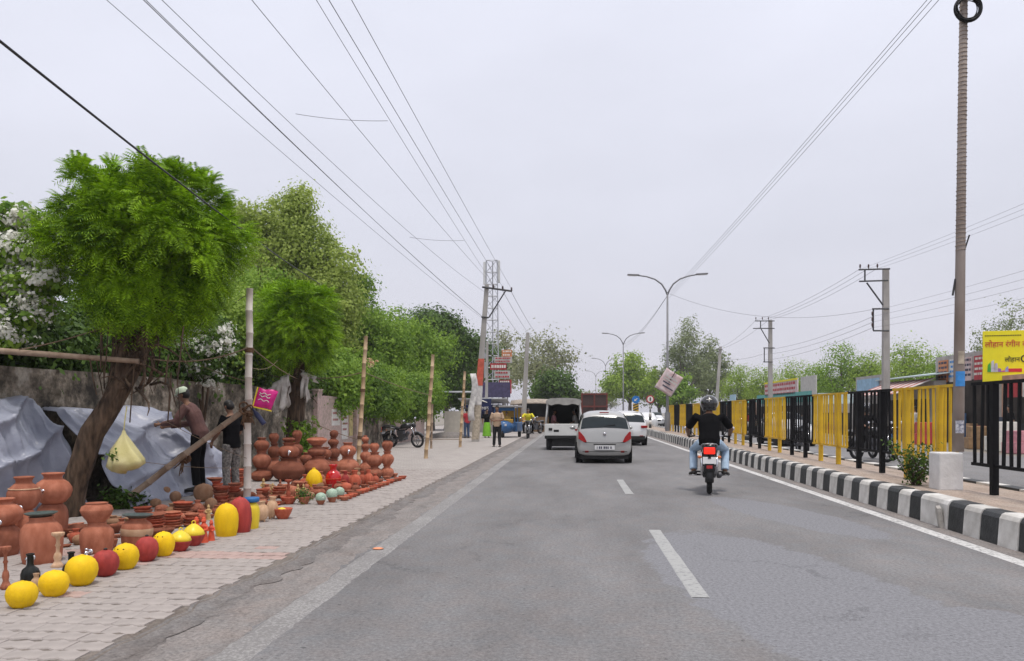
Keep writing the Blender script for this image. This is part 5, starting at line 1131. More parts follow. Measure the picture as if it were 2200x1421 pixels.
o = MB().lathe([(0, 0), (.035, 0), (.04, .02), (.04, .2), (.02, .25), (.016, .3), (0, .3)], 12).build('tied_bottle', mat('navy_plastic', (.03, .035, .09), .4), None, True, D(568, 912, dA - .12)); o.rotation_euler = (0, R(-38), 0); tag(o, 'dark navy bottle tied slanting to the white pole', 'bottle')
# ------------------------------------------------------------------ people
M_skin = mat('skin', (.22, .115, .07), .55, .1, 5); M_hair = mat('black_hair', (.012, .010, .009), .5, .3, 40)
M_eye = mat('eye', (.5, .48, .45), .2); M_shoe = mat('dark_shoe', (.02, .018, .017), .5); M_sole = mat('white_sole', (.6, .6, .6), .6)
def loft(mb, secs, side, n=16):
    k0 = len(mb.v); side = Vector(side).normalized(); m = len(secs); cs = [Vector(s[0]) for s in secs]
    for i, (c, rx, ry) in enumerate(secs):
        t = (cs[min(i + 1, m - 1)] - cs[max(i - 1, 0)]).normalized(); fw = t.cross(side).normalized()
        for j in range(n): a = 2 * math.pi * j / n; mb.v.append(tuple(cs[i] + side * rx * math.cos(a) + fw * ry * math.sin(a)))
    for i in range(m - 1):
        for j in range(n): q = (j + 1) % n; mb.f.append((k0 + i * n + j, k0 + i * n + q, k0 + (i + 1) * n + q, k0 + (i + 1) * n + j))
    mb.f.append(tuple(k0 + j for j in range(n))[::-1]); mb.f.append(tuple(k0 + (m - 1) * n + j for j in range(n)))
STAND = dict(pelvis=(0, 0, .93), waist=(0, .01, 1.08), chest=(0, .015, 1.27), neck=(0, -.005, 1.45), head=(0, .02, 1.605), look=(0, 1, 0), shl=(-.19, 0, 1.39), shr=(.19, 0, 1.39), ell=(-.25, -.03, 1.12), elr=(.25, -.03, 1.12), wrl=(-.26, .06, .88), wrr=(.26, .06, .88),
    hil=(-.09, 0, .90), hir=(.09, 0, .90), knl=(-.105, .03, .50), knr=(.105, .03, .50), anl=(-.11, 0, .09), anr=(.11, 0, .09), hdl=(0, .03, -.1), hdr=(0, .03, -.1), ftl=(0, 1, 0), ftr=(0, 1, 0))
def person(label, loc, rz, over=None, shirt=None, trousers=None, cap=None, helmet=None, sleeves='short', scale=1., vox=.011, group=None, skirt=None, hair=True):
    J = {k: Vector(v) for k, v in STAND.items()}; J.update({k: Vector(v) for k, v in (over or {}).items()})
    t = thing('person', label, 'person', loc, rz, group); t.scale = (scale,) * 3
    side = (J['shr'] - J['shl']).normalized(); look = J['look'].normalized(); hd = J['head']; hs = look.cross(Vector((0, 0, 1))).normalized(); hu = hs.cross(look)
    HM = Matrix((hs, look, hu)).transposed().to_4x4(); HM.translation = hd
    b = MB(); h3 = lambda p: HM @ Vector(p)
    loft(b, [(J['pelvis'] - Vector((0, 0, .06)), .13, .10), (J['pelvis'], .15, .105), (J['waist'], .13, .09), (J['chest'], .155, .105), (J['chest'].lerp(J['neck'], .7), .14, .08), (J['neck'], .06, .06)], side)
    b.tube([J['neck'] - Vector((0, 0, .05)), J['neck'].lerp(hd, .6), hd], [.055, .052, .05], 10)
    q_ = look.to_track_quat('Y', 'Z').to_euler()
    b.ball(h3((0, -.005, .025)), (.073, .092, .092), 16, q_); b.ball(h3((0, .022, -.045)), (.055, .062, .065), 14, q_); b.ball(h3((0, .10, -.02)), (.012, .018, .02), 8, q_); b.ball(h3((0, .082, -.065)), (.024, .012, .010), 8, q_)
    for s in (-1, 1): b.ball(h3((s * .074, -.005, 0)), (.012, .02, .03), 8, q_)
    for s, S, E, W, H in ((-1, 'shl', 'ell', 'wrl', 'hdl'), (1, 'shr', 'elr', 'wrr', 'hdr')):
        b.tube([J['chest'].lerp(J[S], .6), J[S], J[S].lerp(J[E], .5), J[E], J[E].lerp(J[W], .4), J[W]], [.05, .056, .046, .038, .038, .026], 10)
        hv = J[H].normalized() if J[H].length else Vector((0, 0, -1)); pv = hv.orthogonal().normalized() if abs(hv.dot(side)) > .9 else (side - hv * side.dot(hv)).normalized(); ov = hv.cross(pv)
        pc = J[W] + hv * .045; b.tube([J[W], pc, pc + hv * .04], [.026, .034, .032], 8, flat=.7)
        for f in range(4):
            base = pc + hv * .035 + ov * (f - 1.5) * .019; ln = (.062, .072, .068, .052)[f]; cu = pv * (-s) * .5
            b.tube([base, base + (hv + cu * .4).normalized() * ln * .5, base + (hv + cu * .4).normalized() * ln * .5 + (hv + cu * 1.8).normalized() * ln * .5], [.0095, .009, .008], 6)
        tb = pc - hv * .01 + ov * -.03; b.tube([tb, tb + (hv * .7 - ov).normalized() * .035, tb + (hv * .7 - ov).normalized() * .035 + hv * .025], [.012, .010, .009], 6)
    for H, K, A, Fd in (('hil', 'knl', 'anl', 'ftl'), ('hir', 'knr', 'anr', 'ftr')):
        b.tube([J['pelvis'].lerp(J[H], .7), J[H], J[H].lerp(J[K], .5), J[K], J[K].lerp(J[A], .35), J[A]], [.09, .085, .07, .054, .052, .036], 10)
        f = J[Fd].normalized(); b.tube([J[A], J[A] + Vector((0, 0, -.045)) + f * .03, J[A] + Vector((0, 0, -.06)) + f * .14], [.036, .038, .028], 8)
    b.remesh('body', M_skin, t, vox, 4)
    e_ = MB()
    for s in (-1, 1): e_.ball(h3((s * .03, .082, .005)), (.013, .008, .008), 8, q_)
    e_.build('eyes', M_eye, t, True)
    if shirt:
        c = MB(); loft(c, [(J['pelvis'] - Vector((0, 0, .07)), .175, .13), (J['pelvis'] + Vector((0, 0, .03)), .172, .13), (J['waist'], .16, .118), (J['chest'], .178, .128), (J['chest'].lerp(J['neck'], .62), .165, .10), (J['chest'].lerp(J['neck'], .92), .075, .072)], side)
        for S, E, W in (('shl', 'ell', 'wrl'), ('shr', 'elr', 'wrr')):
            pts = [J['chest'].lerp(J[S], .5), J[S], J[S].lerp(J[E], .6)]; rr = [.06, .075, .068]
            if sleeves == 'long': pts += [J[E], J[E].lerp(J[W], .5), J[E].lerp(J[W], .92)]; rr += [.058, .052, .042]
            else: pts += [J[S].lerp(J[E], .85)]; rr += [.066]
            c.tube(pts, rr, 10)
        o = c.remesh('shirt', shirt, t, vox * 1.05, 3)
    if trousers:
        c = MB(); c.ball(J['pelvis'], (.165, .125, .12), 14)
        for H, K, A in (('hil', 'knl', 'anl'), ('hir', 'knr', 'anr')): c.tube([J['pelvis'].lerp(J[H], .6), J[H], J[H].lerp(J[K], .5), J[K], J[K].lerp(J[A], .4), J[K].lerp(J[A], .95)], [.10, .102, .088, .072, .068, .064], 10)
        c.remesh('trousers', trousers, t, vox * 1.05, 3)
    if skirt: 
        c = MB(); loft(c, [(J['pelvis'] + Vector((0, 0, .02)), .17, .13), (J['pelvis'] - Vector((0, 0, .3)), .22, .19), (Vector((0, 0, .12)), .27, .23)], side); c.remesh('long_skirt', skirt, t, vox, 3)
    for A, Fd in (('anl', 'ftl'), ('anr', 'ftr')):
        f = J[Fd].normalized(); c = MB(); p = J[A] + Vector((0, 0, -.035)); c.tube([p - f * .05, p + f * .04 + Vector((0, 0, -.01)), p + f * .13 + Vector((0, 0, -.022)), p + f * .19 + Vector((0, 0, -.03))], [.045, .050, .046, .026], 10, flat=.8); o = c.build('shoe', M_shoe, t, True)
        MB().tube([p - f * .055 + Vector((0, 0, -.036)), p + f * .19 + Vector((0, 0, -.050))], .038, 8, flat=.35).build('sole', M_sole if helmet else M_shoe, o, True)
    if helmet:
        c = MB(); c.ball(h3((0, .0, .02)), (.135, .155, .15), 22, q_); c.tube([h3((0, 0, .0)), h3((0, .01, -.11))], [.132, .105], 20); o = c.remesh('helmet', helmet, t, .009, 3)
        st = MB(); 
        for k in range(4):
            a = k * math.pi / 2; st.tube([h3((.0, -.150, .075)), h3((.045 * math.cos(a), -.156 + .012 * abs(math.sin(a)), .075 + .05 * math.sin(a)))], [.014, .003], 6)
        st.build('star_decal', M_whitep, o); MB().torus(h3((0, .02, .03)), .142, .007, 28, 6, HM.to_3x3().to_4x4() @ Matrix.Rotation(R(72), 4, 'X')).build('pale_trim', mat('grey_trim', (.45, .46, .48), .3), o, True)
    elif cap:
        c = MB(); c.lathe([(.096, 0), (.100, .03), (.092, .07), (.06, .10), (.0, .11)], 18, HM @ Matrix.Translation((0, 0, .035))); o = c.build('cap', cap, t, True)
        MB().prism([(-.07, .08), (.07, .08), (.055, .15), (0, .17), (-.055, .15)], .008, HM @ Matrix.Translation((0, 0, .038))).build('cap_peak', cap, o)
    if hair and not helmet:
        c = MB(); c.ball(h3((0, -.014, .042)), (.080, .094, .088), 16, q_); c.ball(h3((0, -.035, .0)), (.078, .075, .08), 14, q_); c.remesh('hair', M_hair, t, .012, 2)
    return t

# ------------------------------------------------------------------ motorcycle
M_rub = mat('tyre_rubber', (.016, .016, .017), .85, .2, 12, .3); M_rim = mat('alloy', (.30, .30, .31), .35, .1, metal=.8); M_blackp = mat('black_plastic', (.015, .015, .016), .4); M_seat = mat('seat_vinyl', (.018, .018, .018), .5)
M_eng = mat('engine_metal', (.12, .12, .13), .45, .2, 10, metal=.6); M_chr = mat('chrome', (.6, .6, .62), .12, .05, metal=1)
M_tail = mat('tail_light_lit', (.6, .01, .008), .25, .1, emit=((1, .03, .012), .75)); M_redref = mat('red_reflector', (.40, .02, .02), .25, .1, coat=.5); M_amb = mat('amber_lens', (.6, .16, .05), .25); M_plate = mat('number_plate', (.66, .66, .66), .5, .04)
M_mirror = mat('mirror_glass', (.75, .76, .8), .05, .02, metal=1)
def wheel(t, y, r, w, name):
    RX = Matrix.Rotation(R(90), 4, 'Y'); wh = empty(name); wh.parent = t; wh.location = (0, y, r)
    MB().torus((0, 0, 0), r - w * .5, w * .5, 30, 10, RX).build('tyre', M_rub, wh, True)
    mb = MB().torus((0, 0, 0), r - w * 1.05, .014, 30, 6, RX).lathe([(0, -.05), (.045, -.05), (.045, .05), (0, .05)], 12, RX)
    for i in range(6): a = i * math.pi / 3; mb.box((0, math.cos(a) * (r - w) * .5, math.sin(a) * (r - w) * .5), (.02, .03, r - w), (math.pi / 2 - a, 0, 0))
    mb.build('rim', M_rim, wh); return wh
def make_bike(name, label, paint, group=None, lit=True, plate_text=None):
    t = thing(name, label, 'motorcycle', (0, 0, 0), 0, group); r = .305
    wheel(t, 0, r, .10, 'rear_wheel'); wheel(t, 1.26, r, .085, 'front_wheel')
    mb = MB(); n = 9
    for i in range(n + 1):
        a = R(-12 + 125 * i / n); 
        for x, rr in ((-.075, r + .035), (-.05, r + .075), (.05, r + .075), (.075, r + .035)): mb.v.append((x, -math.cos(a) * rr + .0, r + math.sin(a) * rr))
    for i in range(n):
        for j in range(3): k = i * 4 + j; mb.f.append((k, k + 1, k + 5, k + 4))
    o = mb.build('rear_mudguard', M_blackp, t, True); o.modifiers.new('s', 'SOLIDIFY').thickness = .008
    mb = MB()
    for i in range(n + 1):
        a = R(25 + 125 * i / n)
        for x, rr in ((-.06, r + .02), (-.04, r + .045), (.04, r + .045), (.06, r + .02)): mb.v.append((x, 1.26 + math.cos(a) * rr, r + math.sin(a) * rr))
    for i in range(n):
        for j in range(3): k = i * 4 + j; mb.f.append((k, k + 1, k + 5, k + 4))
    o = mb.build('front_mudguard', paint, t, True); o.modifiers.new('s', 'SOLIDIFY').thickness = .006
    tl = MB(); loft(tl, [((0, .22, .80), .075, .05), ((0, -.06, .85), .10, .055), ((0, -.30, .84), .09, .05)], (1, 0, 0)); tl.build('tail_cowl', paint, t, True)
    o = MB().box((0, -.32, .775), (.225, .06, .155)).build('tail_light_housing', M_blackp, t, bevel=.02)
    MB().box((0, -.352, .78), (.19, .03, .115)).build('tail_light', M_tail if lit else M_redref, o, bevel=.02)
    o = MB().box((0, -.37, .61), (.225, .012, .125), (R(-8), 0, 0)).build('number_plate', M_plate, t, bevel=.004)
    if plate_text: text_obj(plate_text, .05, M_inkb, o, (0, -.378, .61), (R(82), 0, 0), 'plate_number', .001)
    MB().box((0, -.33, .66), (.05, .10, .03)).build('plate_bracket', M_blackp, t)
    MB().box((0, -.385, .50), (.10, .02, .055)).build('reflector', M_redref, t, bevel=.006)
    MB().box((0, -.365, .44), (.16, .015, .24), (R(10), 0, 0)).build('mud_flap', M_blackp, t)
    for s in (-1, 1):
        o = MB().tube([(s * .05, -.30, .67), (s * .15, -.33, .67)], .012, 6).build('indicator_stalk', M_blackp, t); MB().ball((s * .165, -.335, .67), (.035, .032, .028), 12).build('indicator', M_amb, o, True)
        MB().tube([(s * .12, .02, r + .02), (s * .13, .12, .72)], .032, 10).build('shock_absorber', M_chr, t, True)
        MB().tube([(s * .09, 0, r), (s * .09, .48, .36)], .022, 6).build('swingarm', M_eng, t)
        MB().tube([(s * .09, 1.26, r), (s * .09, 1.08, .88)], .022, 8).build('fork', M_chr, t, True)
        MB().tube([(s * .10, .50, .30), (s * .27, .50, .30)], .018, 8).build('footpeg', M_rub, t, True)
        MB().tube([(s * .11, .12, .38), (s * .24, .10, .39)], .016, 8).build('rear_footpeg', M_rub, t, True)
        MB().tube([(s * .12, .30, .80), (s * .135, .02, .86), (s * .11, -.29, .89), (0, -.34, .90)], .013, 8).build('grab_rail', M_rim, t, True)
        o = MB().tube([(s * .26, .98, 1.0), (s * .34, .99, 1.10), (s * .38, .97, 1.13)], .008, 6).build('mirror_stem', M_blackp, t, True)
        MB().ball((s * .40, .965, 1.14), (.068, .02, .045), 14).build('mirror', M_mirror if lit else M_blackp, o, True)
        MB().tube([(0, 1.04, .96), (s * .16, 1.04, .985), (s * .28, .98, 1.0), (s * .37, .92, .985)], .012, 8).build('handlebar', M_chr, t, True)
        MB().tube([(s * .27, .985, .998), (s * .375, .915, .984)], .018, 8).build('grip', M_rub, t, True)
    se = MB(); loft(se, [((0, -.20, .845), .10, .03), ((0, .12, .83), .125, .045), ((0, .36, .79), .12, .05), ((0, .58, .80), .09, .05)], (1, 0, 0)); se.build('seat', M_seat, t, True)
    tk = MB(); loft(tk, [((0, .52, .80), .08, .07), ((0, .64, .86), .14, .10), ((0, .84, .89), .155, .115), ((0, 1.0, .88), .10, .08)], (1, 0, 0)); tk.build('fuel_tank', paint, t, True)
    MB().box((0, .58, .42), (.20, .34, .26), (R(10), 0, 0)).lathe([(0, 0), (.075, 0), (.075, .2), (.05, .22), (0, .22)], 12, Matrix.Translation((0, .74, .46)) @ Matrix.Rotation(R(-35), 4, 'X')).box((0, .5, .60), (.19, .3, .2)).build('engine', M_eng, t, bevel=.02)
    MB().tube([(.10, .78, .42), (.15, .6, .28), (.15, .3, .28), (.17, -.02, .33), (.175, -.16, .36)], [.02, .022, .024, .048, .044], 12).build('exhaust', M_eng, t, True)
    MB().box((-.10, .24, .36), (.03, .5, .10), (R(4), 0, 0)).build('chain_cover', M_blackp, t, bevel=.02)
    MB().ball((0, 1.14, .90), (.10, .09, .10), 14).build('headlamp', M_blackp, t, True)
    MB().tube([(0, 1.06, .92), (0, .75, .72), (0, .45, .70), (0, .05, .80)], .028, 8).build('frame_tube', M_blackp, t, True)
    return t
M_bikepaint = mat('bike_black_paint', (.02, .02, .022), .3, .1, coat=.5); M_bikered = mat('bike_red_paint', (.25, .01, .012), .3, .1, coat=.5)
BK = G(1524, 1062); bike = make_bike('motorcycle', 'black motorcycle with glowing red tail light ridden in the right lane', M_bikepaint)
bike.location = BK + Vector((0, .0, .004)); bike.rotation_euler = (0, 0, R(-9.5))
M_blackshirt = mat('black_cotton', (.006, .006, .007), .9, .2, 8, .15, spec=.08); M_jeans = mat('light_denim', (.30, .42, .56), .85, .2, 9, .2, col2=(.45, .57, .70)); M_helm = mat('black_helmet', (.02, .02, .022), .12, .1, coat=.8)
RIDE = dict(pelvis=(0, .28, .90), waist=(0, .31, 1.04), chest=(0, .37, 1.22), neck=(0, .42, 1.40), head=(0, .45, 1.555), look=(0, 1, -.08), shl=(-.20, .39, 1.34), shr=(.20, .39, 1.34), ell=(-.345, .56, 1.12), elr=(.345, .56, 1.12), wrl=(-.335, .88, 1.01), wrr=(.335, .88, 1.01), hdl=(0, 1, -.35), hdr=(0, 1, -.35),
    hil=(-.10, .30, .88), hir=(.10, .30, .88), knl=(-.25, .66, .74), knr=(.25, .66, .74), anl=(-.245, .44, .37), anr=(.245, .44, .37), ftl=(-.3, 1, -.05), ftr=(.3, 1, -.05))
person('motorcyclist in black helmet, black shirt and light blue jeans seen from behind', BK + Vector((.0, 0, .004)), R(-9.5), RIDE, M_blackshirt, M_jeans, helmet=M_helm, scale=1.02, vox=.010).scale = (1.13, 1.02, 1.02)

# ------------------------------------------------------------------ cars
M_glass = mat('car_glass', (.012, .02, .024), .08, .2, 3, spec=.3); M_chassis = mat('underbody', (.02, .02, .02), .9); M_taillamp = mat('tail_lamp', (.30, .006, .006), .3, .25, 14, coat=.15, spec=.2); M_lampclear = mat('lamp_clear', (.6, .6, .62), .15)
M_inter = mat('dark_interior', (.012, .012, .012), .9)
def car_paint(name, c): return mat(name, c, .32, .03, 2, metal=.25, coat=.7)
M_silver = car_paint('silver_paint', (.40, .40, .39)); M_wcar = car_paint('white_paint_car', (.72, .72, .72))
def ringpt(s, u):
    """half cross-section of the body at a station s = (y, w, zb, zs, zt, wt); u 0 bottom centre .. 8 top centre"""
    y, w, zb, zs, zt, wt = s
    pr = [(0, zb), (w * .86, zb), (w * .985, zb + .10), (w * 1.0, zb + (zs - zb) * .55), (w * .965, zs), (wt + (w - wt) * .38, zs + (zt - zs) * .62), (wt * .99, zt - .055 * min(1, (zt - zs) * 3)), (wt * .62, zt - .004), (0, zt + .012)]
    i = min(7, int(u)); f = u - i; a, b = pr[i], pr[i + 1]; return Vector((a[0] + (b[0] - a[0]) * f, y, a[1] + (b[1] - a[1]) * f))
def st_at(ST, k):
    i = min(len(ST) - 2, int(k)); f = k - i; return [a + (b - a) * f for a, b in zip(ST[i], ST[i + 1])]
def body_patch(ST, k0, k1, u0, u1, sgn, off, nk=6, nu=6, both=False):
    """panel lying on the body between stations k0..k1 and section places u0..u1, lifted by off"""
    mb = MB(); rng_u = [u0 + (u1 - u0) * j / nu for j in range(nu + 1)]
    def P(k, u, s): p = ringpt(st_at(ST, k), u); p.x *= s; return p
    for i in range(nk + 1):
        k = k0 + (k1 - k0) * i / nk
        for u in rng_u:
            p = P(k, u, sgn); e_ = .03; a = P(min(k + e_, len(ST) - 1), u, sgn) - P(max(k - e_, 0), u, sgn); b = P(k, min(u + e_, 8), sgn) - P(k, max(u - e_, 0), sgn); nn = a.cross(b) * sgn
            if nn.length < 1e-9: nn = Vector((0, -1, 0))
            nn.normalize(); 
            if nn.dot(p - Vector((0, 1.8, .7))) < 0: nn = -nn
            mb.v.append(tuple(p + nn * off))
    for i in range(nk):
        for j in range(nu): a = i * (nu + 1) + j; mb.f.append((a, a + 1, a + nu + 2, a + nu + 1))
    return mb
def merge(a, b): k = len(a.v); a.v += b.v; a.f += [tuple(i + k for i in f) for f in b.f]; return a
def make_car(name, label, ST, paint, L, W, tail, plate, wheel_r=.27, rear_glass=(2.35, 4.35), side_glass=(5, 9.2), axles=(.62, 2.95), group=None, front=False):
    t = thing(name, label, 'car', (0, 0, 0), 0, group)
    mb = MB(); n = 17
    for s in ST:
        ring = [ringpt(s, u) for u in range(9)]; full = ring + [Vector((-p.x, p.y, p.z)) for p in ring[7:0:-1]]
        mb.v += [tuple(p) for p in full]; n = len(full)
    for i in range(len(ST) - 1):
        for j in range(n): q = (j + 1) % n; mb.f.append((i * n + j, i * n + q, (i + 1) * n + q, (i + 1) * n + j))
    mb.f.append(tuple(range(n))); k = (len(ST) - 1) * n; mb.f.append(tuple(k + j for j in range(n)))
    body = mb.build('body', paint, t, True, sub=1)
    g = merge(body_patch(ST, *rear_glass, 5.55, 8, 1, .006), body_patch(ST, *rear_glass, 5.55, 8, -1, .006)); g.build('rear_window', M_glass, t, True)
    kf = len(ST) - 1
    for s in (-1, 1):
        body_patch(ST, side_glass[0], (side_glass[0] + side_glass[1]) / 2 - .1, 4.15, 5.75, s, .008).build('side_window', M_glass, t, True); body_patch(ST, (side_glass[0] + side_glass[1]) / 2 + .1, side_glass[1], 4.15, 5.75, s, .008).build('side_window', M_glass, t, True)
        for ya in axles:
            wh = empty('wheel'); wh.parent = t; wh.location = (s * (W / 2 - .095), ya, wheel_r); RX = Matrix.Rotation(R(90), 4, 'Y')
            MB().lathe([(wheel_r * .62, -.085), (wheel_r * .93, -.085), (wheel_r, -.06), (wheel_r, .06), (wheel_r * .93, .085), (wheel_r * .62, .085)], 26, RX).build('tyre', M_rub, wh, True); MB().lathe([(0, -.05), (wheel_r * .2, -.06), (wheel_r * .62, -.07), (wheel_r * .62, .07), (wheel_r * .2, .06), (0, .05)], 20, RX).build('rim', M_rim, wh, True)
            MB().lathe([(0, -.02), (wheel_r * 1.16, -.02), (wheel_r * 1.16, .02), (0, .02)], 26, Matrix.Translation((s * (W / 2 - .005) , ya, wheel_r + .01)) @ RX).build('wheel_arch', M_inter, t)
        o = MB().tube([(s * W * .46, L * .62, .93), (s * W * .53, L * .62, .95)], .018, 6).build('mirror_arm', paint, t); MB().ball((s * (W * .53 + .06), L * .62, .97), (.085, .05, .06), 12).build('wing_mirror', paint, o, True)
    tail(t, ST); 
    MB().box((0, L * .5, .20), (W * .86, L * .95, .14)).build('underbody', M_chassis, t)  # box set low and near black to deepen the shadow beneath the car
    return t
SW = .775
HATCH = [(0.00, .67, .30, .52, .60, .58), (.025, .72, .25, .56, .74, .64), (.06, .75, .22, .82, .98, .66), (.10, .76, .21, .93, 1.05, .645), (.22, .77, .21, .95, 1.28, .60), (.34, .775, .21, .95, 1.43, .575), (.55, SW, .21, .95, 1.485, .575), (1.4, SW, .21, .94, 1.51, .58), (2.0, SW, .21, .92, 1.46, .55), (2.5, SW, .21, .90, 1.20, .56), (2.85, .77, .21, .86, 1.0, .62), (3.4, .74, .22, .74, .88, .60), (3.62, .66, .28, .60, .70, .54)]
def hatch_tail(t, ST):
    for s in (-1, 1): 
        pts = [(.50, .615), (.57, .60), (.735, .70), (.735, .90), (.69, .90), (.57, .76)]
        mb = MB(); k = len(pts)
        for dy in (.0, .07):
            for x, z in pts: yb = (.03 if z < .7 else .03 + (z - .7) * .16); mb.v.append((s * x, yb - .055 + dy + (abs(x) - .5) * .05, z))
        mb.f = [tuple(range(k)), tuple(range(k, 2 * k))] + [(i, (i + 1) % k, k + (i + 1) % k, k + i) for i in range(k)]; mb.build('tail_light', M_taillamp, t, bevel=.008)
        MB().box((s * .50, -.008, .34), (.10, .02, .05)).build('reflector', M_taillamp, t, bevel=.004)
    o = MB().box((0, -.025, .455), (.56, .02, .125)).build('number_plate', M_plate, t, bevel=.004)
    pk = MB(); x_ = -.22
    for w_ in (.018, 0, .04, .035, 0, .04, .04, .035, 0, .018, .018):     # blurred characters, not legible in the photo
        if w_: pk.box((x_ + w_ / 2, -.0365, .455), (w_, .003, .07))
        x_ += (w_ or .012) + .014
    struct(pk.build('plate_marks', M_inkb, o), 'stuff')
    MB().box((0, -.012, .54), (.62, .02, .025)).build('plate_shade_bar', M_inter, t, bevel=.004)  # dark bar without a hollow; the recess shade is its colour
    MB().tube([(-.56, -.005, .60), (-.3, -.03, .585), (.3, -.03, .585), (.56, -.005, .60)], .007, 5).build('hatch_seam', M_inter, t)
    MB().box((0, -.028, .345), (1.25, .03, .012)).build('bumper_seam', M_inter, t)
    MB().lathe([(0, 0), (.045, 0), (.045, .012), (0, .014)], 16, Matrix.Translation((0, .02, .84)) @ Matrix.Rotation(R(90), 4, 'X')).build('round_badge', M_chr, t, True)
    MB().tube([(-.02, .085, 1.05), (.30, .10, 1.10)], .009, 5).build('rear_wiper', M_inter, t)
    MB().box((0, .30, 1.44), (.26, .02, .03)).build('brake_light', M_taillamp, t)
    for s in (-1, 1): MB().ball((s * .27, .75, 1.08), (.11, .06, .13), 10).build('headrest', M_inter, t, True)
cp = G(1298, 995)
car = make_car('hatchback', 'silver hatchback car driving ahead in the middle of the road', HATCH, M_silver, 3.62, 1.56, hatch_tail, None)
car.location = cp + Vector((0, -.35, 0)); car.rotation_euler = (0, 0, R(.6))
SUV = [(s[0] * 1.05, s[1] * 1.13, s[2] + .04, s[3] + .06, s[4] * 1.0 + .02, s[5] * 1.12) for s in HATCH]
def suv_tail(t, ST):
    for s in (-1, 1):
        MB().box((s * .72, .02, .82), (.28, .10, .10), (0, 0, s * .25)).build('tail_light', M_taillamp, t, bevel=.02); MB().box((s * .60, -.02, .42), (.16, .03, .05)).build('reflector', M_taillamp, t, bevel=.006)
    o = MB().box((0, -.03, .62), (.50, .02, .12)).build('number_plate', M_plate, t, bevel=.004)
    MB().box((0, -.03, .34), (1.5, .08, .16)).build('lower_bumper', M_chassis, t, bevel=.02)
    MB().box((0, .48, 1.46), (1.05, .16, .03)).build('roof_spoiler', M_wcar, t, bevel=.01)
sv = make_car('white_car', 'white crossover car half hidden ahead of the silver hatchback', SUV, M_wcar, 3.8, 1.75, suv_tail, None, .31); p = G(1348, 958); sv.location = p; sv.rotation_euler = (0, 0, R(2))
# oncoming white cars beyond the median
def front_tail(t, ST):
    for s in (-1, 1): MB().box((s * .62, -.01, .70), (.26, .12, .13), (0, 0, s * .3)).build('headlamp', M_lampclear, t, bevel=.03)
    MB().box((0, -.03, .62), (.75, .04, .14)).build('grille', M_inter, t, bevel=.02); MB().box((0, -.04, .40), (.45, .02, .1)).build('number_plate', M_plate, t)
SEDAN = [(0, .68, .30, .58, .66, .52), (.05, .74, .25, .66, .76, .58), (.3, .78, .22, .80, .90, .62), (.9, .80, .21, .88, .98, .64), (1.15, .80, .21, .90, 1.10, .60), (1.6, .80, .21, .92, 1.40, .55), (1.9, .80, .21, .93, 1.46, .55), (2.5, .80, .21, .93, 1.47, .55), (3.1, .80, .21, .92, 1.36, .54), (3.6, .79, .22, .90, 1.05, .58), (3.9, .74, .26, .8, .95, .56)]
on1 = make_car('white_car', 'oncoming white car beyond the median next to the round signs', SEDAN, M_wcar, 3.9, 1.62, front_tail, None, .28, rear_glass=(4.1, 5.6), side_glass=(5.2, 8.2), axles=(.8, 3.1)); on1.location = onX(1412, HOR, 8.6); on1.location.z = 0
on2 = copy_tree(on1); on2['label'] = 'white car on the far carriageway seen through the yellow railings'; p = onX(1745, HOR, 9.6); on2.location = (p.x, p.y + 1.5, 0); on2.rotation_euler = (0, 0, R(4))
on3 = copy_tree(on1); on3['label'] = 'small distant white car above the white crossover'; on3.location = (5.9, 62, 0) ; on3.location = D(1384, HOR, 66); on3.location.z = 0; on3.rotation_euler = (0, 0, R(180))

# open-backed white van
VP = G(1211, 968); t = thing('open_back_van', 'white open-backed passenger van with a grey canopy left of the silver hatchback', 'van', VP, R(.5))
M_vw = mat('van_white', (.62, .62, .60), .45, .08, 4, coat=.3); M_canvas = mat('grey_canvas', (.33, .32, .30), .9, .2, 5, .3)
w2 = .70
MB().box((0, .02, .78), (1.40, .05, .46)).build('tailgate', M_vw, t, bevel=.02); MB().box((0, -.02, .50), (1.44, .12, .12)).build('bumper', M_chassis, t, bevel=.02)
for s in (-1, 1):
    MB().box((s * w2, 1.25, .78), (.05, 2.5, .46)).build('side_panel', M_vw, t, bevel=.015)
    MB().tube([(s * .69, .03, 1.0), (s * .60, .10, 1.86)], .035, 8).build('pillar', M_vw, t, True); MB().tube([(s * .68, 1.3, 1.0), (s * .60, 1.3, 1.9)], .03, 8).build('pillar', M_vw, t, True)
    MB().box((s * .655, 1.3, 1.42), (.012, 2.3, .74), (0, -s * .09, 0)).build('side_curtain', M_inter, t)
    wh = empty('wheel'); wh.parent = t; wh.location = (s * .58, .45, .30); RX = Matrix.Rotation(R(90), 4, 'Y')
    MB().lathe([(.18, -.09), (.28, -.09), (.30, -.06), (.30, .06), (.28, .09), (.18, .09)], 24, RX).build('tyre', M_rub, wh, True); MB().lathe([(0, -.06), (.18, -.07), (.18, .07), (0, .06)], 16, RX).build('rim', M_rim, wh, True)
    wh = empty('wheel'); wh.parent = t; wh.location = (s * .58, 2.3, .30); MB().lathe([(0, -.09), (.28, -.09), (.30, -.06), (.30, .06), (.28, .09), (0, .09)], 24, RX).build('tyre', M_rub, wh, True)
    MB().box((s * .50 , -.012, .80), (.14, .03, .10)).build('tail_light', M_inter if s < 0 else M_taillamp, t, bevel=.01)
mb = MB(); 
for i in range(9):
    y = i * .3 - .02
    for j in range(9): a = math.pi * j / 8; mb.v.append((-math.cos(a) * .68, y, 1.84 + .15 * math.sin(a) ** .6 + .012 * math.sin(i * 2.1 + j)))
for i in range(8):
    for j in range(8): k = i * 9 + j; mb.f.append((k, k + 1, k + 10, k + 9))
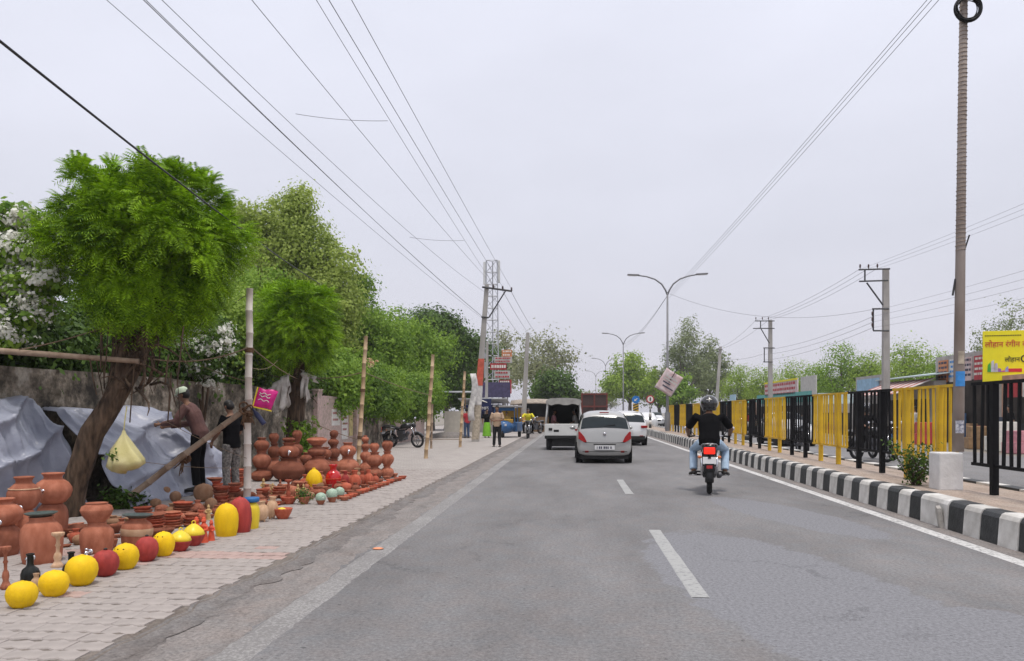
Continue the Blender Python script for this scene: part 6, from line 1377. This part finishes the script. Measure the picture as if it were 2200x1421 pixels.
o = mb.build('canopy', M_canvas, t, True); o.modifiers.new('s', 'SOLIDIFY').thickness = .03
va = MB(); na = 12
for yy in (-.03, .03):
    for j in range(na + 1): a = math.pi * j / na; va.v += [(-math.cos(a) * .68, yy, 1.84 + .155 * math.sin(a) ** .6), (-math.cos(a) * .64, yy, 1.74 + .03 * math.sin(j * 1.7))]
for f0 in (0, 2 * (na + 1)):
    for j in range(na): k = f0 + 2 * j; va.f.append((k, k + 1, k + 3, k + 2))
va.build('canopy_valance', M_canvas, t, True)
MB().box((0, 2.45, 1.2), (1.25, .04, 1.3)).build('front_bulkhead', M_inter, t); MB().box((0, 1.2, .55), (1.36, 2.4, .08)).build('floor', M_chassis, t); MB().box((0, 1.2, .30), (.9, 2.3, .3)).build('chassis', M_chassis, t)
MB().box((-.28, .0, .74), (.2, .012, .09)).build('number_plate', M_inter, t); MB().box((.35, .0, .86), (.16, .012, .12)).build('badge_plate', M_inter, t)
for s in (-1, 1): MB().box((s * .45, 1.2, .95), (.35, 2.0, .1)).build('bench_seat', M_seat, t, bevel=.03)
M_pinkcl = mat('pink_cloth', (.55, .25, .28), .85, .2, 6); M_whcl = mat('pale_cloth', (.5, .48, .46), .85, .2, 6)
SIT = dict(hil=(-.09, 0, .55), hir=(.09, 0, .55), pelvis=(0, 0, .57), waist=(0, 0, .72), chest=(0, .02, .90), neck=(0, .02, 1.08), head=(0, .04, 1.23), shl=(-.19, 0, 1.02), shr=(.19, 0, 1.02), ell=(-.25, .05, .78), elr=(.25, .05, .78), wrl=(-.15, .28, .66), wrr=(.15, .28, .66), knl=(-.11, .42, .55), knr=(.11, .42, .55), anl=(-.11, .42, .12), anr=(.11, .42, .12))
person('passenger in pink clothes sitting inside the open-backed van', VP + Vector((-.42, 1.1, .42)), R(-90), SIT, M_pinkcl, M_whcl, scale=.85, vox=.02, group='van passengers'); person('passenger in pale clothes sitting inside the open-backed van', VP + Vector((.44, 1.2, .42)), R(90), SIT, M_whcl, M_blackshirt, scale=.85, vox=.02, group='van passengers')

# red truck far ahead
TP = D(1277, HOR, 74); TP.z = 0; t = thing('truck', 'rust-red truck with a barred tailgate far ahead above the silver hatchback', 'truck', TP)
M_trk = mat('truck_red', (.15, .032, .022), .7, .2, 4); M_trkd = mat('truck_dark', (.06, .035, .03), .9)
MB().box((0, 2.6, 2.0), (2.40, 5.2, 2.3)).build('cargo_body', M_trkd, t)
for x in (-1.2, 0, 1.2): MB().box((x, -.03, 2.05), (.14, .10, 2.5)).build('tailgate_post', M_trk, t)
for z in (.95, 2.0, 3.2): MB().box((0, -.05, z), (2.54, .10, .15)).build('tailgate_rail', M_trk, t)
for s in (-1, 1): MB().lathe([(.3, -.2), (.5, -.2), (.52, 0), (.5, .2), (.3, .2)], 20, Matrix.Translation((s * .9, .9, .52)) @ Matrix.Rotation(R(90), 4, 'Y')).build('wheel', M_rub, t, True)
MB().box((0, 0, .72), (2.3, .12, .18)).build('bumper', M_chassis, t)

# blue auto rickshaw by the pavement
AP = G(1089, 941); t = thing('auto_rickshaw', 'blue and yellow three-wheeled auto rickshaw facing the road by the leaning pole', 'auto rickshaw', AP, R(172))
M_ablue = mat('rickshaw_blue', (.03, .11, .27), .4, .15, 4, coat=.3); M_ayel = mat('rickshaw_yellow', (.62, .36, .06), .45, .15, 4); M_atop = mat('rickshaw_hood', (.30, .29, .28), .85, .2, 5)
MB().box((0, -.5, .62), (1.30, 1.5, .55)).build('rear_tub', M_ablue, t, bevel=.05); fr_ = MB(); loft(fr_, [((0, .2, .62), .6, .35), ((0, .75, .62), .48, .36), ((0, 1.12, .60), .25, .30)], (1, 0, 0)); fr_.build('front_cowl', M_ablue, t, True)
MB().box((0, .62, .96), (1.0, .1, .22), (R(-14), 0, 0)).build('yellow_panel', M_ayel, t, bevel=.03)
for sx in (-1, 1):
    for y_ in (-1.15, -.1, .66): MB().tube([(sx * .60, y_, .85), (sx * .56, y_ - .05, 1.72)], .025, 6).build('roof_post', M_ablue, t)
    MB().lathe([(.1, -.06), (.2, -.06), (.22, 0), (.2, .06), (.1, .06)], 18, Matrix.Translation((sx * .55, -.85, .22)) @ Matrix.Rotation(R(90), 4, 'Y')).build('wheel', M_rub, t, True)
    MB().box((sx * .2, 1.18, .74), (.12, .06, .12)).build('headlamp', M_lampclear, t, bevel=.02)
MB().lathe([(.1, -.05), (.2, -.05), (.22, 0), (.2, .05), (.1, .05)], 18, Matrix.Translation((0, 1.0, .22)) @ Matrix.Rotation(R(90), 4, 'Y')).build('wheel', M_rub, t, True)
MB().box((0, -.25, 1.77), (1.3, 2.1, .10)).build('hood', M_atop, t, bevel=.04); MB().box((0, -1.2, 1.3), (1.2, .04, .8)).build('back_curtain', M_ayel, t); MB().box((0, .55, 1.62), (1.1, .05, .18)).build('sun_visor', M_ablue, t); MB().box((0, -.7, 1.0), (1.1, .4, .3)).build('bench_seat', M_seat, t, bevel=.05)
person('driver in a yellow-brown shirt sitting in the auto rickshaw', AP + Vector((.0, -.2, .35)), R(172), SIT, mat('mustard_shirt', (.45, .28, .07), .85, .15, 6), M_blackshirt, scale=.85, vox=.022)
# rider in yellow, parked and far motorcycles
def place_bike(label, p, rz, paint=None, lean=0): 
    c = copy_tree(bike); c['label'] = label; c.location = p; c.rotation_euler = (0, lean, rz); c['group'] = 'motorcycles'; return c
p = G(1133, 943); place_bike('motorcycle ridden by a person in yellow beside the auto rickshaw', p + Vector((0, 1.2, 0)), R(180)); person('motorcyclist in a bright yellow shirt beside the auto rickshaw', p + Vector((0, 1.2, 0)), R(180), RIDE, mat('bright_yellow_shirt', (.68, .60, .03), .8, .1, 6), M_blackshirt, vox=.02)
p = G(1160, 932); place_bike('small motorcycle parked right of the rider in yellow, by the stall', p, R(150))
p = onX(842, HOR, -7.35); p.z = .03; place_bike('black motorcycle parked against the wall beyond the pottery', p, R(-112), None, R(8))
for i, (px_, X, lab, rz) in enumerate(((1610, 8.2, 'motorcycle beyond the median seen below the third black railing', R(170)), (1840, 8.6, 'motorcycle beyond the median behind the first black railing', R(200)), (1875, 9.4, 'second motorcycle beyond the median behind the first black railing', R(185)), (1715, 8.0, 'motorcycle beyond the median behind the second black railing', R(176)))):
    p = onX(px_, HOR, X); place_bike(lab, (p.x, p.y, 0), rz)
for i, (px_, X, lab) in enumerate(((1612, 8.2, 'rider in dark clothes on the motorcycle beyond the third black railing'), (1842, 8.6, 'rider in dark clothes on the motorcycle beyond the first black railing'))):
    p = onX(px_ - 2, HOR, X); person(lab, (onX((1610, 1840)[i], HOR, X).x, onX((1610, 1840)[i], HOR, X).y, 0), (R(170), R(200))[i], RIDE, M_blackshirt, M_blackshirt, helmet=M_helm, vox=.02, group='riders on the far carriageway')

# ------------------------------------------------------------------ people on foot
p = G(1068, 962); person('man in a beige shirt and black trousers walking along the road edge', p, R(176), dict(ell=(-.26, .02, 1.13), elr=(.26, .02, 1.13), wrl=(-.07, .24, 1.10), wrr=(.07, .25, 1.08), hdl=(.3, .8, .1), hdr=(-.3, .8, .1), look=(.1, 1, -.18), knl=(-.10, .05, .5), anr=(.14, -.03, .09), anl=(-.12, .06, .09)), mat('beige_shirt', (.46, .33, .23), .85, .12, 8, .1), mat('black_trousers', (.012, .012, .014), .85), vox=.014, scale=1.0)
mp_ = D(428, HOR, 13.1); mp_.z = .10
person('man in a pale green cap and dusty brown shirt bending over the tarpaulin', mp_, R(96), dict(pelvis=(0, -.02, .94), waist=(0, .03, 1.09), chest=(0, .10, 1.27), neck=(0, .19, 1.44), head=(0, .26, 1.575), look=(0, 1, -.35), shl=(-.19, .16, 1.37), shr=(.19, .16, 1.37), ell=(-.26, .28, 1.14), elr=(.25, .26, 1.11), wrl=(-.14, .56, 1.10), wrr=(.12, .54, 1.06), hdl=(.1, 1, -.1), hdr=(-.1, 1, -.1)), mat('dusty_maroon_shirt', (.10, .048, .043), .9, .2, 9, .2, col2=(.17, .09, .08)), M_blackshirt, cap=mat('pale_green_cap', (.50, .58, .44), .8, .2, 9), sleeves='long', vox=.011, scale=1.04)
bp2 = D(498, HOR, 13.0); bp2.z = .03
person('boy with black hair and black T-shirt behind the white bamboo pole, head bowed', bp2, R(70), dict(look=(.1, 1, -.6), head=(0, .07, 1.585), neck=(0, .02, 1.45), ell=(-.25, .06, 1.14), elr=(.25, .06, 1.13), wrl=(-.2, .26, .98), wrr=(.22, .24, .94)), M_blackshirt, mat('patterned_trousers', (.05, .05, .05), .85, .5, 26, col2=(.35, .33, .30)), scale=.95, vox=.012)
p = G(1046, 942); person('woman in a dark top and bright green skirt standing behind the leaning pole', p, R(200), dict(), M_blackshirt, None, skirt=mat('bright_green_cloth', (.18, .45, .03), .85, .15, 8), scale=.95, vox=.022)
p = G(1003, 943); person('man in a red shirt and blue jeans standing left of the leaning pole', p, R(40), dict(), mat('red_shirt', (.35, .03, .04), .85), mat('blue_jeans', (.05, .08, .15), .85), vox=.022, scale=.98)
# ------------------------------------------------------------------ stalls and signs on the left
random.seed(77)
M_navy = mat('navy_board', (.012, .018, .075), .6, .15, 6); M_tin = mat('tin_sheet', (.40, .41, .42), .5, .2, 3, metal=.3); M_cream = mat('cream_paint', (.50, .46, .40), .8, .1, 4); M_thatch = mat('weathered_cover', (.33, .28, .23), .95, .3, 6, .4); M_woodst = mat('stall_wood', (.30, .19, .10), .85, .25, 6); M_tarpb = mat('stall_blue_sheet', (.02, .03, .12), .6)
b = G(1040, 930); s = mpp(b); t = thing('roadside_kiosk', 'roadside kiosk with a navy sign board and dark blue awning behind the leaning power pole', 'kiosk', b)
MB().box((-.2, 1.6, 1.0), (2.6, 1.6, 2.0)).build('cabin', M_tarpb, t); MB().box((0, .3, 2.25), (3.4, 2.6, .06), (R(-6), 0, 0)).build('awning', M_tin, t)
o = MB().box((.0, -1.0, 1.95), (1.25, .06, .85)).build('sign_board', M_navy, t); text_obj('TIMES', .28, M_whitep, o, (.08, -1.035, 1.72), (R(90), 0, 0), 'sign_lettering'); MB().tube([(-.3, -1.04, 2.2), (0, -1.04, 2.25), (.35, -1.04, 2.12)], [.02, .06, .02], 6).build('logo_swoosh', M_whitep, o)
for x in (-1.4, 1.4): MB().tube([(x, -.9, 0), (x, -.9, 2.1)], .035, 6).build('post', M_iron, t)
MB().box((0, .2, .5), (2.4, .5, 1.0)).build('counter', M_cream, t, bevel=.01)
b = G(972, 935); t = thing('site_hut', 'cream painted low booth with a heap of earth in front, left of the leaning pole', 'booth', b)
MB().box((.1, .8, .82), (1.35, 1.1, 1.4)).build('cabin', M_cream, t, bevel=.01)
for x in (-.7, .7): MB().tube([(x, .9, 1.7), (x, .9, 2.75)], .03, 6).build('roof_post', M_woodst, t)
MB().box((0, .8, 2.76), (2.6, 1.7, .05), (R(4), 0, 0)).build('roof', M_tin, t)
o = MB().ball((0, 0, 0), (1.3, .6, .35), 14).build('earth_heap', M_earth, None, True, G(965, 942)); tag(o, 'low heap of earth in front of the cream booth', 'heap')
b = G(1150, 928); t = thing('thatched_stall', 'small stall with a sagging weathered cover right of the slim pale pole', 'stall', b)
for x in (-1.2, 1.2):
    for y_ in (-.6, .9): MB().tube([(x, y_, 0), (x, y_, 2.2)], .05, 6).build('post', M_woodst, t)
mb = MB()
for i in range(9):
    for j in range(7): u, v = i / 8 - .5, j / 6 - .5; mb.v.append((u * 3.6, .2 + v * 2.4, 2.45 - .9 * abs(v) ** 1.5 - .5 * u * u + .06 * noise.noise(Vector((i, j, 0)))))
for i in range(8):
    for j in range(6): k = i * 7 + j; mb.f.append((k, k + 1, k + 8, k + 7))
o = mb.build('cover', M_thatch, t, True); o.modifiers.new('s', 'SOLIDIFY').thickness = .06
MB().box((0, .2, .55), (2.0, .8, 1.1)).build('counter', M_woodst, t, bevel=.01); MB().box((0, 1.0, 1.2), (2.3, .05, 2.2)).build('back_cloth', M_inter, t)
# stacked sign boards
M_sred = mat('sign_red', (.42, .04, .05), .6, .2, 5); M_sor = mat('sign_orange', (.55, .22, .10), .6, .2, 5); M_sgr = mat('sign_grey', (.48, .47, .44), .6, .15, 5)
ds = 58.; b = D(1082, HOR, ds); b.z = 0; t = thing('sign_stack', 'post carrying stacked red, grey and orange advertising boards beyond the rickshaw', 'sign', b)
MB().tube([(0.1, .1, 0), (.1, .1, CAMH + (HOR - 752) * ds / F)], .05, 8).build('post', M_galv, t)
for (x0, y0, x1, y1, m_, n_) in ((1078, 752, 1100, 767, M_sor, 2), (1062, 767, 1100, 780, M_sgr, 2), (1053, 781, 1088, 795, M_sred, 1), (1062, 797, 1096, 814, M_sgr, 2), (1072, 816, 1099, 846, M_sred, 3)):
    a, c_ = D(x0, y0, ds) - b, D(x1, y1, ds) - b; o = MB().box(((a.x + c_.x) / 2, random.uniform(-.1, .05), (a.z + c_.z) / 2), (c_.x - a.x, .05, a.z - c_.z)).build('board', m_, t)
    mb = MB()
    for r_ in range(n_):
        x = a.x + .1; zc = a.z - (r_ + .5) * (a.z - c_.z) / n_
        while x < c_.x - .16: w_ = random.uniform(.05, .15); mb.box((x + w_ / 2, -.14, zc), (w_, .01, (a.z - c_.z) / n_ * .45)); x += w_ + .04
    struct(mb.build('lettering', M_whitep if m_ is not M_sgr else M_sred, o), 'stuff')
o = MB().box((0, 0, 0), (2.2, .08, 1.1)).build('dark_hoarding', mat('dark_purple_board', (.06, .05, .11), .7, .3, 5), None, False, D(1064, 838, 56)); tag(o, 'dark purple hoarding low behind the leaning power pole', 'hoarding')
for x in (-.9, .9): MB().tube([(x, .06, -.4), (x, .06, -o.location.z)], .04, 6).build('leg', M_iron, o)
M_flag = M_white_p; b = D(1016, 830, 36.5); mb = MB()
for i in range(9):
    for j in range(5): mb.v.append((.30 * (j / 4 - .5) + .1 * math.sin(i * .7), .06 * math.sin(i * 1.3 + j), -i * .28))
for i in range(8):
    for j in range(4): k = i * 5 + j; mb.f.append((k, k + 1, k + 6, k + 5))
o = mb.build('torn_banner', M_flag, None, True, b + Vector((0, 0, .6))); o.modifiers.new('s', 'SOLIDIFY').thickness = .01; tag(o, 'torn white plastic banner fluttering left of the leaning power pole', 'banner')

# ------------------------------------------------------------------ signs on the median end
def disc(r, m, name, t, c, thick=.03): return MB().lathe([(0, -thick / 2), (r, -thick / 2), (r, thick / 2), (0, thick / 2)], 24, Matrix.Translation(c) @ Matrix.Rotation(R(90), 4, 'X')).build(name, m, t)
M_sblue = mat('sign_blue', (.015, .17, .50), .4); M_haz = stripes('hazard_stripes', ((.62, .36, .02), (.02, .02, .02)), 1.0, 0)
dz = 60.; b = D(1366, HOR, dz); b.z = .3; t = thing('keep_side_sign', 'round blue arrow sign above a yellow and black hazard board on the median', 'road sign', b); zz = lambda y: CAMH + (HOR - y) * dz / F - .3
MB().tube([(0, .05, 0), (0, .05, zz(852))], .04, 8).build('post', M_galv, t); disc(.30, M_sblue, 'blue_disc', t, (0, 0, zz(859)))
MB().prism([(-.03, -.15), (.03, -.15), (.03, .03), (.1, .03), (0, .17), (-.1, .03), (-.03, .03)], .012, Matrix.Translation((0, -.022, zz(859))) @ Matrix.Rotation(R(90), 4, 'X') @ Matrix.Rotation(R(130), 4, 'Z')).build('arrow', M_whitep, t)
hb = MB().box((0, 0, zz(876)), (.44, .03, .62)).build('hazard_board', mat('hazard_yellow', (.62, .38, .02), .5), t)
for k in range(3): MB().prism([(-.22, -.06), (.22, .12), (.22, .22), (-.22, .04)], .006, Matrix.Translation((0, -.02, zz(876) - .24 + k * .2)) @ Matrix.Rotation(R(90), 4, 'X')).build('black_stripe', M_kb, hb)
b = D(1397, HOR, 56.); b.z = .3; t = thing('no_entry_sign', 'round red and white prohibition sign on a black banded post on the median', 'road sign', b); zz = lambda y: CAMH + (HOR - y) * 56. / F - .3
disc(.29, M_sred, 'red_rim', t, (0, 0, zz(858))); disc(.21, M_whitep, 'white_centre', t, (0, -.012, zz(858))); MB().box((0, -.03, zz(858)), (.1, .02, .26)).build('symbol', M_inkb, t)
for i in range(7): MB().tube([(0, .04, i * .28), (0, .04, (i + 1) * .28)], .10 if i < 4 else .05, 10).build('post_band', M_kb if i % 2 == 0 else M_kw, t, True)
# marker post beyond the railing
p = onX(1604, HOR, 6.7); t = thing('marker_post', 'black and white banded marker post with a round red reflector beside the railings', 'bollard', (p.x, p.y, 0))
for i in range(6): MB().tube([(0, 0, i * .18), (0, 0, (i + 1) * .18)], .08, 12).build('band', M_kb if i % 2 == 0 else M_kw, t, True)
disc(.13, M_redref, 'reflector', t, (0, -.02, 1.22)); 
# tilted torn hoarding on the lamp post
M_pale = mat('faded_print', (.55, .36, .35), .8, .25, 3, col2=(.66, .60, .60))
b = D(1437, 822, 46.0); o = MB(); nn = 10
for i in range(nn + 1):
    for j in range(nn + 1): u, v = i / nn - .5, j / nn - .5; o.v.append((u * 1.15, .10 * math.sin(u * 5 + v * 3) , v * 1.35))
for i in range(nn):
    for j in range(nn): k = i * (nn + 1) + j; o.f.append((k, k + 1, k + nn + 2, k + nn + 1))
o = o.build('tilted_hoarding', M_pale, None, True, b); o.rotation_euler = (0, R(32), 0); o.modifiers.new('s', 'SOLIDIFY').thickness = .03; tag(o, 'faded pink hoarding tilted on the nearest twin street lamp', 'hoarding')
for (x, z, w_) in ((0, .28, .8), (0, .1, .9), (-.1, -.1, .5), (.1, -.32, .7)): MB().box((x, -.10 , z), (w_, .012, .08)).build('faded_lettering', M_sgr if z > 0 else M_inkb, o)
MB().tube([(0, 0, 0), (0, .02, .95)], .03, 6).build('bracket', M_iron, o)

# ------------------------------------------------------------------ shops across the road
YB = onX(2112, 712, 17.2); d_yb = YB.y
M_by = mat('billboard_yellow', (.78, .70, .012), .55, .05, 3); M_bred = mat('letter_red', (.55, .02, .03), .5); M_black = mat('letter_black', (.01, .01, .01), .5)
W_ = 3.6; H_ = 2.15; yaw_b = R(-12)
t = thing('yellow_billboard', 'yellow billboard with red and black Hindi lettering at the right edge of the photo', 'billboard', (YB.x, YB.y, YB.z - H_), yaw_b)
MB().box((W_ / 2, .05, H_ / 2), (W_, .08, H_)).build('panel', M_by, t, bevel=.01)
text_obj('लोहान रंगीन को', .33, M_bred, t, (.07, -.001, H_ - .58), (R(90), 0, 0), 'red_lettering', .006, 'LEFT', .9); text_obj('लोहान', .27, M_black, t, (.80, -.001, H_ - 1.22), (R(90), 0, 0), 'black_lettering', .006, 'LEFT', .9); text_obj('C', .46, M_black, t, (1.36, -.001, H_ - 1.20), (R(90), 0, 0), 'black_lettering', .008, 'LEFT')
mb = MB()
for i in range(16): mb.box((.1 + i * .085, .004, H_ - .2), (.06, .012, .035))
mb.build('small_print', M_black, t)
for i, c_ in enumerate(((.05, .35, .04), (.5, .5, .55), (.45, .42, .5), (.30, .12, .40), (.5, .05, .28), (.3, .3, .6))): MB().prism([(0, 0), (.13, 0), (.11, .28 + .22 * math.sin(i * 1.1 + .6)), (.02, .24 + .2 * math.sin(i * 1.1 + .3))], .02, Matrix.Translation((.16 + i * .13, .008, H_ - 1.72)) @ Matrix.Rotation(R(90), 4, 'X')).build('picture_patch', mat(f'picture_{i}', c_, .6, .2, 8), t)
MB().box((1.18, .004, H_ - 1.66), (.5, .014, .15)).build('red_tag', M_bred, t, bevel=.02); MB().box((1.9, .004, H_ - 1.64), (.55, .014, .16)).build('black_tag', M_black, t, bevel=.02)
for x in (.3, 2.4): MB().tube([(x, .12, 0), (x, .12, -(YB.z - H_))], .06, 8).build('leg', M_iron, t)
M_shade = mat('shop_shade_colour', (.035, .028, .022), .9, .5, 2)  # near-black brown: interior shade put into the colour of a flat panel
GOODS = [mat(f'goods_{i}', c_, .7, .35, 5) for i, c_ in enumerate(((.25, .05, .04), (.5, .48, .44), (.06, .07, .10), (.35, .22, .12), (.05, .12, .25), (.3, .28, .25), (.02, .02, .02)))]
def shop(label, px0, px1, X, ytop, m_wall, name='shop', depth=3.5, parts=()):
    a, c_ = onX(px0, HOR, X), onX(px1, HOR, X); y0, y1 = min(a.y, c_.y), max(a.y, c_.y); h = CAMH + (HOR - ytop) * dep(onX((px0 + px1) / 2, HOR, X)) / F
    t = thing(name, label, 'shop', (X, (y0 + y1) / 2, 0), 0, 'low shops across the road'); L = y1 - y0
    MB().box((depth / 2, 0, h / 2), (depth, L, h)).build('wall', m_wall, t); MB().box((-.02, 0, h * .36), (.06, L * .82, h * .68)).build('opening_shade_panel', M_shade, t)  # solid wall; a dark panel paints the shade of the open front
    for k_ in range(int(L / .9)): w_ = random.uniform(.3, .7); hh_ = random.uniform(.3, 1.5); MB().box((-.25 - .2 * random.random(), -L * .41 + .45 + k_ * .9, hh_ / 2), (.35, w_, hh_)).build('goods', random.choice(GOODS), t)
    return t, L, h
M_grey = mat('grey_plaster', (.38, .36, .34), .85, .2, 3, .2); M_peach = mat('peach_plaster', (.50, .30, .22), .85, .2, 3); M_teal = mat('teal_board', (.10, .36, .33), .6, .15, 4); M_pbluew = mat('pale_blue_tin', (.45, .55, .56), .6, .15, 4)
stripe_aw = None
t, L, h = shop('grey shop with pasted posters behind the tall concrete pole', 2010, 2150, 18.4, 758, M_grey)
for k in range(5):
    MB().box((-.03, -L / 2 + .5 + k * L / 5.2, h * .82), (.05, L / 6.5, h * .26)).build('poster', [M_white_p, M_sred, M_pale, M_white_p, M_sor][k], t)
    yc = -L / 2 + .5 + k * L / 5.2; q_ = MB()
    for r_ in range(4):
        y_ = yc - L / 15
        while y_ < yc + L / 16: w_ = random.uniform(.08, .3); q_.box((-.062, y_ + w_ / 2, h * (.92 - r_ * .055)), (.012, w_, h * .025)); y_ += w_ + .08
    struct(q_.build('poster_print', [M_sred, M_whitep, M_inkb, M_stb, M_inkb][k], t), 'stuff')
t, L, h = shop('low shop at the right edge below the yellow billboard', 2152, 2330, 17.9, 800, M_peach)
for k in range(4): MB().box((-.04, -L / 2 + .6 + k * L / 4.2, h * .80), (.05, L / 5, h * .22)).build('sign_panel', [M_sor, M_by, M_white_p, M_sred][k], t)
t, L, h = shop('low stall with a tin roof and striped awning left of the tall concrete pole', 1905, 2008, 17.8, 822, M_grey)
M_awr = mat('awning_red', (.40, .13, .11), .8, .15, 5); M_aww = mat('awning_white', (.58, .53, .50), .8, .15, 5)
nst = 14
aw = MB(); aww = MB()
for k in range(nst): (aw if k % 2 else aww).box((-.9, -L / 2 + (k + .5) * L / nst, h - .28), (2.1, L / nst, .03), (0, R(-22), 0))
a_ = aw.build('awning', M_awr, t); aww.build('awning_stripes', M_aww, a_); MB().box((1.6, 0, h + .5), (4.2, L + .8, .06), (0, R(-7), 0)).build('tin_roof', M_pbluew, t)
t, L, h = shop('pale stall with a blue picture board behind the near right-hand power pole', 1842, 1900, 17.6, 838, M_grey); MB().box((-.1, 0, h + .15), (.06, L * .95, 1.35)).build('board_frame', M_grey, t); MB().box((-.14, 0, h + .15), (.05, L * .82, 1.0)).build('picture_board', mat('sky_blue_print', (.28, .45, .60), .6, .2, 3), t); MB().box((-.17, 0, h - .22), (.03, L * .7, .22)).build('red_strip', M_sred, t)
t, L, h = shop('shop with long pale pink and grey sign boards behind the middle right-hand power pole', 1625, 1757, 17.5, 850, M_pbluew)
MB().box((-.1, L * .02, h + .55), (.08, L * .55, 1.5)).build('pink_board', M_pale, t); MB().box((-.16, L * .02, h + 1.22), (.06, L * .55, .14)).build('yellow_edge', M_by, t); MB().box((-.1, -L * .40, h + .6), (.08, L * .2, 1.4)).build('grey_board', M_sgr, t); MB().box((-.12, 0, h - .2), (.08, L * .9, .8)).build('teal_board', M_teal, t)
mb = MB()
for r_ in range(3):
    y = -L * .22
    while y < L * .27: w_ = random.uniform(.2, .6); mb.box((-.15, y + w_ / 2, h + .95 - r_ * .4), (.02, w_, .2)); y += w_ + .2
mb.build('faded_lettering', M_sred, t)
t, L, h = shop('small peach stalls with tin roofs right of the motorcyclist', 1560, 1622, 17.5, 866, M_peach); MB().box((-.3, 0, h), (1.2, L * 1.0, .08), (0, R(-10), 0)).build('roof', M_teal, t); MB().box((-.1, L * .2, h + .5), (.08, L * .2, .9)).build('blue_board', mat('pale_blue_board', (.42, .55, .66), .6), t)
t, L, h = shop('dim row of low stalls far behind the railing end', 1450, 1556, 17.5, 872, M_grey)
t, L, h = shop('dim low stall between the pale stall and the pink-boarded shop', 1762, 1838, 17.8, 868, M_grey)
# clutter in front of the right-hand shops, seen between the railing bars
for i, (px_, X, w_, h_, m_, lab) in enumerate(((2150, 15.9, .9, 1.1, M_whitep, 'white stacked crates in front of the right-hand shops'), (2185, 15.6, .7, .8, M_pinkcl, 'pink bundle in front of the right-hand shops'), (1985, 15.8, .8, 1.0, M_sred, 'red box in front of the striped-awning stall'), (2100, 16.0, .8, .9, M_woodst, 'wooden crate in front of the poster shop'))):
    p = onX(px_, HOR, X); o = thing('goods_box', lab, 'box', (p.x, p.y, 0), random.uniform(-.3, .3)); MB().box((0, 0, h_ * .25), (w_, w_ * .9, h_ * .5)).build('lower_box', m_, o, bevel=.02); MB().box((.03, 0, h_ * .75), (w_ * .9, w_ * .8, h_ * .49)).build('upper_box', m_, o, bevel=.02)
for i, (px_, X, lab, sm_, rz) in enumerate(((2170, 16.4, 'person in a dark shirt standing before the shop under the yellow billboard', M_blackshirt, 1.4), (1965, 16.3, 'person in a pale shirt standing by the striped-awning stall', M_whcl, 1.8))):
    p = onX(px_, HOR, X); person(lab, (p.x, p.y, 0), rz, dict(), sm_, M_blackshirt, vox=.022)
# ------------------------------------------------------------------ faint dusty air
hz = MB().box((0, 650, 10.5), (1860, 1560, 24)).build('haze', None); struct(hz, 'stuff')
hm_ = bpy.data.materials.new('dusty_air'); hm_.use_nodes = True; n, l = hm_.node_tree.nodes, hm_.node_tree.links; n.clear()
ho = n.new('ShaderNodeOutputMaterial'); hv = n.new('ShaderNodeVolumePrincipled'); hv.inputs['Color'].default_value = (.88, .89, .93, 1); hv.inputs['Density'].default_value = .0006; hv.inputs['Anisotropy'].default_value = .2
l.new(hv.outputs[0], ho.inputs['Volume']); hz.data.materials.append(hm_)
